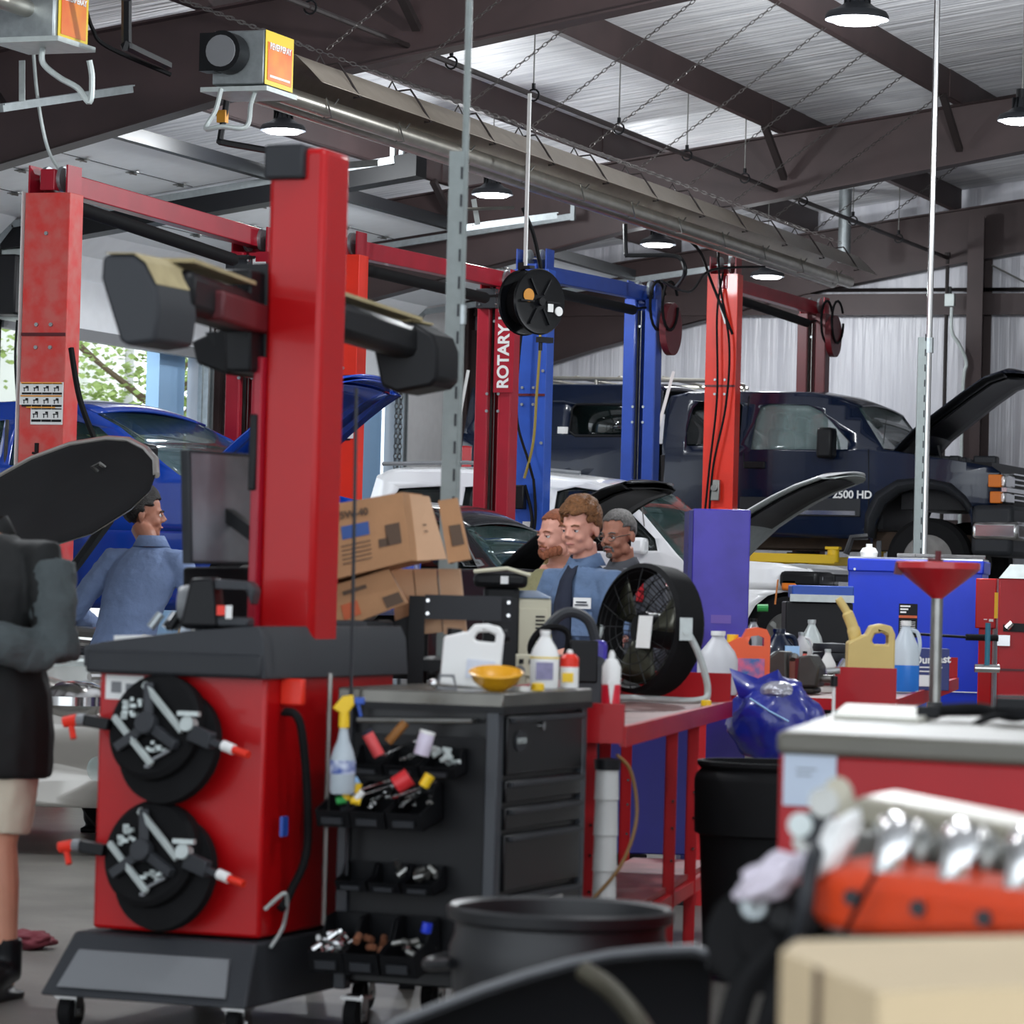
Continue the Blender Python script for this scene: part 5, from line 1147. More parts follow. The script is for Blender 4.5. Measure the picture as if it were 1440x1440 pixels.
B2 = bench('workbench', 'second red workbench carrying yellow fuel can, vise and jugs', 1253, 15.6, 4.6, -10.5, .85, .945, [(-.12, .1), (-.02, 3.0), (-.85, .1), (-.85, 3.0)])
def onb(px, Z): return G(px, Z, .947)
# oil extractor tank under the bench
R_ = TC('oil_extractor', 'white translucent ribbed cylinder tank standing under the bench corner', 'oil extractor', 845, 11.6, 0)
pr = [(0, .14), (.038, .14)]
for i in range(6): pr += [(.040, .15+i*.125), (.037, .265+i*.125), (.041, .268+i*.125)]
pr += [(.038, .88), (0, .885)]
b = MB(); b.lathe([(r_*1.0, z_*.93) for r_, z_ in pr], n=22); b.build('tank', mat('milky', 'bcbcba', .35, noise=.12, nscale=4), R_)
b = MB(); b.lathe([(.06, 0), (.07, .01), (.06, .12), (.045, .14)], n=20); b.build('base', 'black', R_); b = MB(); b.lathe([(.042, .81), (.044, .845), (0, .85)], n=20); b.build('lid', 'black', R_)
b = MB(); b.tube(bez([(.03, 0, .86), (.08, .02, .8), (.1, .02, .65), (.05, -.03, .5), (-.05, -.05, .38)]), .006, n=6); b.build('hose', mat('brownhose', '7a5624', .4), R_)
# drum fan
R_ = TC('drum_fan', 'large black drum fan with grey tube stand on red workbench', 'fan', 915, 14.4, .95)
XF = Matrix.Translation((-.01, 0, .29)) @ Matrix.Scale(.93, 4) @ Matrix.Rotation(radians(-52), 4, 'Z') @ Matrix.Rotation(radians(-6), 4, 'X')
XL = XF @ Matrix.Rotation(pi/2, 4, 'X')
b = MB(); b.lathe([(.265, -.07), (.285, -.06), (.285, .07), (.265, .085), (.27, .0), (.265, -.07)], n=48, X=XL, cap=False); b.build('drum', 'rubber', R_)
def cage(zsg, depth, n, R=.27):
    b = MB()
    for i in range(n):
        a = 2*pi*i/n; b.tube([XL @ Vector((R*f*cos(a), R*f*sin(a), zsg*(.075+depth*(1-f**2)))) for f in (.22, .5, .75, .92, 1)], .0022, n=3)
    for f in (.22, .42, .6, .78, .93): b.tube([XL @ Vector((R*f*cos(a), R*f*sin(a), zsg*(.075+depth*(1-f**2)))) for a in rng(0, 2*pi, 36)], .0022, n=3)
    return b
cage(1, .03, 16).build('front_guard', 'black', R_, smooth=0); cage(-1, .12, 60).build('rear_guard', 'steeldark', R_, smooth=0)
b = MB()
for k_ in range(3):
    a = k_*2.094+.4
    b.grid([[XL @ Vector((r_*cos(a+t_), r_*sin(a+t_), .03-.07*t_)) for t_ in rng(-.45, .45, 6)] for r_ in (.06, .12, .18, .24)])
b.build('blades', mat('blade', '3a3a2e', .4, .4), R_, solid=.004)
b = MB(); b.cyl(XL @ Vector((0, 0, .05)), XL @ Vector((0, 0, -.12)), .07, n=22); b.build('motor', 'black', R_)
b = MB(); b.box((.0, 0, 0), (.09, .004, .14), X=XF @ Matrix.Translation((.10, -.115, -.02))); b.build('rating_plate', 'white', R_, smooth=0)
pv = XF @ Vector((.29, 0, 0))
b = MB(); b.tube(bez([(pv.x-.04, pv.y-.06, .31), (pv.x+.02, pv.y-.05, .2), (pv.x+.06, pv.y-.03, .06), (pv.x+.02, pv.y-.02, .016), (-.05, -.08, .014), (-.25, -.02, .014), (-.28, .1, .014), (-.26, .14, .1), (-.2, .17, .3)], 8), .014, n=8); b.build('tube_stand', 'galvlight', R_)
b = MB(); b.box((pv.x-.035, pv.y-.085, .30), (.05, .012, .09)); b.cyl((pv.x-.035, pv.y-.1, .29), (pv.x-.035, pv.y-.04, .29), .014, n=8); b.build('pivot_plate', 'galvlight', R_)
b = MB(); b.prism([(-.14, .47), (-.10, .60), (-.05, .46)], .01, y0=.05); b.build('motor_strap', mat('blade2', '8a8260', .4, .3), R_, smooth=0) if 0 else None
# pieces on the benches --------------------------------------------------
def jug(lab, px, Z, h, w, m, capm, rz=0, liquid=None, name='jug', z=.947, handle=1, label=None):
    r = TC(name, lab, name.replace('_', ' '), px, Z, z, rz)
    b = MB(); pr = [(0, 0), (w*.47, 0), (w*.5, .01), (w*.5, h*.55), (w*.42, h*.68), (w*.2, h*.86), (w*.16, h*.9), (w*.16, h*.95)]
    b.lathe(pr, n=24, sy=.72); b.build('body', m, r)
    b = MB(); b.cyl((0, 0, h*.93), (0, 0, h), w*.18, n=16); b.build('cap', capm, r)
    if handle: b = MB(); b.tube(bez([(w*.12, 0, h*.88), (w*.4, 0, h*.84), (w*.5, 0, h*.68), (w*.44, 0, h*.52)], 6), w*.07, n=8); b.build('handle', m, r)
    if liquid: b = MB(); b.lathe([(0, .002), (w*.478, .004), (w*.505, .012), (w*.505, h*.38), (0, h*.38)], n=24, sy=.73); b.build('liquid', liquid, r)
    if label: b = MB(); b.box((0, -w*.372, h*.3), (w*.6, .004, h*.3)); b.build('label', label, r, smooth=0)
    return r
def tjug(lab, px, Z, h, w, d, m, capm, rz=0, tilt=0, labm=None, z=.947):
    "rectangular jug with a moulded top handle"
    r = TC('jug', lab, 'jug', px, Z, z, rz); r.rotation_euler.y = radians(tilt)
    out = [(-w/2, 0), (w/2, 0), (w/2, h*.86), (w*.42, h*.97), (w*.2, h), (-w*.02, h*.97), (-w*.12, h*.84), (-w*.2, h*.84), (-w/2, h*.74)]
    hole = [(w*.36, h*.72), (w*.36, h*.84), (w*.24, h*.88), (w*.06, h*.86), (w*.0, h*.76), (w*.05, h*.72)]
    vs = []; loops = [out, hole]
    tri = tessellate_polygon([[Vector((p[0], p[1], 0)) for p in l] for l in loops]); al = out+hole; n = len(al)
    b = MB(); b.add([(p[0], -d/2, p[1]) for p in al]+[(p[0], d/2, p[1]) for p in al], [tuple(q) for q in tri]+[tuple(n+i for i in reversed(q)) for q in tri])
    o0 = 0
    for l in loops:
        k = len(l); b.add([(p[0], -d/2, p[1]) for p in l]+[(p[0], d/2, p[1]) for p in l], [(i, (i+1) % k, k+(i+1) % k, k+i) for i in range(k)])
    b.build('body', m, r, bevel=.008)
    b = MB(); b.cyl((-w*.33, 0, h*.76), (-w*.33, 0, h*.88), w*.13, n=16); b.build('cap', capm, r)
    if labm: b = MB(); b.box((-.02*w, -d/2-.002, h*.32), (w*.8, .003, h*.42)); b.build('label', labm, r, smooth=0)
    return r
def spraycan(lab, px, Z, h, rad, m, m2, z=.947, capm='white'):
    r = TC('spray_can', lab, 'spray can', px, Z, z)
    b = MB(); b.lathe([(0, 0), (rad, .002), (rad, h*.55)], n=20, cap=False); b.build('body', m, r)
    b = MB(); b.lathe([(rad, h*.55), (rad, h*.78), (rad*.6, h*.88), (rad*.3, h*.89)], n=20); b.build('shoulder', m2, r)
    b = MB(); b.lathe([(rad*.35, h*.88), (rad*.35, h*.95), (rad*.15, h), (0, h)], n=12); b.build('nozzle', capm, r)
    return r
r = tjug('white rectangular gallon jug with black cap on the black cart top', 660, 11.3, .205, .19, .12, 'white', 'black', tilt=4, z=1.078); 
b = MB(); b.cyl((.085, 0, .165), (.11, 0, .175), .02, n=12); b.build('side_cap', 'black', r)
b = MB(); b.box((.03, -.062, .06), (.09, .003, .06)); b.build('paper_label', mat('palelab', 'd8dce8', .6, noise=.06, nscale=30), r, smooth=0)
R_ = TC('yellow_bowl', 'orange yellow plastic drain bowl tipped on the black cart top', 'bowl', 697, 11.0, 1.078)
b = MB(); X = Matrix.Rotation(radians(12), 4, 'X'); b.lathe([(.0, .012), (.04, .006), (.07, .03), (.082, .055), (.086, .058), (.08, .062), (.068, .04), (.03, .02), (0, .018)], n=30, X=X); b.build('bowl', mat('amberyellow', 'dca01c', .35), R_)
R_ = TC('wire_clip', 'small chrome square clip lying on black cart top', 'clip', 628, 11.0, 1.08)
b = MB(); b.tube([(-.03, 0, .0), (-.02, 0, .04), (.02, 0, .04), (.03, 0, 0)], .006, n=6, closed=True); b.build('loop', 'midgrey', R_); b = MB(); b.ball((-.04, -.01, .015), .015); b.build('knob', 'chrome', R_)
r = jug('white round bottle with orange band and purple label, by the red can', 765, 11.4, .185, .092, 'white', 'white', handle=0, z=1.078, label=mat('purplelab', '8a86a8', .5, noise=.2, nscale=30)); b = MB(); b.lathe([(.047, .095), (.0475, .095), (.0475, .10), (.047, .10)], n=24, sy=.73, cap=False); b.build('orange_band', 'labyellow', r)
r = spraycan('white can with red top and yellow label next to white bottle', 800, 11.45, .125, .03, 'white', 'liftorange', z=1.078); b = MB(); b.box((-.005, -.03, .035), (.036, .003, .03)); b.build('label', 'yellow', r, smooth=0)
r = spraycan('tall red and white spray can on the near bench corner', 858, 11.8, .25, .031, mat('canred', 'd01e34', .35), 'white'); b = MB(); b.prism([(-.012, .15), (.012, .15), (0, .06)], .003, y0=-.0325); b.build('white_wedge', 'white', r, smooth=0)
for i, (px, Z, z_) in enumerate([(869, 11.75, .947), (993, 14.1, .947), (756, 11.1, 1.078)]):
    o = MB().lathe([(0, 0), (.02, 0), (.021, .006), (.02, .022), (.012, .024), (0, .024)], n=16).build('screw_cap', 'yellow'); o.location = G(px, Z, z_)
    tag(o, ['yellow cap at the near corner of the red bench', 'yellow cap on the far end of the red bench', 'yellow cap on the black cart corner'][i], 'cap')
R_ = TC('battery_charger', 'cream coloured upright charger box with vent slots behind the bench', 'charger', 722, 14.0, .947, 22)
b = MB(); b.box2((-.085, -.13, 0), (.10, .13, .41)); b.build('housing', mat('cream', 'cbc6ae', .5), R_, bevel=.01)
b = MB(); b.box2((-.04, -.134, .18), (.08, -.128, .37)); o = b.build('panel', 'cream' if 0 else _mats['cream'], R_, bevel=.004)
b = MB()
for i in range(10): b.box2((.03, -.137, .2+i*.015), (.068, -.133, .207+i*.015))
b.build('vent_slots', 'black', o, smooth=0)
b = MB(); b.hexa([(-.09, -.14, .41), (.105, -.14, .41), (.105, .14, .41), (-.09, .14, .41)], [(-.05, -.08, .44), (.06, -.08, .44), (.06, .08, .44), (-.05, .08, .44)]); b.build('lid', mat('bluegrey', '6a7a92', .5), R_, bevel=.008)
R_ = TC('valve_manifold', 'beige valve block with two gauges in front of the cream charger', 'valve block', 745, 12.85, .947)
b = MB(); b.box2((-.07, -.03, .13), (.05, .03, .21)); b.box2((-.02, -.02, 0), (.02, .02, .13)); b.build('block', 'cream' if 0 else _mats['cream'], R_, bevel=.004)
b = MB()
for x in (-.035, 0, .03): b.box((x, -.033, .185), (.016, .006, .016))
b.build('switch', 'black', R_)
for x in (-.04, .02): b = MB(); b.lathe([(0, 0), (.02, 0), (.02, .008), (0, .008)], n=14, X=Matrix.Translation((x, -.03, .15)) @ Matrix.Rotation(pi/2, 4, 'X')); b.build('gauge', 'midgrey', R_)
R_ = TC('jump_starter', 'black and purple jump starter with curved handle behind bottles', 'jump starter', 803, 13.4, .947, 10)
b = MB(); b.box2((-.10, -.09, 0), (.12, .09, .20)); b.build('body', 'plasgrey', R_, bevel=.03)
b = MB(); b.box2((.06, -.04, .06), (.13, .07, .26)); b.build('side_panel', 'cpurple', R_, bevel=.02)
b = MB(); b.tube(bez([(-.12, 0, .16), (-.11, 0, .28), (-.03, 0, .36), (.06, 0, .33), (.1, 0, .2)], 8), .02, n=8); b.build('handle', 'plasgrey', R_)
b = MB(); b.box2((-.03, -.1, .10), (.08, -.085, .26)); b.build('front_plate', 'black', R_, bevel=.01)
b = MB(); b.tube(bez([(-.10, -.05, .1), (-.17, -.05, .22), (-.12, -.06, .3), (-.03, -.06, .28), (-.06, -.09, .12)], 8), .014, n=6); b.build('cable', 'rubber', R_)
R_ = TC('case', 'dark equipment case with light rim on the shelf behind the cardboard', 'case', 702, 13.9, 1.395)
b = MB(); b.box2((-.1, -.1, 0), (.11, .1, .06)); b.box2((-.06, -.06, -.445), (.08, .08, .01)); b.build('body', 'black', R_, bevel=.02); b = MB(); b.tube([(-.1, -.1, .06), (.03, -.1, .075), (.12, -.1, .05)], .008); b.build('rim', 'cream' if 0 else _mats['cream'], R_); b = MB(); b.box((.02, -.105, .03), (.03, .01, .03)); b.build('label', 'white', R_)
# shelf rack and cartons
R_ = T('shelf_rack', 'dark steel shelf rack carrying the leaning cardboard cartons', 'shelf', tuple(G(632, 12.3, 0)), YAW)
for x, y in ((-.15, 0), (.17, 0), (-.15, .6), (.17, .6), (-.5, .3)):
    b = MB(); b.box2((x-.025, y-.02, 0), (x+.03, y+.02, 1.36 if y == 0 else 1.33)); b.build('upright', 'black', R_, smooth=0)
b = MB(); b.box2((-.12, -.02, 1.28), (.18, .0, 1.365)); o = b.build('cross_bar', 'darkgrey', R_, smooth=0)
b = MB()
for x in (-.11, .17):
    for z in (1.30, 1.345): b.cyl((x, -.026, z), (x, -.02, z), .006, n=8)
b.build('bolt', 'chrome', o)
b = MB(); b.box2((-.55, .0, 1.10), (.2, .62, 1.14)); b.hexa([(-.5, .0, 1.10), (-.15, .0, 1.10), (-.15, .6, 1.10), (-.5, .6, 1.10)], [(-.5, .0, 1.16), (-.15, .0, 1.30), (-.15, .6, 1.30), (-.5, .6, 1.16)]); b.build('shelf_board', 'black', R_, smooth=0)
b = MB(); b.box2((-.55, .0, .62), (.2, .62, .65)); b.build('shelf_board', 'black', R_, smooth=0)
def carton(lab, quad, Z, dv, m='card', marks=()):
    f = [P(x, y, Z+dz) for x, y, dz in quad]; c = (f[2]+f[3])/2
    r = T('cardboard_box', lab, 'cardboard box', tuple(c)); f = [p-c for p in f]; dv = Vector(dv)
    b = MB(); b.hexa(f, [p+dv for p in f]); b.build('carton', m, r, smooth=0)
    nrm = (f[1]-f[0]).cross(f[3]-f[0]).normalized()
    if nrm.dot(C0-c) < 0: nrm = -nrm
    for u0, v0, u1, v1, mm in marks:
        def q(u, v): return (f[0]*(1-u)+f[1]*u)*(1-v)+(f[3]*(1-u)+f[2]*u)*v+nrm*.002
        b = MB(); b.hexa([q(u0, v0), q(u1, v0), q(u1, v1), q(u0, v1)], [q(u0, v0)+nrm*.001, q(u1, v0)+nrm*.001, q(u1, v1)+nrm*.001, q(u0, v1)+nrm*.001]); b.build('printed_mark', mm, r, smooth=0)
    return r, f, nrm
bi = mat('boxblue', '3c5a9a', .7); oi = mat('boxorange', 'c4603a', .7)
r, f, nrm = carton('upper cardboard oil carton with blue print leaning on the rack', [(430, 716, 0), (566, 692, 0), (578, 788, 0), (440, 822, 0)], 12.0, _F*.25+_R*.06, marks=[(.34, .32, .62, .5, bi), (.78, .42, .93, .72, 'cardink'), (.70, .6, .8, .72, 'cardink')]+[(.32, .58+i*.06, .62, .595+i*.06, 'cardink') for i in range(5)])
text('15W-40', .034, 'cardink', r, frame(f[0]+(f[1]-f[0])*.46+(f[3]-f[0])*.17+nrm*.004, f[1]-f[0], f[0]-f[3]), bold=.001)
carton('open end flaps of the upper cardboard carton, beside the printed face', [(568, 694, .02), (603, 698, .1), (628, 786, .1), (580, 789, .02)], 12.05, _F*.12, 'cardlight', marks=[(.5, .45, .62, .47, 'cardink'), (.5, .55, .62, .57, 'cardink')])
carton('cardboard carton at the right of the stack with box symbol', [(616, 704, .15), (643, 700, .2), (662, 786, .2), (630, 792, .15)], 12.1, _F*.2, marks=[(.3, .42, .85, .75, 'cardink')])
carton('lower cardboard carton with orange print on the rack', [(440, 832, 0), (546, 800, 0), (572, 848, 0), (450, 895, 0)], 12.05, _F*.22, marks=[(.3, .5, .5, .85, oi), (.36, .2, .66, .3, 'cardink'), (.78, .65, .98, .95, 'cardink')])
for i, x in enumerate((549, 582, 616)):
    carton('%s of three pale cartons under the leaning box' % ['leftmost', 'middle', 'rightmost'][i], [(x, 800, .1), (x+31, 800, .1), (x+40, 889, .1), (x+8, 892, .1)], 12.3, _F*.2, 'cardlight')
def cabbox(name, lab, cat, px0, px1, Z, z0, z1, dep, m, rz=0, side=None):
    a = G(px0, Z, 0); r = T(name, lab, cat, tuple(a), YAW+radians(rz)); w = (G(px1, Z, 0)-a).length
    b = MB(); b.box2((0, 0, z0), (w, dep, z1)); b.build('body', m, r, bevel=.006); return r, w
cabbox('low_cabinet', 'dark low cabinet carrying the cream charger behind the cart', 'cabinet', 703, 764, 12.7, 0, .945, 1.6, 'darkgrey')
# vertical conduits
for nm, lab, (xt, xb, yb), Z, r_, mm in (('conduit', 'tall thin galvanised conduit pole rising past the cardboard cartons', (641, 624, 700), 12.9, .013, 'galvlight'), ('conduit', 'tall thin chrome conduit pole above the blue chest', (1321, 1291, 780), 23.2, .02, 'chrome')):
    a = G(xb, Z, 0); c = a+Vector((0, 0, 5.9 if Z < 15 else 5.95))
    r = T(nm, lab, 'pole', tuple(a)); MB().cyl((0, 0, 0), (0, 0, c.z), r_, n=10).build('pipe', 'strutgrey' if Z < 15 else mm, r)
    MB().cyl((0, 0, 2.35 if Z < 15 else 3.0), (0, 0, 2.42 if Z < 15 else 3.1), r_*1.5, n=10).build('coupling', 'galv', r); MB().cyl((0, 0, 0), (0, 0, .02), .08, n=14).build('floor_flange', 'galv', r)
    a2 = _R*(-.03 if Z < 15 else -.045)
    b = MB(); w_ = .055 if Z < 15 else .055; zt2 = 2.98 if Z < 15 else 3.1
    b.box2((-w_/2, -.02, .02), (w_/2, .02, zt2), X=Matrix.Translation(a2) @ Matrix.Rotation(YAW, 4, 'Z')); o = b.build('strut_channel', 'strutgrey', r, smooth=0)
    b = MB()
    for i in range(int(zt2/.1)): b.box((w_/2-.008, -.021, .1+i*.1), (.008, .004, .045), X=Matrix.Translation(a2) @ Matrix.Rotation(YAW, 4, 'Z'))
    b.build('slots', 'darkgrey', o, smooth=0)
# purple and blue cabinets
def cabbox(name, lab, cat, px0, px1, Z, z0, z1, dep, m, rz=0, side=None):
    a = G(px0, Z, 0); r = T(name, lab, cat, tuple(a), YAW+radians(rz)); w = (G(px1, Z, 0)-a).length
    b = MB(); b.box2((0, 0, z0), (w, dep, z1)); b.build('body', m, r, bevel=.006); return r, w
r, w_ = cabbox('metal_locker', 'tall narrow purple blue scuffed metal panel cabinet behind the fan', 'locker', 962, 1043, 17.1, 0, 1.80, .45, 'cpurple')
b = MB(); b.box2((-.02, .0, 0), (0, .45, 1.79)); b.build('dark_side', 'cdkblue', r); b = MB(); b.box2((w_*.35, -.003, 1.25), (w_*.7, 0, 1.29)); b.build('scuff', mat('scuff', '6a52a8', .5), r, smooth=0)
r, w_ = cabbox('blue_cabinet', 'dark blue cabinet seen between the red bench legs', 'cabinet', 850, 985, 15.9, .22, .88, .6, 'cdkblue')
for x in (.05, w_-.05): caster(r, x, .06, .1)
b = MB(); b.box2((.1, -.05, .0), (.4, .2, .16)); b.build('base_tray', 'black', r)
r = T('tool_chest', 'large bright blue tool chest with warning label behind the drain funnel', 'tool chest', tuple(G(1184, 21.3, 0)), YAW-radians(12))
wc = .80
b = MB(); b.box2((0, 0, .05), (wc, .5, 1.59)); b.build('cabinet', 'cblue', r, bevel=.01)
b = MB(); b.box2((-.005, -.008, 1.545), (wc+.01, .51, 1.625)); o = b.build('lid', 'cblue', r, bevel=.01); b = MB(); b.box2((.0, 0, 1.625), (wc, .5, 1.635)); b.build('top_trim', 'chrome', o)
b = MB(); b.cyl((.04, -.012, 1.56), (.04, -.008, 1.56), .008, n=8); b.build('rivet', 'chrome', o)
b = MB(); b.box2((.31, -.004, 1.16), (.42, 0, 1.36)); l = b.build('warning_label', 'black', r, smooth=0)
b = MB(); b.box2((.31, -.006, 1.275), (.42, -.003, 1.29)); b.build('orange_line', 'boxorange' if 0 else oi, l, smooth=0); b = MB()
for i in range(3): b.box2((.318, -.006, 1.34-i*.018), (.318+.06-.012*i, -.003, 1.35-i*.018))
for i in range(6): b.box2((.318, -.006, 1.25-i*.011), (.41, -.003, 1.253-i*.011))
b.build('label_text', 'white', l, smooth=0)
b = MB(); b.box2((0, -.004, .84), (wc, 0, .846)); b.build('seam', 'white', r, smooth=0)
# things on top of the blue chest
q = T('oil_cup', 'small white capped tub on top of the blue chest', 'tub', tuple(G(1222, 21.5, 1.635)), YAW); MB().lathe([(0, 0), (.05, 0), (.055, .03), (.04, .055), (.02, .06), (.02, .08), (0, .08)], n=18).build('tub', 'white', q)
tag(MB().tube([G(1190, 21.5, 1.65), G(1198, 21.5, 1.75), G(1220, 21.5, 1.76)], .02).build('air_gun', 'black'), 'black tool handle propped on the left end of the blue chest', 'tool')
tag(MB().box(G(1236, 21.5, 1.685), (.025, .025, .1)).build('marker_block', 'darkgrey'), 'small dark block standing on blue chest beside the white tub', 'block')
for i in range(6):
    o = MB().cyl((0, 0, 0), Vector((.11+.02*i, .02*i, 0)), .012, n=8).build('chrome_tool', 'chrome'); o.location = G(1262+i*14, 21.4, 1.65); tag(o, 'chrome tool lying on top of the blue chest', 'tool', 'chrome tools on the blue chest')
r = T('tool_holder', 'red side box with white lettering on the blue chest corner', 'tool box', tuple(G(1364, 20.6, 0)), YAW-radians(12))
b = MB(); b.box2((0, 0, 1.23), (.12, .2, 1.52)); b.box2((.02, .02, 0), (.1, .18, 1.23)); b.build('box', 'machred', r, bevel=.006)
b = MB(); b.box2((.05, -.004, 1.28), (.07, 0, 1.285)); b.box2((.08, -.004, 1.27), (.105, 0, 1.285)); b.build('white_mark', 'white', r, smooth=0)
b = MB(); b.box2((.11, -.01, 1.29), (.13, .0, 1.44)); b.build('yellow_strip', 'yellow', r, smooth=0)
r = T('tool_cabinet', 'red tool cabinet with grey lid at the right edge of the photo', 'tool cabinet', tuple(G(1396, 20.0, 0)), YAW-radians(10))
b = MB(); b.box2((0, 0, .1), (.9, .55, 1.52)); b.build('body', 'cabred', r, bevel=.008)
b = MB(); b.hexa([(-.0, -.01, 1.52), (.92, -.01, 1.52), (.92, .55, 1.52), (-.0, .55, 1.52)], [(.06, .05, 1.60), (.9, .05, 1.60), (.9, .5, 1.60), (.06, .5, 1.60)]); b.build('lid', 'galvlight', r)
b = MB(); b.box2((.03, -.008, 1.22), (.9, 0, 1.26)); b.hexa([(.06, -.012, 1.23), (.9, -.012, 1.13), (.9, 0, 1.13), (.06, 0, 1.23)], [(.06, -.012, 1.27), (.9, -.012, 1.25), (.9, 0, 1.25), (.06, 0, 1.27)]); b.build('handle_gap', 'black', r)
for z in (.7, .85, 1.0): b = MB(); b.box2((.0, -.006, z), (.9, 0, z+.012)); b.build('drawer_line', 'liftmaroon', r, smooth=0)
b = MB(); b.box2((.0, -.03, 1.14), (.07, -.005, 1.2)); b.cyl((.05, -.03, 1.24), (.08, -.03, 1.27), .02, n=8); b.build('clamp', 'chrome', r)
r = T('hammer', 'black handled hammer lying level in front of the blue chest corner', 'hammer', tuple(P(1398, 897, 17.5)), YAW)
b = MB(); b.cyl((-.14, 0, 0), (.02, 0, 0), .017, n=10); b.build('grip', 'rubber', r); b = MB(); b.cyl((-.14, 0, 0), (-.42, 0, .01), .007, n=8); b.build('shaft', 'black', r)
r = T('hammer', 'teal handled ball hammer standing upright beside the red cabinet', 'hammer', tuple(P(1388, 940, 17.2)), YAW)
b = MB(); b.cyl((0, 0, 0), (0, 0, .22), .013, n=10); b.build('grip', mat('teal', '1f6a80', .5), r); b = MB(); b.cyl((-.06, 0, 0), (.06, 0, 0), .02, n=12); b.build('head', 'chrome', r)
# oil drain
R_ = TC('oil_drain', 'red oil drain funnel on a tall steel pole', 'oil drain', 1306, 13.6, .03)
b = MB(); b.lathe([(.02, 1.36), (.024, 1.37), (.155, 1.475), (.162, 1.482), (.162, 1.505), (.155, 1.508), (.15, 1.485), (.02, 1.385)], n=36); b.build('funnel', mat('funnelred', 'b81a24', .3, coat=.4), R_)
b = MB(); b.bar((-.15, -.02, 1.50), (-.155, -.02, 1.455), .03, .03); b.cyl((-.04, 0, 1.515), (.02, 0, 1.51), .008, n=8); b.cyl((.0, 0, 1.5), (.0, 0, 1.55), .012, n=8); b.build('rim_clip', 'funnelred' if 0 else 'liftmaroon', R_)
b = MB(); b.cyl((0, 0, .95), (0, 0, 1.38), .023, n=18); b.build('pole', 'steel', R_); b = MB(); b.cyl((0, 0, .25), (0, 0, .97), .029, n=18); b.build('lower_tube', 'darkgrey', R_)
b = MB(); b.lathe([(0, .04), (.19, .04), (.2, .1), (.2, .26), (.16, .3), (.03, .32)], n=30); b.build('tank', 'cabred', R_); 
for a in range(3): caster(R_, .17*cos(a*2.1), .17*sin(a*2.1), .03)
# T handle rod
R_ = TC('rod_stand', 'thin white rod with chrome and black head before the second bench', 'rod', 1163, 13.2, 0)
b = MB(); b.cyl((0, 0, 0), (0, 0, 1.06), .006, n=8); b.build('rod', 'white', R_); b = MB(); b.cyl((0, 0, 1.06), (0, 0, 1.10), .014, n=10); b.build('collar', 'black', R_); b = MB(); b.cyl((-.03, 0, 1.115), (.02, 0, 1.12), .014, n=10); b.build('head', 'chrome', R_)
# on the second bench
jug('frosted clear gallon jug, empty, in front of the orange jug', 1008, 15.75, .28, .18, mat('frosted', 'ccccd0', .4), 'white', handle=0)
r = tjug('bright orange antifreeze jug with yellow cap and blue label', 1049, 16.0, .30, .20, .11, mat('jugorange', 'e8561c', .35), 'yellow', labm=mat('jlabel', '3a6aa8', .5, col2='d8668a', nscale=22))
r = tjug('tan yellow fuel can with handle on the end of second bench', 1222, 16.0, .33, .21, .14, mat('fuelcan', 'd6bc74', .5, noise=.08, nscale=5), _mats['fuelcan'] if 'fuelcan' in _mats else 'yellow')
b = MB(); b.tube(bez([(-.065, 0, .25), (-.08, 0, .31), (-.11, 0, .38), (-.15, 0, .44)], 8), [.03]*8+[.026]*8+[.018]*8+[.014], n=12); b.build('spout', _mats['fuelcan'], r)
jug('clear washer fluid jug half full of blue, right of the fuel can', 1272, 16.9, .34, .135, mat('clearjug', 'c8d2da', .25), 'white', liquid=mat('bluefluid', '2a7ad8', .2))
R_ = TC('product_box', 'dark blue parts box lettered Duralast on second bench', 'box', 1308, 17.4, .947, 0)
b = MB(); b.box2((-.09, -.06, 0), (.085, .06, .205)); b.build('carton', mat('duranavy', '28326e', .5), R_, bevel=.004)
text('Duralast', .052, 'white', R_, frame((-.0, -.063, .15), (1, 0, .06), (0, 0, 1)), bold=.0015); text('BRAKE PADS', .014, 'white', R_, frame((.0, -.063, .115), (1, 0, .06), (0, 0, 1))) if 0 else None
b = MB(); b.box2((-.08, -.064, .11), (.05, -.0605, .116)); b.box2((-.08, -.064, .09), (.02, -.0605, .096)); b.box2((-.08, -.064, .02), (.03, -.0605, .075)); b.build('white_label', 'white', R_, smooth=0)
R_ = TC('vise', 'dark grey bench vise between the orange jug and fuel can', 'vise', 1118, 16.3, .947, -20)
b = MB(); b.box2((-.1, -.05, 0), (.1, .1, .03)); b.prism([(-.11, .03), (-.12, .16), (-.08, .19), (-.03, .19), (-.02, .03)], .12); b.prism([(.02, .03), (.03, .17), (.09, .18), (.13, .12), (.12, .03)], .14); b.build('body', mat('castiron', '4a4a48', .5, .4, noise=.2), R_, bevel=.012)
b = MB(); b.box((.0, -.02, .10), (.04, .03, .14)); b.cyl((.0, -.04, .15), (.0, -.02, .17), .02, n=10); b.cyl((-.08, 0, .07), (.18, 0, .07), .018, n=12); b.build('screw', 'steel', R_)
b = MB(); b.box((.025, -.06, .09), (.02, .01, .14)); b.build('red_strip', 'liftmaroon', R_)
jug('grey oil bottle with black cap behind the clear jug', 1040, 17.6, .22, .10, 'plasgrey', 'black', z=1.0, handle=1)
jug('silver grey oil bottle leaning behind the purple locker edge', 1058, 18.2, .24, .11, mat('silverplas', '8a8c8e', .3, .3), 'black', z=1.03, handle=0)
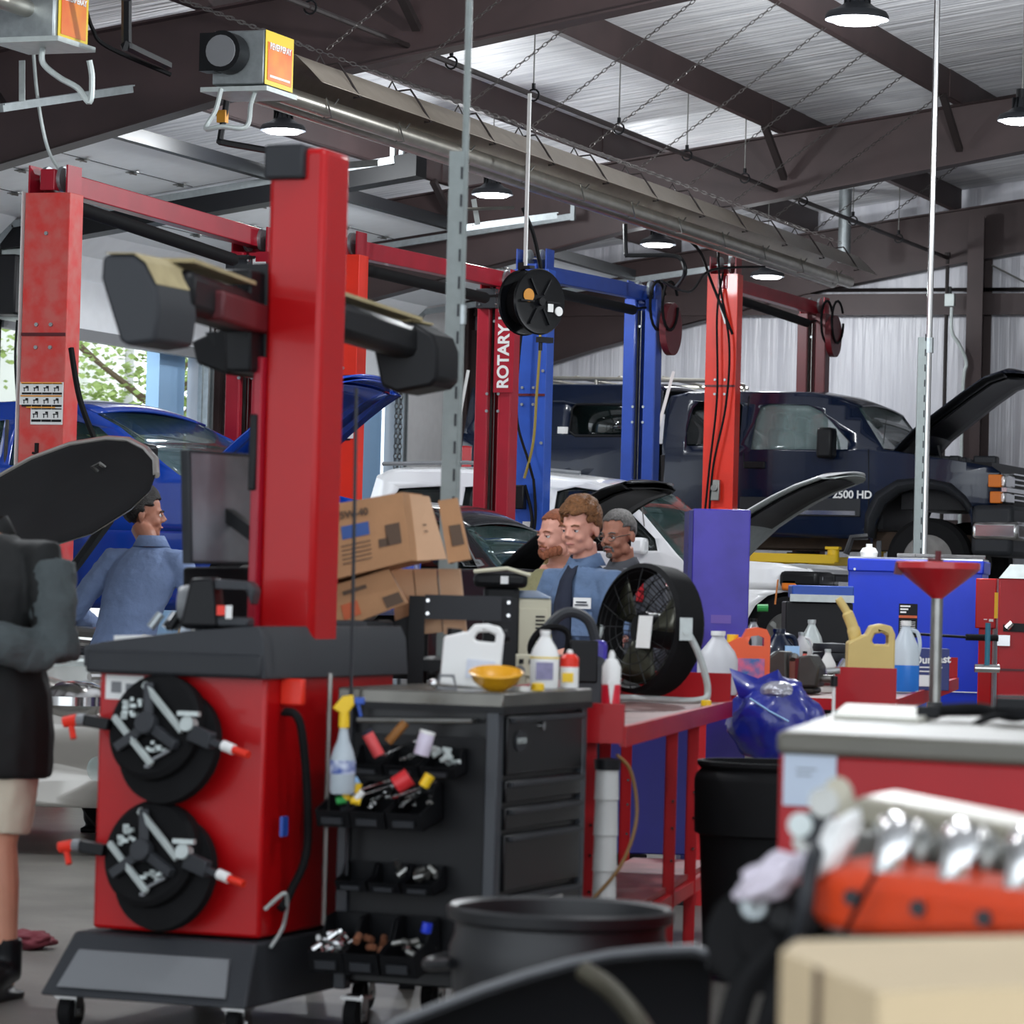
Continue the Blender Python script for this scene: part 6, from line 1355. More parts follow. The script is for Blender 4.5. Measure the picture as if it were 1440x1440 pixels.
r = jug('navy blue oil jug with tipped funnel mouth on second bench', 1094, 17.2, .25, .17, 'navy', 'navy', z=.98); b = MB(); b.box((.06, -.065, .13), (.07, .003, .08)); b.build('pale_label', 'lightblue', r, smooth=0); b = MB(); b.lathe([(.03, 0), (.035, .03), (.028, .03), (.02, .005)], n=16, X=Matrix.Translation((-.015, -.07, .10)) @ Matrix.Rotation(radians(70), 4, 'X')); b.build('mouth', 'galvlight', r)
jug('white plastic bottle with long neck behind the vise', 1126, 17.8, .23, .10, 'white', 'galvlight', z=.98, handle=1)
jug('grey plastic can with square cap behind the vise', 1140, 18.4, .27, .12, 'galvlight', 'galvlight', z=1.0, handle=0)
jug('small white fluid bottle left of the fuel can', 1163, 16.6, .20, .085, 'white', 'galvlight', handle=0, label='liftmaroon')
jug('small clear red bottle with black cap at the left end of clutter', 1131, 16.9, .15, .06, mat('redclear', 'd85a48', .3), 'black', z=.98, handle=0)
R_ = TC('air_filter', 'dark round air filter housing stacked behind the fuel can', 'filter', 1168, 17.6, .98)
for i in range(3): MB().lathe([(0, 0), (.09, 0), (.095, .02), (.09, .04), (0, .045)], n=24).build('disc', ['rubber', 'darkgrey', 'plasgrey'][i], R_, loc=(0, 0, .05+i*.045))
MB().lathe([(0, 0), (.07, 0), (.07, .05), (0, .05)], n=20).build('base', 'black', R_)
R_ = TC('chrome_valve', 'cast metal carburettor part lying left of the fuel can', 'engine part', 1172, 16.9, .947)
for i in range(5): b = MB(); b.cyl((random.uniform(-.04, .04), 0, .02+i*.02), (random.uniform(-.02, .06), .02, .06+i*.02), random.uniform(.015, .03), n=10); b.build('fitting', ['chrome', 'liftmaroon', 'steel', 'black', 'chrome'][i], R_)
R_ = TC('socket_case', 'black tool case with blue and grey open lid behind the jugs', 'tool case', 1138, 19.6, 0)
b = MB(); b.box2((-.17, -.1, .75), (.2, .2, 1.36)); b.box2((-.15, -.05, 0), (.18, .15, .75)); b.build('case', 'black', R_, bevel=.01)
b = MB(); b.box2((-.14, -.13, 1.38), (.2, .15, 1.45)); o = b.build('lid', 'liftblue', R_, bevel=.008); b = MB(); b.box2((-.15, -.14, 1.36), (.2, -.12, 1.40)); b.build('lid_rim', 'galvlight', o, smooth=0)
tag(MB().bar(P(1090, 850, 18.8), P(1094, 815, 18.8), .022, .006).build('paint_stick', mat('woodorange', 'c87a3a', .7)), 'orange wooden stir stick poking up by the tool case', 'stick')
tag(MB().cyl(P(1065, 855, 18.4), P(1080, 855, 18.4), .02, n=10).build('green_cap', _mats['green']), 'small green cap between the oil bottles', 'cap')
tag(MB().prism([(-.06, 0), (.06, 0), (.05, .05), (-.06, .06)], .1).build('brown_box', 'card'), 'small brown box behind the clear blue jug', 'box').location = G(1253, 17.8, 1.1)
# blue bag
R_ = TC('trash_bag', 'blue plastic bag with silver foil hanging between the benches', 'bag', 1090, 14.8, .725)
bm = bmesh.new(); bmesh.ops.create_icosphere(bm, subdivisions=4, radius=1)
from mathutils import noise as N_
for v in bm.verts:
    c = v.co.copy(); k = 1+.16*N_.noise(c*2.1)+.07*N_.noise(c*5)+.03*abs(N_.noise(c*11))
    v.co = Vector((c.x*.20*k*(1-.25*max(0, c.z)), c.y*.15*k, .15+c.z*.18*k))
me = bpy.data.meshes.new('bag'); bm.to_mesh(me); bm.free(); me.materials.append(mat('bagblue', '1c2a9a', .3, noise=.25, nscale=4, coat=.4, bump=.4, bscale=12)); [setattr(p, 'use_smooth', True) for p in me.polygons]
o = bpy.data.objects.new('bag', me); COL.objects.link(o); o.parent = R_
b = MB(); b.add([(-.16, -.05, .24), (-.20, -.02, .36), (-.08, -.02, .32), (.0, -.05, .36), (.05, 0, .28), (.0, -.1, .2)], [(0, 1, 2), (0, 2, 5), (2, 3, 5), (3, 4, 5)]); b.build('torn_flap', _mats['bagblue'], R_, solid=.004)
b = MB(); b.ball((.0, -.06, .27), (.075, .08, .045), 14); b.build('foil', mat('foil', 'c2c2cc', .3, .7, bump=.8, bscale=30), R_)
b = MB(); b.tube([(-.12, -.13, .24), (-.04, -.16, .19), (.04, -.165, .15)], .004, n=4); b.build('tie', 'lightblue', R_)
# black barrels
R_ = TC('trash_barrel', 'tall black ribbed trash barrel between bench and red cabinet', 'trash barrel', 1066, 12.9, 0)
b = MB(); b.lathe([(0, .02), (.20, .02), (.225, .5), (.228, .52), (.245, .53), (.25, .72), (.245, .74), (.225, .76), (.24, .775), (.24, .79), (.22, .79), (.2, .5), (.18, .06), (0, .05)], n=40); b.build('barrel', 'rubber', R_)
R_ = TC('trash_can', 'black open round trash can at the bottom centre of the photo', 'trash can', 779, 8.25, .03)
b = MB(); b.lathe([(0, -.03), (.222, -.03), (.25, .48), (.258, .53), (.245, .565), (.243, .59), (.262, .60), (.265, .625), (.257, .632), (.242, .625), (.232, .55), (.2, .05), (0, .04)], n=48); b.build('can', mat('canblack', '1b1c1f', .45), R_)
b = MB()
for s in (-1, 1): b.tube(bez([(s*.25, -.08, .50), (s*.30, -.03, .49), (s*.30, .03, .49), (s*.25, .08, .50)], 6), .014)
b.build('grip', _mats['canblack'], R_)
# leaning black fender liner in front
R_ = T('fender_panel', 'curved black plastic car panel leaning in the foreground below the can', 'car panel', tuple(G(780, 6.1, 0)), YAW)
s_ = 5000/6.1
def LP(px, py, Z=6.1): return (Matrix.Translation(R_.location) @ Matrix.Rotation(YAW, 4, 'Z')).inverted() @ P(px, py, Z)
top = [(500, 1470), (560, 1438), (620, 1415), (680, 1392), (740, 1372), (800, 1355), (860, 1343), (920, 1337), (975, 1335), (996, 1342), (1001, 1360)]
rows = []
tp = [LP(*p) for p in top]
for k_, (dz, dy) in enumerate([(0, 0), (-.01, .02), (-.12, .06), (-.3, .12), (-.7, .2)]):
    rows.append([Vector((p.x, p.y+dy, max(.01, p.z+dz))) for p in tp])
rows.insert(0, [Vector((p.x, p.y-.03, p.z-.008)) for p in tp])
b = MB(); b.grid(rows); b.build('panel', 'black', R_, solid=.008, smooth=60)
b = MB(); b.tube([p+Vector((0, -.012, .002)) for p in tp], .009, n=8); b.build('rolled_edge', mat('edgegrey', '5a5b5e', .4), R_)
b = MB(); q = [LP(820, 1365, 5.95), LP(862, 1395, 5.9), LP(905, 1450, 5.8), LP(960, 1560, 5.7)]; b.tube(bez(q, 6), .018); b.build('prop_tube', mat('tanrod', '4a463a', .35, .6), R_)
# grey topped red bench at right
zt3 = 1.13
cs_ = [onZ(1092, 1028, zt3), onZ(1600, 1052, zt3), onZ(1600, 985, zt3), onZ(1182, 997, zt3)]
r = T('work_cabinet', 'large red cabinet with thick grey top at the right foreground', 'cabinet', (cs_[0].x, cs_[0].y, 0)); q = [p-Vector((cs_[0].x, cs_[0].y, zt3)) for p in cs_]
def at(p, z): return Vector((p.x, p.y, z))
b = MB(); b.hexa([at(p, zt3-.045) for p in q], [at(p, zt3) for p in q]); b.build('top', mat('topgrey', '66635a', .45, noise=.06), r, bevel=.012)
cq = sum(q, Vector())/4; qi = [cq+(p-cq)*.985 for p in q]
b = MB(); b.hexa([at(p, 0) for p in qi], [at(p, zt3-.045) for p in qi]); b.build('body', 'cabred', r, bevel=.006)
fx = (qi[1]-qi[0]).normalized(); fn = Vector((fx.y, -fx.x, 0)); fn = fn if fn.dot(C0-cs_[0]) > 0 else -fn
def onface(px, py):
    d = (P(px, py, 1)-C0).normalized(); o0 = cs_[0]+Vector((0, 0, -zt3))+qi[0]-Vector((0, 0, qi[0].z)); k_ = (o0-C0).dot(fn)/d.dot(fn); return C0+d*k_-r.location
pp = [onface(1104, 1058)+fn*.004, onface(1178, 1061)+fn*.004, onface(1176, 1135)+fn*.004, onface(1102, 1132)+fn*.004]
b = MB(); b.hexa(pp, [p+fn*.001 for p in pp]); o = b.build('taped_note', mat('notepaper', 'b9c4d4', .6), r, smooth=0)
pp = [onface(1122, 1080), onface(1150, 1081), onface(1150, 1083), onface(1122, 1082)]; b = MB(); b.hexa([p+fn*.006 for p in pp], [p+fn*.007 for p in pp]); pp = [onface(1122, 1088), onface(1143, 1089), onface(1143, 1091), onface(1122, 1090)]; b.hexa([p+fn*.006 for p in pp], [p+fn*.007 for p in pp]); b.build('written_line', 'midgrey', o, smooth=0)
q4 = [onZ(1172, 1012, zt3), onZ(1290, 1018, zt3), onZ(1345, 1003, zt3), onZ(1190, 996, zt3)]; c = q4[0]
o = MB().hexa([p-c for p in q4], [p-c+Vector((0, 0, .012)) for p in q4]).build('clipboard', mat('offwhite', 'd2d0c4', .5)); o.location = c; tag(o, 'pale flat folder lying on the grey cabinet top', 'folder')
pz = onZ(1400, 1018, zt3)
R_ = T('power_cable', 'black cable heap with plug on the grey cabinet top', 'cable', tuple(pz))
b = MB(); b.tube(bez([(-.16, .0, .02), (-.05, .03, .03), (.05, -.02, .02), (.12, .02, .04), (.2, 0, .02)], 8), .014, n=8); b.tube(bez([(-.14, .1, .015), (-.02, .12, .02), (.1, .06, .03), (.02, -.04, .02), (-.02, -.10, .0), (-.03, -.13, -.05), (.0, -.14, -.12), (.06, -.14, -.14)], 8), .008, n=6); b.build('cable', 'rubber', R_)
b = MB(); b.box((-.15, 0, .02), (.05, .03, .03), .4); b.box((.06, .0, .045), (.12, .04, .03), .1); b.build('plug', 'black', R_, bevel=.005)
# engine on stand
R_ = TC('engine', 'car engine with orange valve cover and silver intake, right foreground', 'engine', 1290, 5.0, 0, -14)
Mi = (Matrix.Translation(R_.location) @ Matrix.Rotation(R_.rotation_euler.z, 4, 'Z')).inverted()
def LE(px, py, Z): return Mi @ P(px, py, Z)
eng = [(1134, 1285), (1131, 1262), (1138, 1240), (1158, 1228), (1200, 1224), (1222, 1232), (1330, 1243), (1460, 1262), (1600, 1284), (1600, 1350), (1440, 1325), (1250, 1322), (1190, 1318), (1152, 1308)]
f = [LE(x, y, 4.9-.0012*(x-1130)) for x, y in eng]; dv = Vector((.02, .10, .02))
b = MB(); b.hexa(f, [p+dv for p in f]); o = b.build('valve_cover', mat('engorange', 'd9451c', .4), R_, bevel=.02)
for i, (x, y) in enumerate([(1197, 1262), (1290, 1277), (1383, 1291)]):
    b = MB(); Z = 4.9-.0012*(x-1130); b.cyl(LE(x, y, Z-.03), LE(x, y, Z+.01), .011, n=12); b.build('cover_bolt', 'darkgrey', o)
b = MB(); b.tube([LE(1232, 1228, 4.76), LE(1212, 1262, 4.75), LE(1188, 1312, 4.79)], .004, n=5); b.build('ignition_wire', 'rubber', R_)
b = MB(); g_ = [LE(x, y, 5.15-.0012*(x-1130)) for x, y in [(1196, 1126), (1215, 1120), (1600, 1196), (1600, 1240), (1215, 1165), (1196, 1150)]]; b.hexa(g_, [p+Vector((.02, .2, 0)) for p in g_]); b.build('plenum', mat('plenum', 'a59f8e', .4, .2), R_, bevel=.015)
for i in range(4):
    x = 1262+i*93; b = MB(); Z = 5.0-.0012*(x-1130)
    b.tube(bez([LE(x-6, 1170+i*10, Z+.05), LE(x+2, 1185+i*11, Z-.02), LE(x-12, 1240+i*12, Z-.02)], 8), .028, n=14); b.build('intake_runner', 'chrome', R_)
    b = MB(); b.tube(bez([LE(x+26, 1172+i*10, Z+.05), LE(x+34, 1190+i*11, Z-.01), LE(x+30, 1250+i*12, Z)], 8), .02, n=12); b.build('intake_runner', 'steel', R_)
b = MB(); Z = 5.2
g_ = [LE(x, y, 5.05-.0012*(x-1130)) for x, y in [(1180, 1165), (1600, 1215), (1600, 1320), (1180, 1250)]]; b.hexa(g_, [p+Vector((0, .35, 0)) for p in g_]); b.build('cylinder_head', 'steel', R_, bevel=.01)
g_ = [LE(x, y, 5.0-.001*(x-1130)) for x, y in [(1120, 1300), (1600, 1350), (1600, 1600), (1140, 1560)]]; b = MB(); b.hexa(g_, [p+Vector((0, .4, 0)) for p in g_]); b.build('block', 'castiron' if 0 else _mats['castiron'], R_, bevel=.02)
for i, (x, y, rr_) in enumerate([(1158, 1128, .022), (1125, 1160, .018), (1178, 1112, .020), (1150, 1165, .028), (1128, 1185, .014), (1190, 1135, .018), (1232, 1185, .016)]):
    b = MB(); b.cyl(LE(x, y, 5.1), LE(x+4, y+6, 5.2), rr_, n=14); b.build('throttle_fitting', ['steel', 'galvlight', 'plenum', 'darkgrey', 'steel', 'plenum', 'steel'][i] if i not in (2, 5) else _mats['plenum'], R_)
for i, (x, y, rr_) in enumerate([(1066, 1322, .075), (1100, 1290, .05), (1060, 1275, .02)]):
    b = MB(); b.cyl(LE(x, y, 4.95), LE(x+8, y, 5.02), rr_, n=30); b.cyl(LE(x, y, 4.94), LE(x, y, 4.95), rr_*.4, n=20); b.build('pulley', ['rubber', 'black', 'galv'][i], R_, bevel=.004)
b = MB(); b.tube(bez([LE(1150, 1190, 4.9), LE(1140, 1220, 4.86), LE(1132, 1280, 4.85), LE(1118, 1330, 4.9)], 6), .012); b.build('dipstick_tube', 'darkgrey', R_)
b = MB(); gg = [LE(1095, 1325, 4.95), LE(1050, 1380, 4.95), LE(1030, 1440, 4.95), LE(1010, 1520, 4.95)]; b.tube(bez(gg, 6), .022); b.tube([p+Vector((.05, 0, 0)) for p in bez(gg, 6)], .018); b.build('hose', 'rubber', R_)
b = MB(); b.box2((-.25, .1, .0), (.4, .2, .05)); b.box2((.1, .1, .0), (.18, .2, .62)); b.box2((-.25, -.3, 0), (-.2, .5, .05)); b.box2((.35, -.3, 0), (.4, .5, .05)); b.build('stand', 'cabred', R_)
def cloth(name, lab, cpx, m, sx, sy, sz, seed, rot=0):
    bm = bmesh.new(); bmesh.ops.create_icosphere(bm, subdivisions=4, radius=1)
    for v in bm.verts:
        c = v.co.copy(); k_ = 1+.35*N_.noise(c*1.8+Vector((seed, 0, 0)))+.15*N_.noise(c*4.3+Vector((0, seed, 0))); v.co = Vector((c.x*sx*k_, c.y*sy*k_, c.z*sz*k_))
    me = bpy.data.meshes.new(name); bm.to_mesh(me); bm.free(); me.materials.append(M[m] if isinstance(m, str) else m); [setattr(p, 'use_smooth', True) for p in me.polygons]
    o = bpy.data.objects.new(name, me); COL.objects.link(o); o.location = P(*cpx); o.rotation_euler = (0, rot, YAW); return tag(o, lab, 'rag')
cloth('shop_rag', 'white rag draped over the front of the engine', (1172, 1190, 4.9), 'white', .025, .03, .055, 3, .5)
cloth('work_glove', 'crumpled white rag with lilac tint hanging off the engine corner', (1088, 1232, 4.9), mat('lilac', 'cfc6d2', .8), .055, .03, .026, 8, -.5)
cloth('floor_rag', 'dark red shop rag crumpled on the floor at lower left', (42, 1322, 13.3), mat('ragred', '6e2a34', .9), .09, .08, .035, 5)
# near cardboard box on a stand
zt4 = 1.02
q5 = [onZ(1098, 1338, zt4), onZ(1236, 1396, zt4), onZ(1650, 1380, zt4), onZ(1600, 1312, zt4), onZ(1120, 1322, zt4)]
r = T('cardboard_box', 'pale cardboard box, blurred, in the bottom right corner', 'cardboard box', (q5[0].x, q5[0].y, zt4-.35)); q = [p-r.location for p in q5]
b = MB(); b.hexa([p-Vector((0, 0, .35)) for p in q], q); b.build('carton', 'kraft', r, smooth=0)
b = MB(); e = [q[0]*.6+q[1]*.4, q[0]*.55+q[1]*.45]; nrm = Vector((-(q[1]-q[0]).y, (q[1]-q[0]).x, 0)).normalized(); nrm = nrm if nrm.dot(C0-q5[0]) > 0 else -nrm
b.hexa([e[0]+nrm*.002-Vector((0, 0, .35)), e[1]+nrm*.002-Vector((0, 0, .35)), e[1]+nrm*.004-Vector((0, 0, .35)), e[0]+nrm*.004-Vector((0, 0, .35))], [e[0]+nrm*.002, e[1]+nrm*.002, e[1]+nrm*.004, e[0]+nrm*.004]); b.build('seam_gap', 'cardink', r, smooth=0)
b = MB(); e = [q[1]*.75+q[2]*.25, q[1]*.55+q[2]*.45]; b.hexa([e[0]+Vector((-.0, -.003, -.12)), e[1]+Vector((0, -.003, -.12)), e[1]+Vector((0, -.005, -.12)), e[0]+Vector((0, -.005, -.12))], [e[0]+Vector((0, -.003, -.045)), e[1]+Vector((0, -.003, -.045)), e[1]+Vector((0, -.005, -.045)), e[0]+Vector((0, -.005, -.045))]); b.build('grey_print', 'midgrey', r, smooth=0)
r = T('side_table', 'steel table under the pale cardboard box', 'table', (q5[0].x, q5[0].y, 0))
b = MB(); b.box2((.0, .0, .60), (.42, .3, zt4-.352)); b.build('table_top', 'steel', r)
for x in (.04, .38):
    for y in (.04, .26): MB().box2((x-.02, y-.02, 0), (x+.02, y+.02, .6)).build('leg', 'steel', r)
# ------------------------------------------------------------------ people
def remesh(b, name, m, parent, vox=.01, smooth=3, disp=None):
    o = b.build(name, m, parent, smooth=0)
    q = o.modifiers.new('remesh', 'REMESH'); q.mode = 'VOXEL'; q.voxel_size = vox; q.use_smooth_shade = True
    q = o.modifiers.new('smooth', 'SMOOTH'); q.iterations = smooth; q.factor = .5
    if disp:
        tx = bpy.data.textures.new('folds', 'CLOUDS'); tx.noise_scale = disp[1]; tx.noise_depth = 2
        q = o.modifiers.new('folds', 'DISPLACE'); q.texture = tx; q.strength = disp[0]; q.mid_level = .5; q.texture_coords = 'LOCAL'
    return o
def loft(b, rings, n=20, X=None):
    rows = [[Vector((cx+rx*cos(2*pi*j/n), cy+ry*sin(2*pi*j/n), z)) for j in range(n+1)] for rx, ry, cx, cy, z in rings]
    b.grid(rows, X)
    for r in (rows[0], rows[-1]): b.add(r[:-1], [tuple(range(n))], X)
def hand(b, w, d, side, curl=.5):
    "palm and five bent fingers from wrist w along direction d"
    w = Vector(w); d = Vector(d).normalized(); up = Vector((0, 0, 1)); s = d.cross(up)
    if s.length < .1: s = Vector((1, 0, 0))
    s.normalize(); nn = s.cross(d)
    pe = w+d*.085
    b.bar(w+d*.0, pe, .075, .03, up=nn)
    b.ball(w+d*.045, (.04, .04, .022))
    for i, L in enumerate((.07, .08, .075, .06)):
        o = pe+s*((i-1.5)*.019); p1 = o+d*L*.45-nn*.01*curl; p2 = p1+d*L*.3-nn*.022*curl*1.6; p3 = p2+d*L*.2-nn*.03*curl*1.6
        b.tube([o-d*.02, p1, p2, p3], [.010, .0095, .009, .007], n=8)
    o = w+d*.02+s*side*.032; b.tube([o, o+d*.03+s*side*.022, o+d*.06+s*side*.02-nn*.012], [.013, .011, .009], n=8)
def head(b, X):
    def B(c, r): b.ball((0, 0, 0), 1, 16, X=X @ Matrix.Translation(c) @ Matrix.Diagonal((r[0], r[1], r[2], 1)))
    B((0, .012, .145), (.074, .094, .088)); B((0, -.028, .098), (.061, .066, .085)); B((0, -.036, .042), (.047, .05, .04)); B((0, -.07, .02), (.024, .02, .018))
    for s in (-1, 1):
        B((s*.036, -.062, .078), (.022, .022, .022)); B((s*.076, .018, .10), (.011, .019, .031)); B((s*.011, -.098, .084), (.009, .009, .008)); B((s*.05, -.01, .045), (.018, .03, .03))
    b.tube([X @ Vector(v) for v in ((0, -.086, .125), (0, -.100, .104), (0, -.112, .088))], [.008, .010, .0115], n=10)
    b.tube([X @ Vector(v) for v in ((-.048, -.064, .131), (-.022, -.082, .135), (0, -.085, .131), (.022, -.082, .135), (.048, -.064, .131))], .0085, n=8)
    b.tube([X @ Vector(v) for v in ((-.022, -.080, .055), (0, -.092, .057), (.022, -.080, .055))], .006, n=8)
    b.tube([X @ Vector(v) for v in ((-.018, -.079, .046), (0, -.089, .045), (.018, -.079, .046))], .006, n=8)
def hairshell(X, parent, m, thick, style, seed=1, name='hair'):
    bm = bmesh.new(); bmesh.ops.create_icosphere(bm, subdivisions=4, radius=1)
    dl = []
    for v in bm.verts:
        c = v.co; p = Vector((c.x*.078, c.y*.098+.012, c.z*.092+.145))
        fl = .185 if p.y < -.04 else (.15 if p.y < -.0 else (.12 if p.y < .03 else .065))
        if style == 'curly': fl -= .008
        if style == 'short': fl += .004
        if p.z < fl: dl.append(v); continue
        k = thick*(.6+.9*N_.noise(p*(28 if style == 'short' else 38)+Vector((seed, 0, 0)))+.6)
        if style == 'curly': k += .016*max(0, (p.z-.16)/.07)
        if style == 'quiff': k += .02*max(0, (p.z-.2)/.03)*(1 if p.y < .02 else .3)
        d = Vector((c.x, c.y, c.z)).normalized(); v.co = p+d*k
    bmesh.ops.delete(bm, geom=dl, context='VERTS')
    me = bpy.data.meshes.new(name); bm.to_mesh(me); bm.free(); me.transform(X); me.materials.append(M[m]); [setattr(p, 'use_smooth', True) for p in me.polygons]
    o = bpy.data.objects.new(name, me); COL.objects.link(o); o.parent = parent
    q = o.modifiers.new('solid', 'SOLIDIFY'); q.thickness = .02; q.offset = -1
    if style == 'curly':
        b = MB(); rr = random.Random(seed)
        for i in range(150):
            a = rr.uniform(0, 2*pi); e = rr.uniform(.15, 1.5); c = Vector((cos(a)*cos(e)*.083, sin(a)*cos(e)*.10+.01, sin(e)*.105+.145))
            if c.y < -.03 and c.z < .188: continue
            if c.z < .14: continue
            r_ = rr.uniform(.009, .016); ax = Matrix.Rotation(rr.uniform(0, 6), 4, 'Z') @ Matrix.Rotation(rr.uniform(0, 3), 4, 'X')
            b.tube([X @ (c+ax @ Vector((cos(t)*r_, sin(t)*r_, t*.003))) for t in rng(0, 5, 8)], .0055, n=5)
        b.build('curl', m, o)
    return o
def person(lab, px, Z, hz, rz, skin, top, legs, hair, arms, lean=(0, 0), headrz=0, headx=0, build=1.0, bottoms='navycloth', shorts=False, sleeve='long', hairst='short', ht=.006, shoe='black', beard=None, headoff=(0, 0)):
    r_loc = G(px, Z, 0); k = hz/1.772
    b = MB(); root = None
    lx, ly = lean
    def sp(z): f = max(0, (z-.92)/.6); return (lx*f, ly*f)
    def ring(rx, ry, z, g=0): c = sp(z); return (rx*build+g, ry*build+g, c[0], c[1], z)
    tors = [(.135, .10, .80), (.165, .115, .90), (.15, .11, 1.0), (.148, .11, 1.1), (.165, .12, 1.22), (.18, .12, 1.33), (.155, .10, 1.395), (.118, .085, 1.44), (.078, .066, 1.475), (.06, .055, 1.50)]
    loft(b, [ring(*t_) for t_ in tors]); c = sp(1.5)
    nk = Vector((c[0]+headoff[0]*.5, c[1]+.01+headoff[1]*.5, 1.53)); hd = Vector((c[0]+headoff[0], c[1]-.018+headoff[1], 1.528))
    b.tube([Vector((c[0], c[1]+.015, 1.42)), nk, hd+Vector((0, .02, .05))], [.062, .056, .054], n=16)
    XH = Matrix.Translation(hd) @ Matrix.Rotation(radians(headrz), 4, 'Z') @ Matrix.Rotation(radians(headx), 4, 'X') @ Matrix.Scale(1.03, 4)
    head(b, XH)
    for s, (el, wr_, hdv, cu) in zip((-1, 1), arms):
        sh = Vector((s*.185*build+sp(1.40)[0], sp(1.40)[1], 1.405)); el = Vector(el); wr_ = Vector(wr_)
        b.tube([sh-Vector((s*.06, 0, 0)), sh, sh+(el-sh)*.3, el], [.05, .056, .05, .040], n=14); b.tube([el-(el-sh)*.03, el+(wr_-el)*.3, wr_], [.041, .041, .027], n=14)
        hand(b, wr_-Vector(hdv).normalized()*.01, hdv, -s, cu)
    for s, (kn, an, to) in zip((-1, 1), legs):
        hp = Vector((s*.09*build, 0, .90)); kn = Vector(kn); an = Vector(an); to = Vector(to)
        b.tube([hp+Vector((0, 0, .02)), hp-Vector((0, 0, .12)), kn, ], [.09*build, .088*build, .056], n=14); b.tube([kn, kn+(an-kn)*.3, an], [.056, .058, .038], n=14); b.tube([an, an-Vector((0, 0, .02)), to], [.04, .042, .032], n=12)
    root = remesh(b, 'person', skin, None, .0065, 3)
    root.location = r_loc; root.rotation_euler.z = YAW+radians(rz); root.scale = (k, k, k)
    tag(root, lab, 'person')
    # garments
    b = MB(); g = .014
    loft(b, [ring(rx, ry, z, g) for rx, ry, z in tors[(1 if not shorts else 1):-1]])
    for s, (el, wr_, hdv, cu) in zip((-1, 1), arms):
        sh = Vector((s*.185*build+sp(1.40)[0], sp(1.40)[1], 1.405)); el = Vector(el); wr_ = Vector(wr_)
        if sleeve == 'long':
            b.tube([sh-Vector((s*.08, 0, 0)), sh, sh+(el-sh)*.4, el+(el-sh)*.03], [.058, .071, .064, .056], n=16); b.tube([el, el+(wr_-el)*.4, el+(wr_-el)*.93], [.056, .054, .042], n=16)
        else:
            e2 = sh+(el-sh)*(.95 if sleeve == 'elbow' else .6); b.tube([sh-Vector((s*.08, 0, 0)), sh, sh+(e2-sh)*.5, e2], [.058, .072, .068, .065], n=16)
    shirt = remesh(b, 'shirt', top, root, .009, 4, (.014, .07))
    # collar
    b = MB(); rows = []
    for j in range(25):
        a = 2*pi*j/24; dz = -.03*max(0, -sin(a)); rows.append([Vector((c[0]+.072*cos(a), c[1]+.012+.068*sin(a), 1.475+dz)), Vector((c[0]+.070*cos(a), c[1]+.010+.070*sin(a), 1.53+dz)), Vector((c[0]+.098*cos(a), c[1]+.008+.098*sin(a), 1.475+dz*1.3))])
    b.grid(rows); b.build('collar', top, root, solid=.004)
    b = MB(); loft(b, [ring(.14, .105, .82, .016), ring(.165, .115, .90, .016), ring(.15, .11, .99, .016)])
    for s, (kn, an, to) in zip((-1, 1), legs):
        hp = Vector((s*.09*build, 0, .90)); kn = Vector(kn); an = Vector(an)
        if shorts: e2 = hp+(kn-hp)*.92; b.tube([hp, hp-Vector((0, 0, .12)), e2], [.11, .115, .098], n=16)
        else: b.tube([hp, hp-Vector((0, 0, .12)), kn, kn+(an-kn)*.5, an+Vector((0, 0, .03))], [.105, .105, .076, .07, .062], n=16)
    remesh(b, 'shorts' if shorts else 'trousers', bottoms, root, .012, 4, (.014, .08))
    for s, (kn, an, to) in zip((-1, 1), legs):
        an = Vector(an); to = Vector(to); b = MB(); b.tube([an+Vector((0, 0, .10 if shorts else .04)), an+Vector((0, 0, -.01)), an+(to-an)*.5+Vector((0, 0, .01)), to+(to-an)*.15], [.055, .056, .050, .038], n=14); b.box((an.x*.5+to.x*.5, an.y*.5+to.y*.5, .012), (.09, .27, .024), 0)
        remesh(b, 'boot', shoe, root, .01, 2)
    hairshell(XH, root, hair, ht, hairst, int(px))
    for s in (-1, 1):
        b = MB(); b.ball(XH @ Vector((s*.030, -.0775, .112)), .0105, 12); o = b.build('eye', 'white', root); b = MB(); b.ball(XH @ Vector((s*.030, -.0855, .111)), .0050, 10); b.build('iris', 'navycloth', o)
        b = MB(); b.tube([XH @ Vector(v) for v in ((s*.016, -.0965, .132), (s*.032, -.092, .137), (s*.047, -.078, .132))], .0035, n=5); b.build('eyebrow', hair, root)
        b = MB(); b.tube([XH @ Vector(v) for v in ((s*.018, -.089, .118), (s*.030, -.0925, .1205), (s*.043, -.083, .117))], .004, n=6); b.build('eyelid', skin, root)
    b = MB(); b.tube([XH @ Vector(v) for v in ((-.022, -.086, .051), (-.008, -.0975, .053), (.008, -.0975, .053), (.022, -.086, .051))], [.002, .0045, .0045, .002], n=6); b.build('lips', mat('lip', 'b06a62', .5), root)
    if beard:
        bm_, full = beard; b = MB()
        if full:
            for i in range(9):
                a = radians(-80+20*i); b.ball(XH @ Vector((.058*sin(a), -.028-.05*cos(a), .022+.02*abs(sin(a)))), (.02, .02, .026), 10)
            b.tube([XH @ Vector(v) for v in ((-.026, -.087, .058), (0, -.099, .067), (.026, -.087, .058))], .006, n=6)
        else:
            b.tube([XH @ Vector(v) for v in ((-.028, -.082, .040), (-.024, -.09, .062), (0, -.100, .068), (.024, -.09, .062), (.028, -.082, .040))], .006, n=6); b.ball(XH @ Vector((0, -.083, .022)), (.02, .014, .016), 10)
        b.build('beard', bm_, root)
    return root, XH, sp
stand = [((-.10, -.02, .49), (-.11, .02, .09), (-.13, -.16, .035)), ((.10, -.02, .49), (.11, .02, .09), (.13, -.16, .035))]
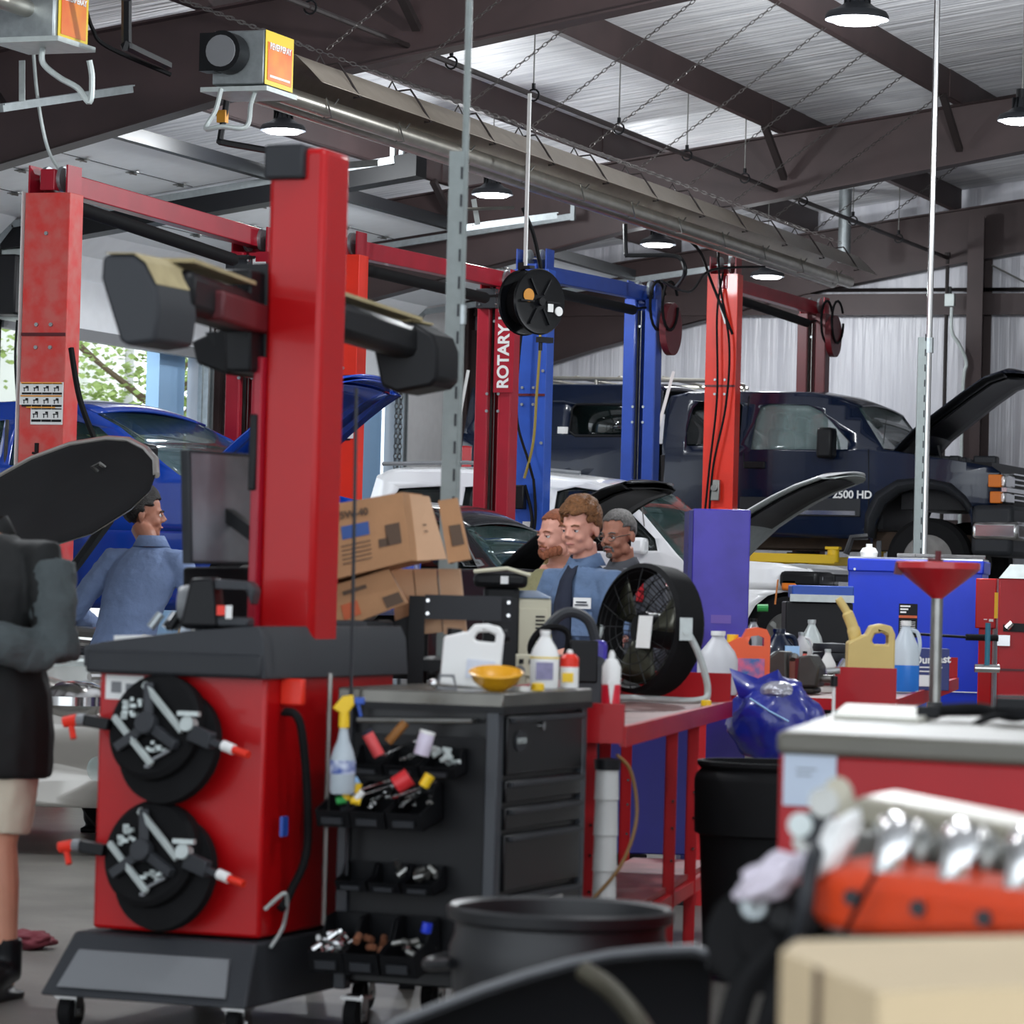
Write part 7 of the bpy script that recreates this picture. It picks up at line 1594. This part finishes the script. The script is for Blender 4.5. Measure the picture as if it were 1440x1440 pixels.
# young man in the blue work shirt
p1, X1, sp1 = person('young person with curly ginger hair, open blue work shirt with white name patches', 809, 16.7, 1.815, -42, 'skinpink', 'shirtblue', stand, 'hairginger',
   [((-.27, -.02, 1.13), (-.10, -.26, 1.10), (.6, -.5, .05), .8), ((.27, -.04, 1.13), (.10, -.28, 1.06), (-.6, -.5, .05), .8)], headrz=8, headx=8, build=.9, hairst='curly', ht=.010, sleeve='elbow', bottoms='navycloth')
b = MB(); b.grid([[Vector((x, y, z)) for x, y in ((-.05-.0*z, -.125-.012), (0, -.148), (.05, -.137))] for z in (.98, 1.1, 1.2, 1.3)]+[[Vector((-.035, -.12, 1.40)), Vector((0, -.118, 1.40)), Vector((.035, -.12, 1.40))], [Vector((-.03, -.07, 1.47)), Vector((0, -.075, 1.46)), Vector((.03, -.07, 1.47))]]); b.build('undershirt', 'navycloth', p1, solid=.01)
for x, w_, nm in ((-.105, .06, 'name patch'), (.11, .085, 'shop patch')):
    b = MB(); rz_ = -.35 if x < 0 else .35; b.box((x, -.132 if x < 0 else -.130, 1.30), (w_, .006, .05), rz_); o = b.build('name_patch', 'white', p1, smooth=0)
    b = MB(); b.box((x, -.137, 1.305), (w_*.6, .004, .006), rz_); b.box((x, -.137, 1.292), (w_*.75, .004, .005), rz_); b.build('patch_lettering', 'navycloth', o, smooth=0)
    b = MB(); b.box((x*1.02, -.133, 1.205), (.10, .004, .11), rz_); b.build('pocket', 'shirtblue', p1, bevel=.002)
# bearded man behind him
p2, X2, s2 = person('person with reddish beard in olive shirt, standing behind the curly haired one', 771, 17.7, 1.79, -52, 'skinpink', 'shirtolive', stand, 'hairred',
   [((-.30, .0, 1.12), (-.24, -.12, .88), (0, -.3, -1), .4), ((.30, .0, 1.12), (.24, -.12, .88), (0, -.3, -1), .4)], build=1.22, hairst='short', ht=.003, beard=('hairred', True), headx=4, headoff=(.07, -.03))
p3, X3, s3 = person('grey haired person with glasses and goatee in dark polo with red shoulder', 864, 18.6, 1.82, -40, 'skintan', 'poloGrey', stand, 'hairgrey',
   [((-.27, .0, 1.12), (-.22, -.10, .88), (0, -.3, -1), .4), ((.27, .0, 1.12), (.22, -.10, .88), (0, -.3, -1), .4)], build=1.08, hairst='short', ht=.004, beard=('hairgrey', False), headx=10)
b = MB()
for s in (-1, 1): b.tube([X3 @ Vector((s*.031+.022*cos(a), -.098+.006*abs(cos(a)), .110+.015*sin(a))) for a in rng(0, 2*pi, 14)], .0018, n=4); b.tube([X3 @ Vector((s*.053, -.094, .114)), X3 @ Vector((s*.078, .01, .115))], .002, n=4)
b.tube([X3 @ Vector((-.009, -.1, .112)), X3 @ Vector((.009, -.1, .112))], .002, n=4); b.build('glasses', 'steel', p3)
b = MB(); loft(b, [(.03, .09, .17, 0, 1.30), (.04, .095, .17, 0, 1.42), (.02, .06, .15, 0, 1.455)]); remesh(b, 'red_shoulder', 'shirtred', p3, .01, 2)
# person seen from behind by the blue car
p4, X4, s4 = person('dark haired person seen from behind in pale blue shirt by the blue car', 160, 19.4, 1.885, 158, 'skintan', 'shirtpale', stand, 'hairdark',
   [((-.34, -.16, 1.20), (-.38, -.42, 1.12), (0, -1, 0), .4), ((.30, -.05, 1.13), (.30, -.30, 1.05), (0, -1, 0), .4)], lean=(-.10, -.16), headrz=-58, headx=4, hairst='quiff', ht=.008, build=1.04, headoff=(.09, -.03))
# person cut by the left edge
p5, X5, s5 = person('person in dark jacket with grey sleeves and cream shorts at left edge', -42, 11.75, 1.84, -20, 'skin', 'jacketblk', stand, 'hairdark',
   [((-.28, -.06, 1.12), (-.06, -.30, 1.22), (.5, -.3, .5), .9), ((.30, -.08, 1.10), (.08, -.30, 1.16), (-.6, -.4, .35), .9)], hairst='short', build=1.16, shorts=True, bottoms='shortscream', headrz=-40, headx=14, headoff=(-.07, -.04))
b = MB(); sh = Vector((.215, 0, 1.405)); el = Vector((.30, -.08, 1.10)); wr_ = Vector((.08, -.30, 1.16))
b.tube([sh+Vector((.03, 0, -.03)), sh+(el-sh)*.5+Vector((.02, 0, 0)), el+Vector((.01, 0, -.02))], [.076, .074, .068], n=16); b.tube([el, el+(wr_-el)*.45, el+(wr_-el)*.85], [.068, .070, .056], n=16)
remesh(b, 'grey_sleeve', 'jacket', p5, .009, 3, (.03, .09))
b = MB(); b.tube([el+(wr_-el)*.84, el+(wr_-el)*.97], [.052, .048], n=16); b.build('cuff', 'jacketblk', p5)
b = MB(); b.tube([Vector((.02, -.165, 1.42)), Vector((.03, -.185, 1.2)), Vector((.03, -.165, .95))], .005, n=5); b.build('zip', 'steel', p5)
b = MB(); loft(b, [(.25, .19, 0, 0, .70), (.255, .195, 0, 0, .85), (.24, .18, 0, 0, .98), (.20, .15, 0, 0, 1.14)]); remesh(b, 'jacket_hem', 'jacketblk', p5, .012, 3, (.012, .09))
b = MB(); b.grid([[Vector((x, -.155-.02*(1-abs(x)/.05), z)) for x in (-.10, -.06, -.02)] for z in (1.0, 1.15, 1.3, 1.4)]); b.build('grey_panel', 'jacket', p5, solid=.01)
# ------------------------------------------------------------------ light and view
w = bpy.data.worlds.new('world'); S.world = w; w.use_nodes = True
bg = w.node_tree.nodes['Background']; bg.inputs['Color'].default_value = (.86, .93, 1, 1); bg.inputs['Strength'].default_value = 2.4
S.view_settings.view_transform = 'Standard'; S.view_settings.look = 'None'; S.view_settings.gamma = 1; S.view_settings.use_curve_mapping = False
S.view_settings.exposure = 0.1
S.cycles.max_bounces = 8; S.cycles.use_denoising = True
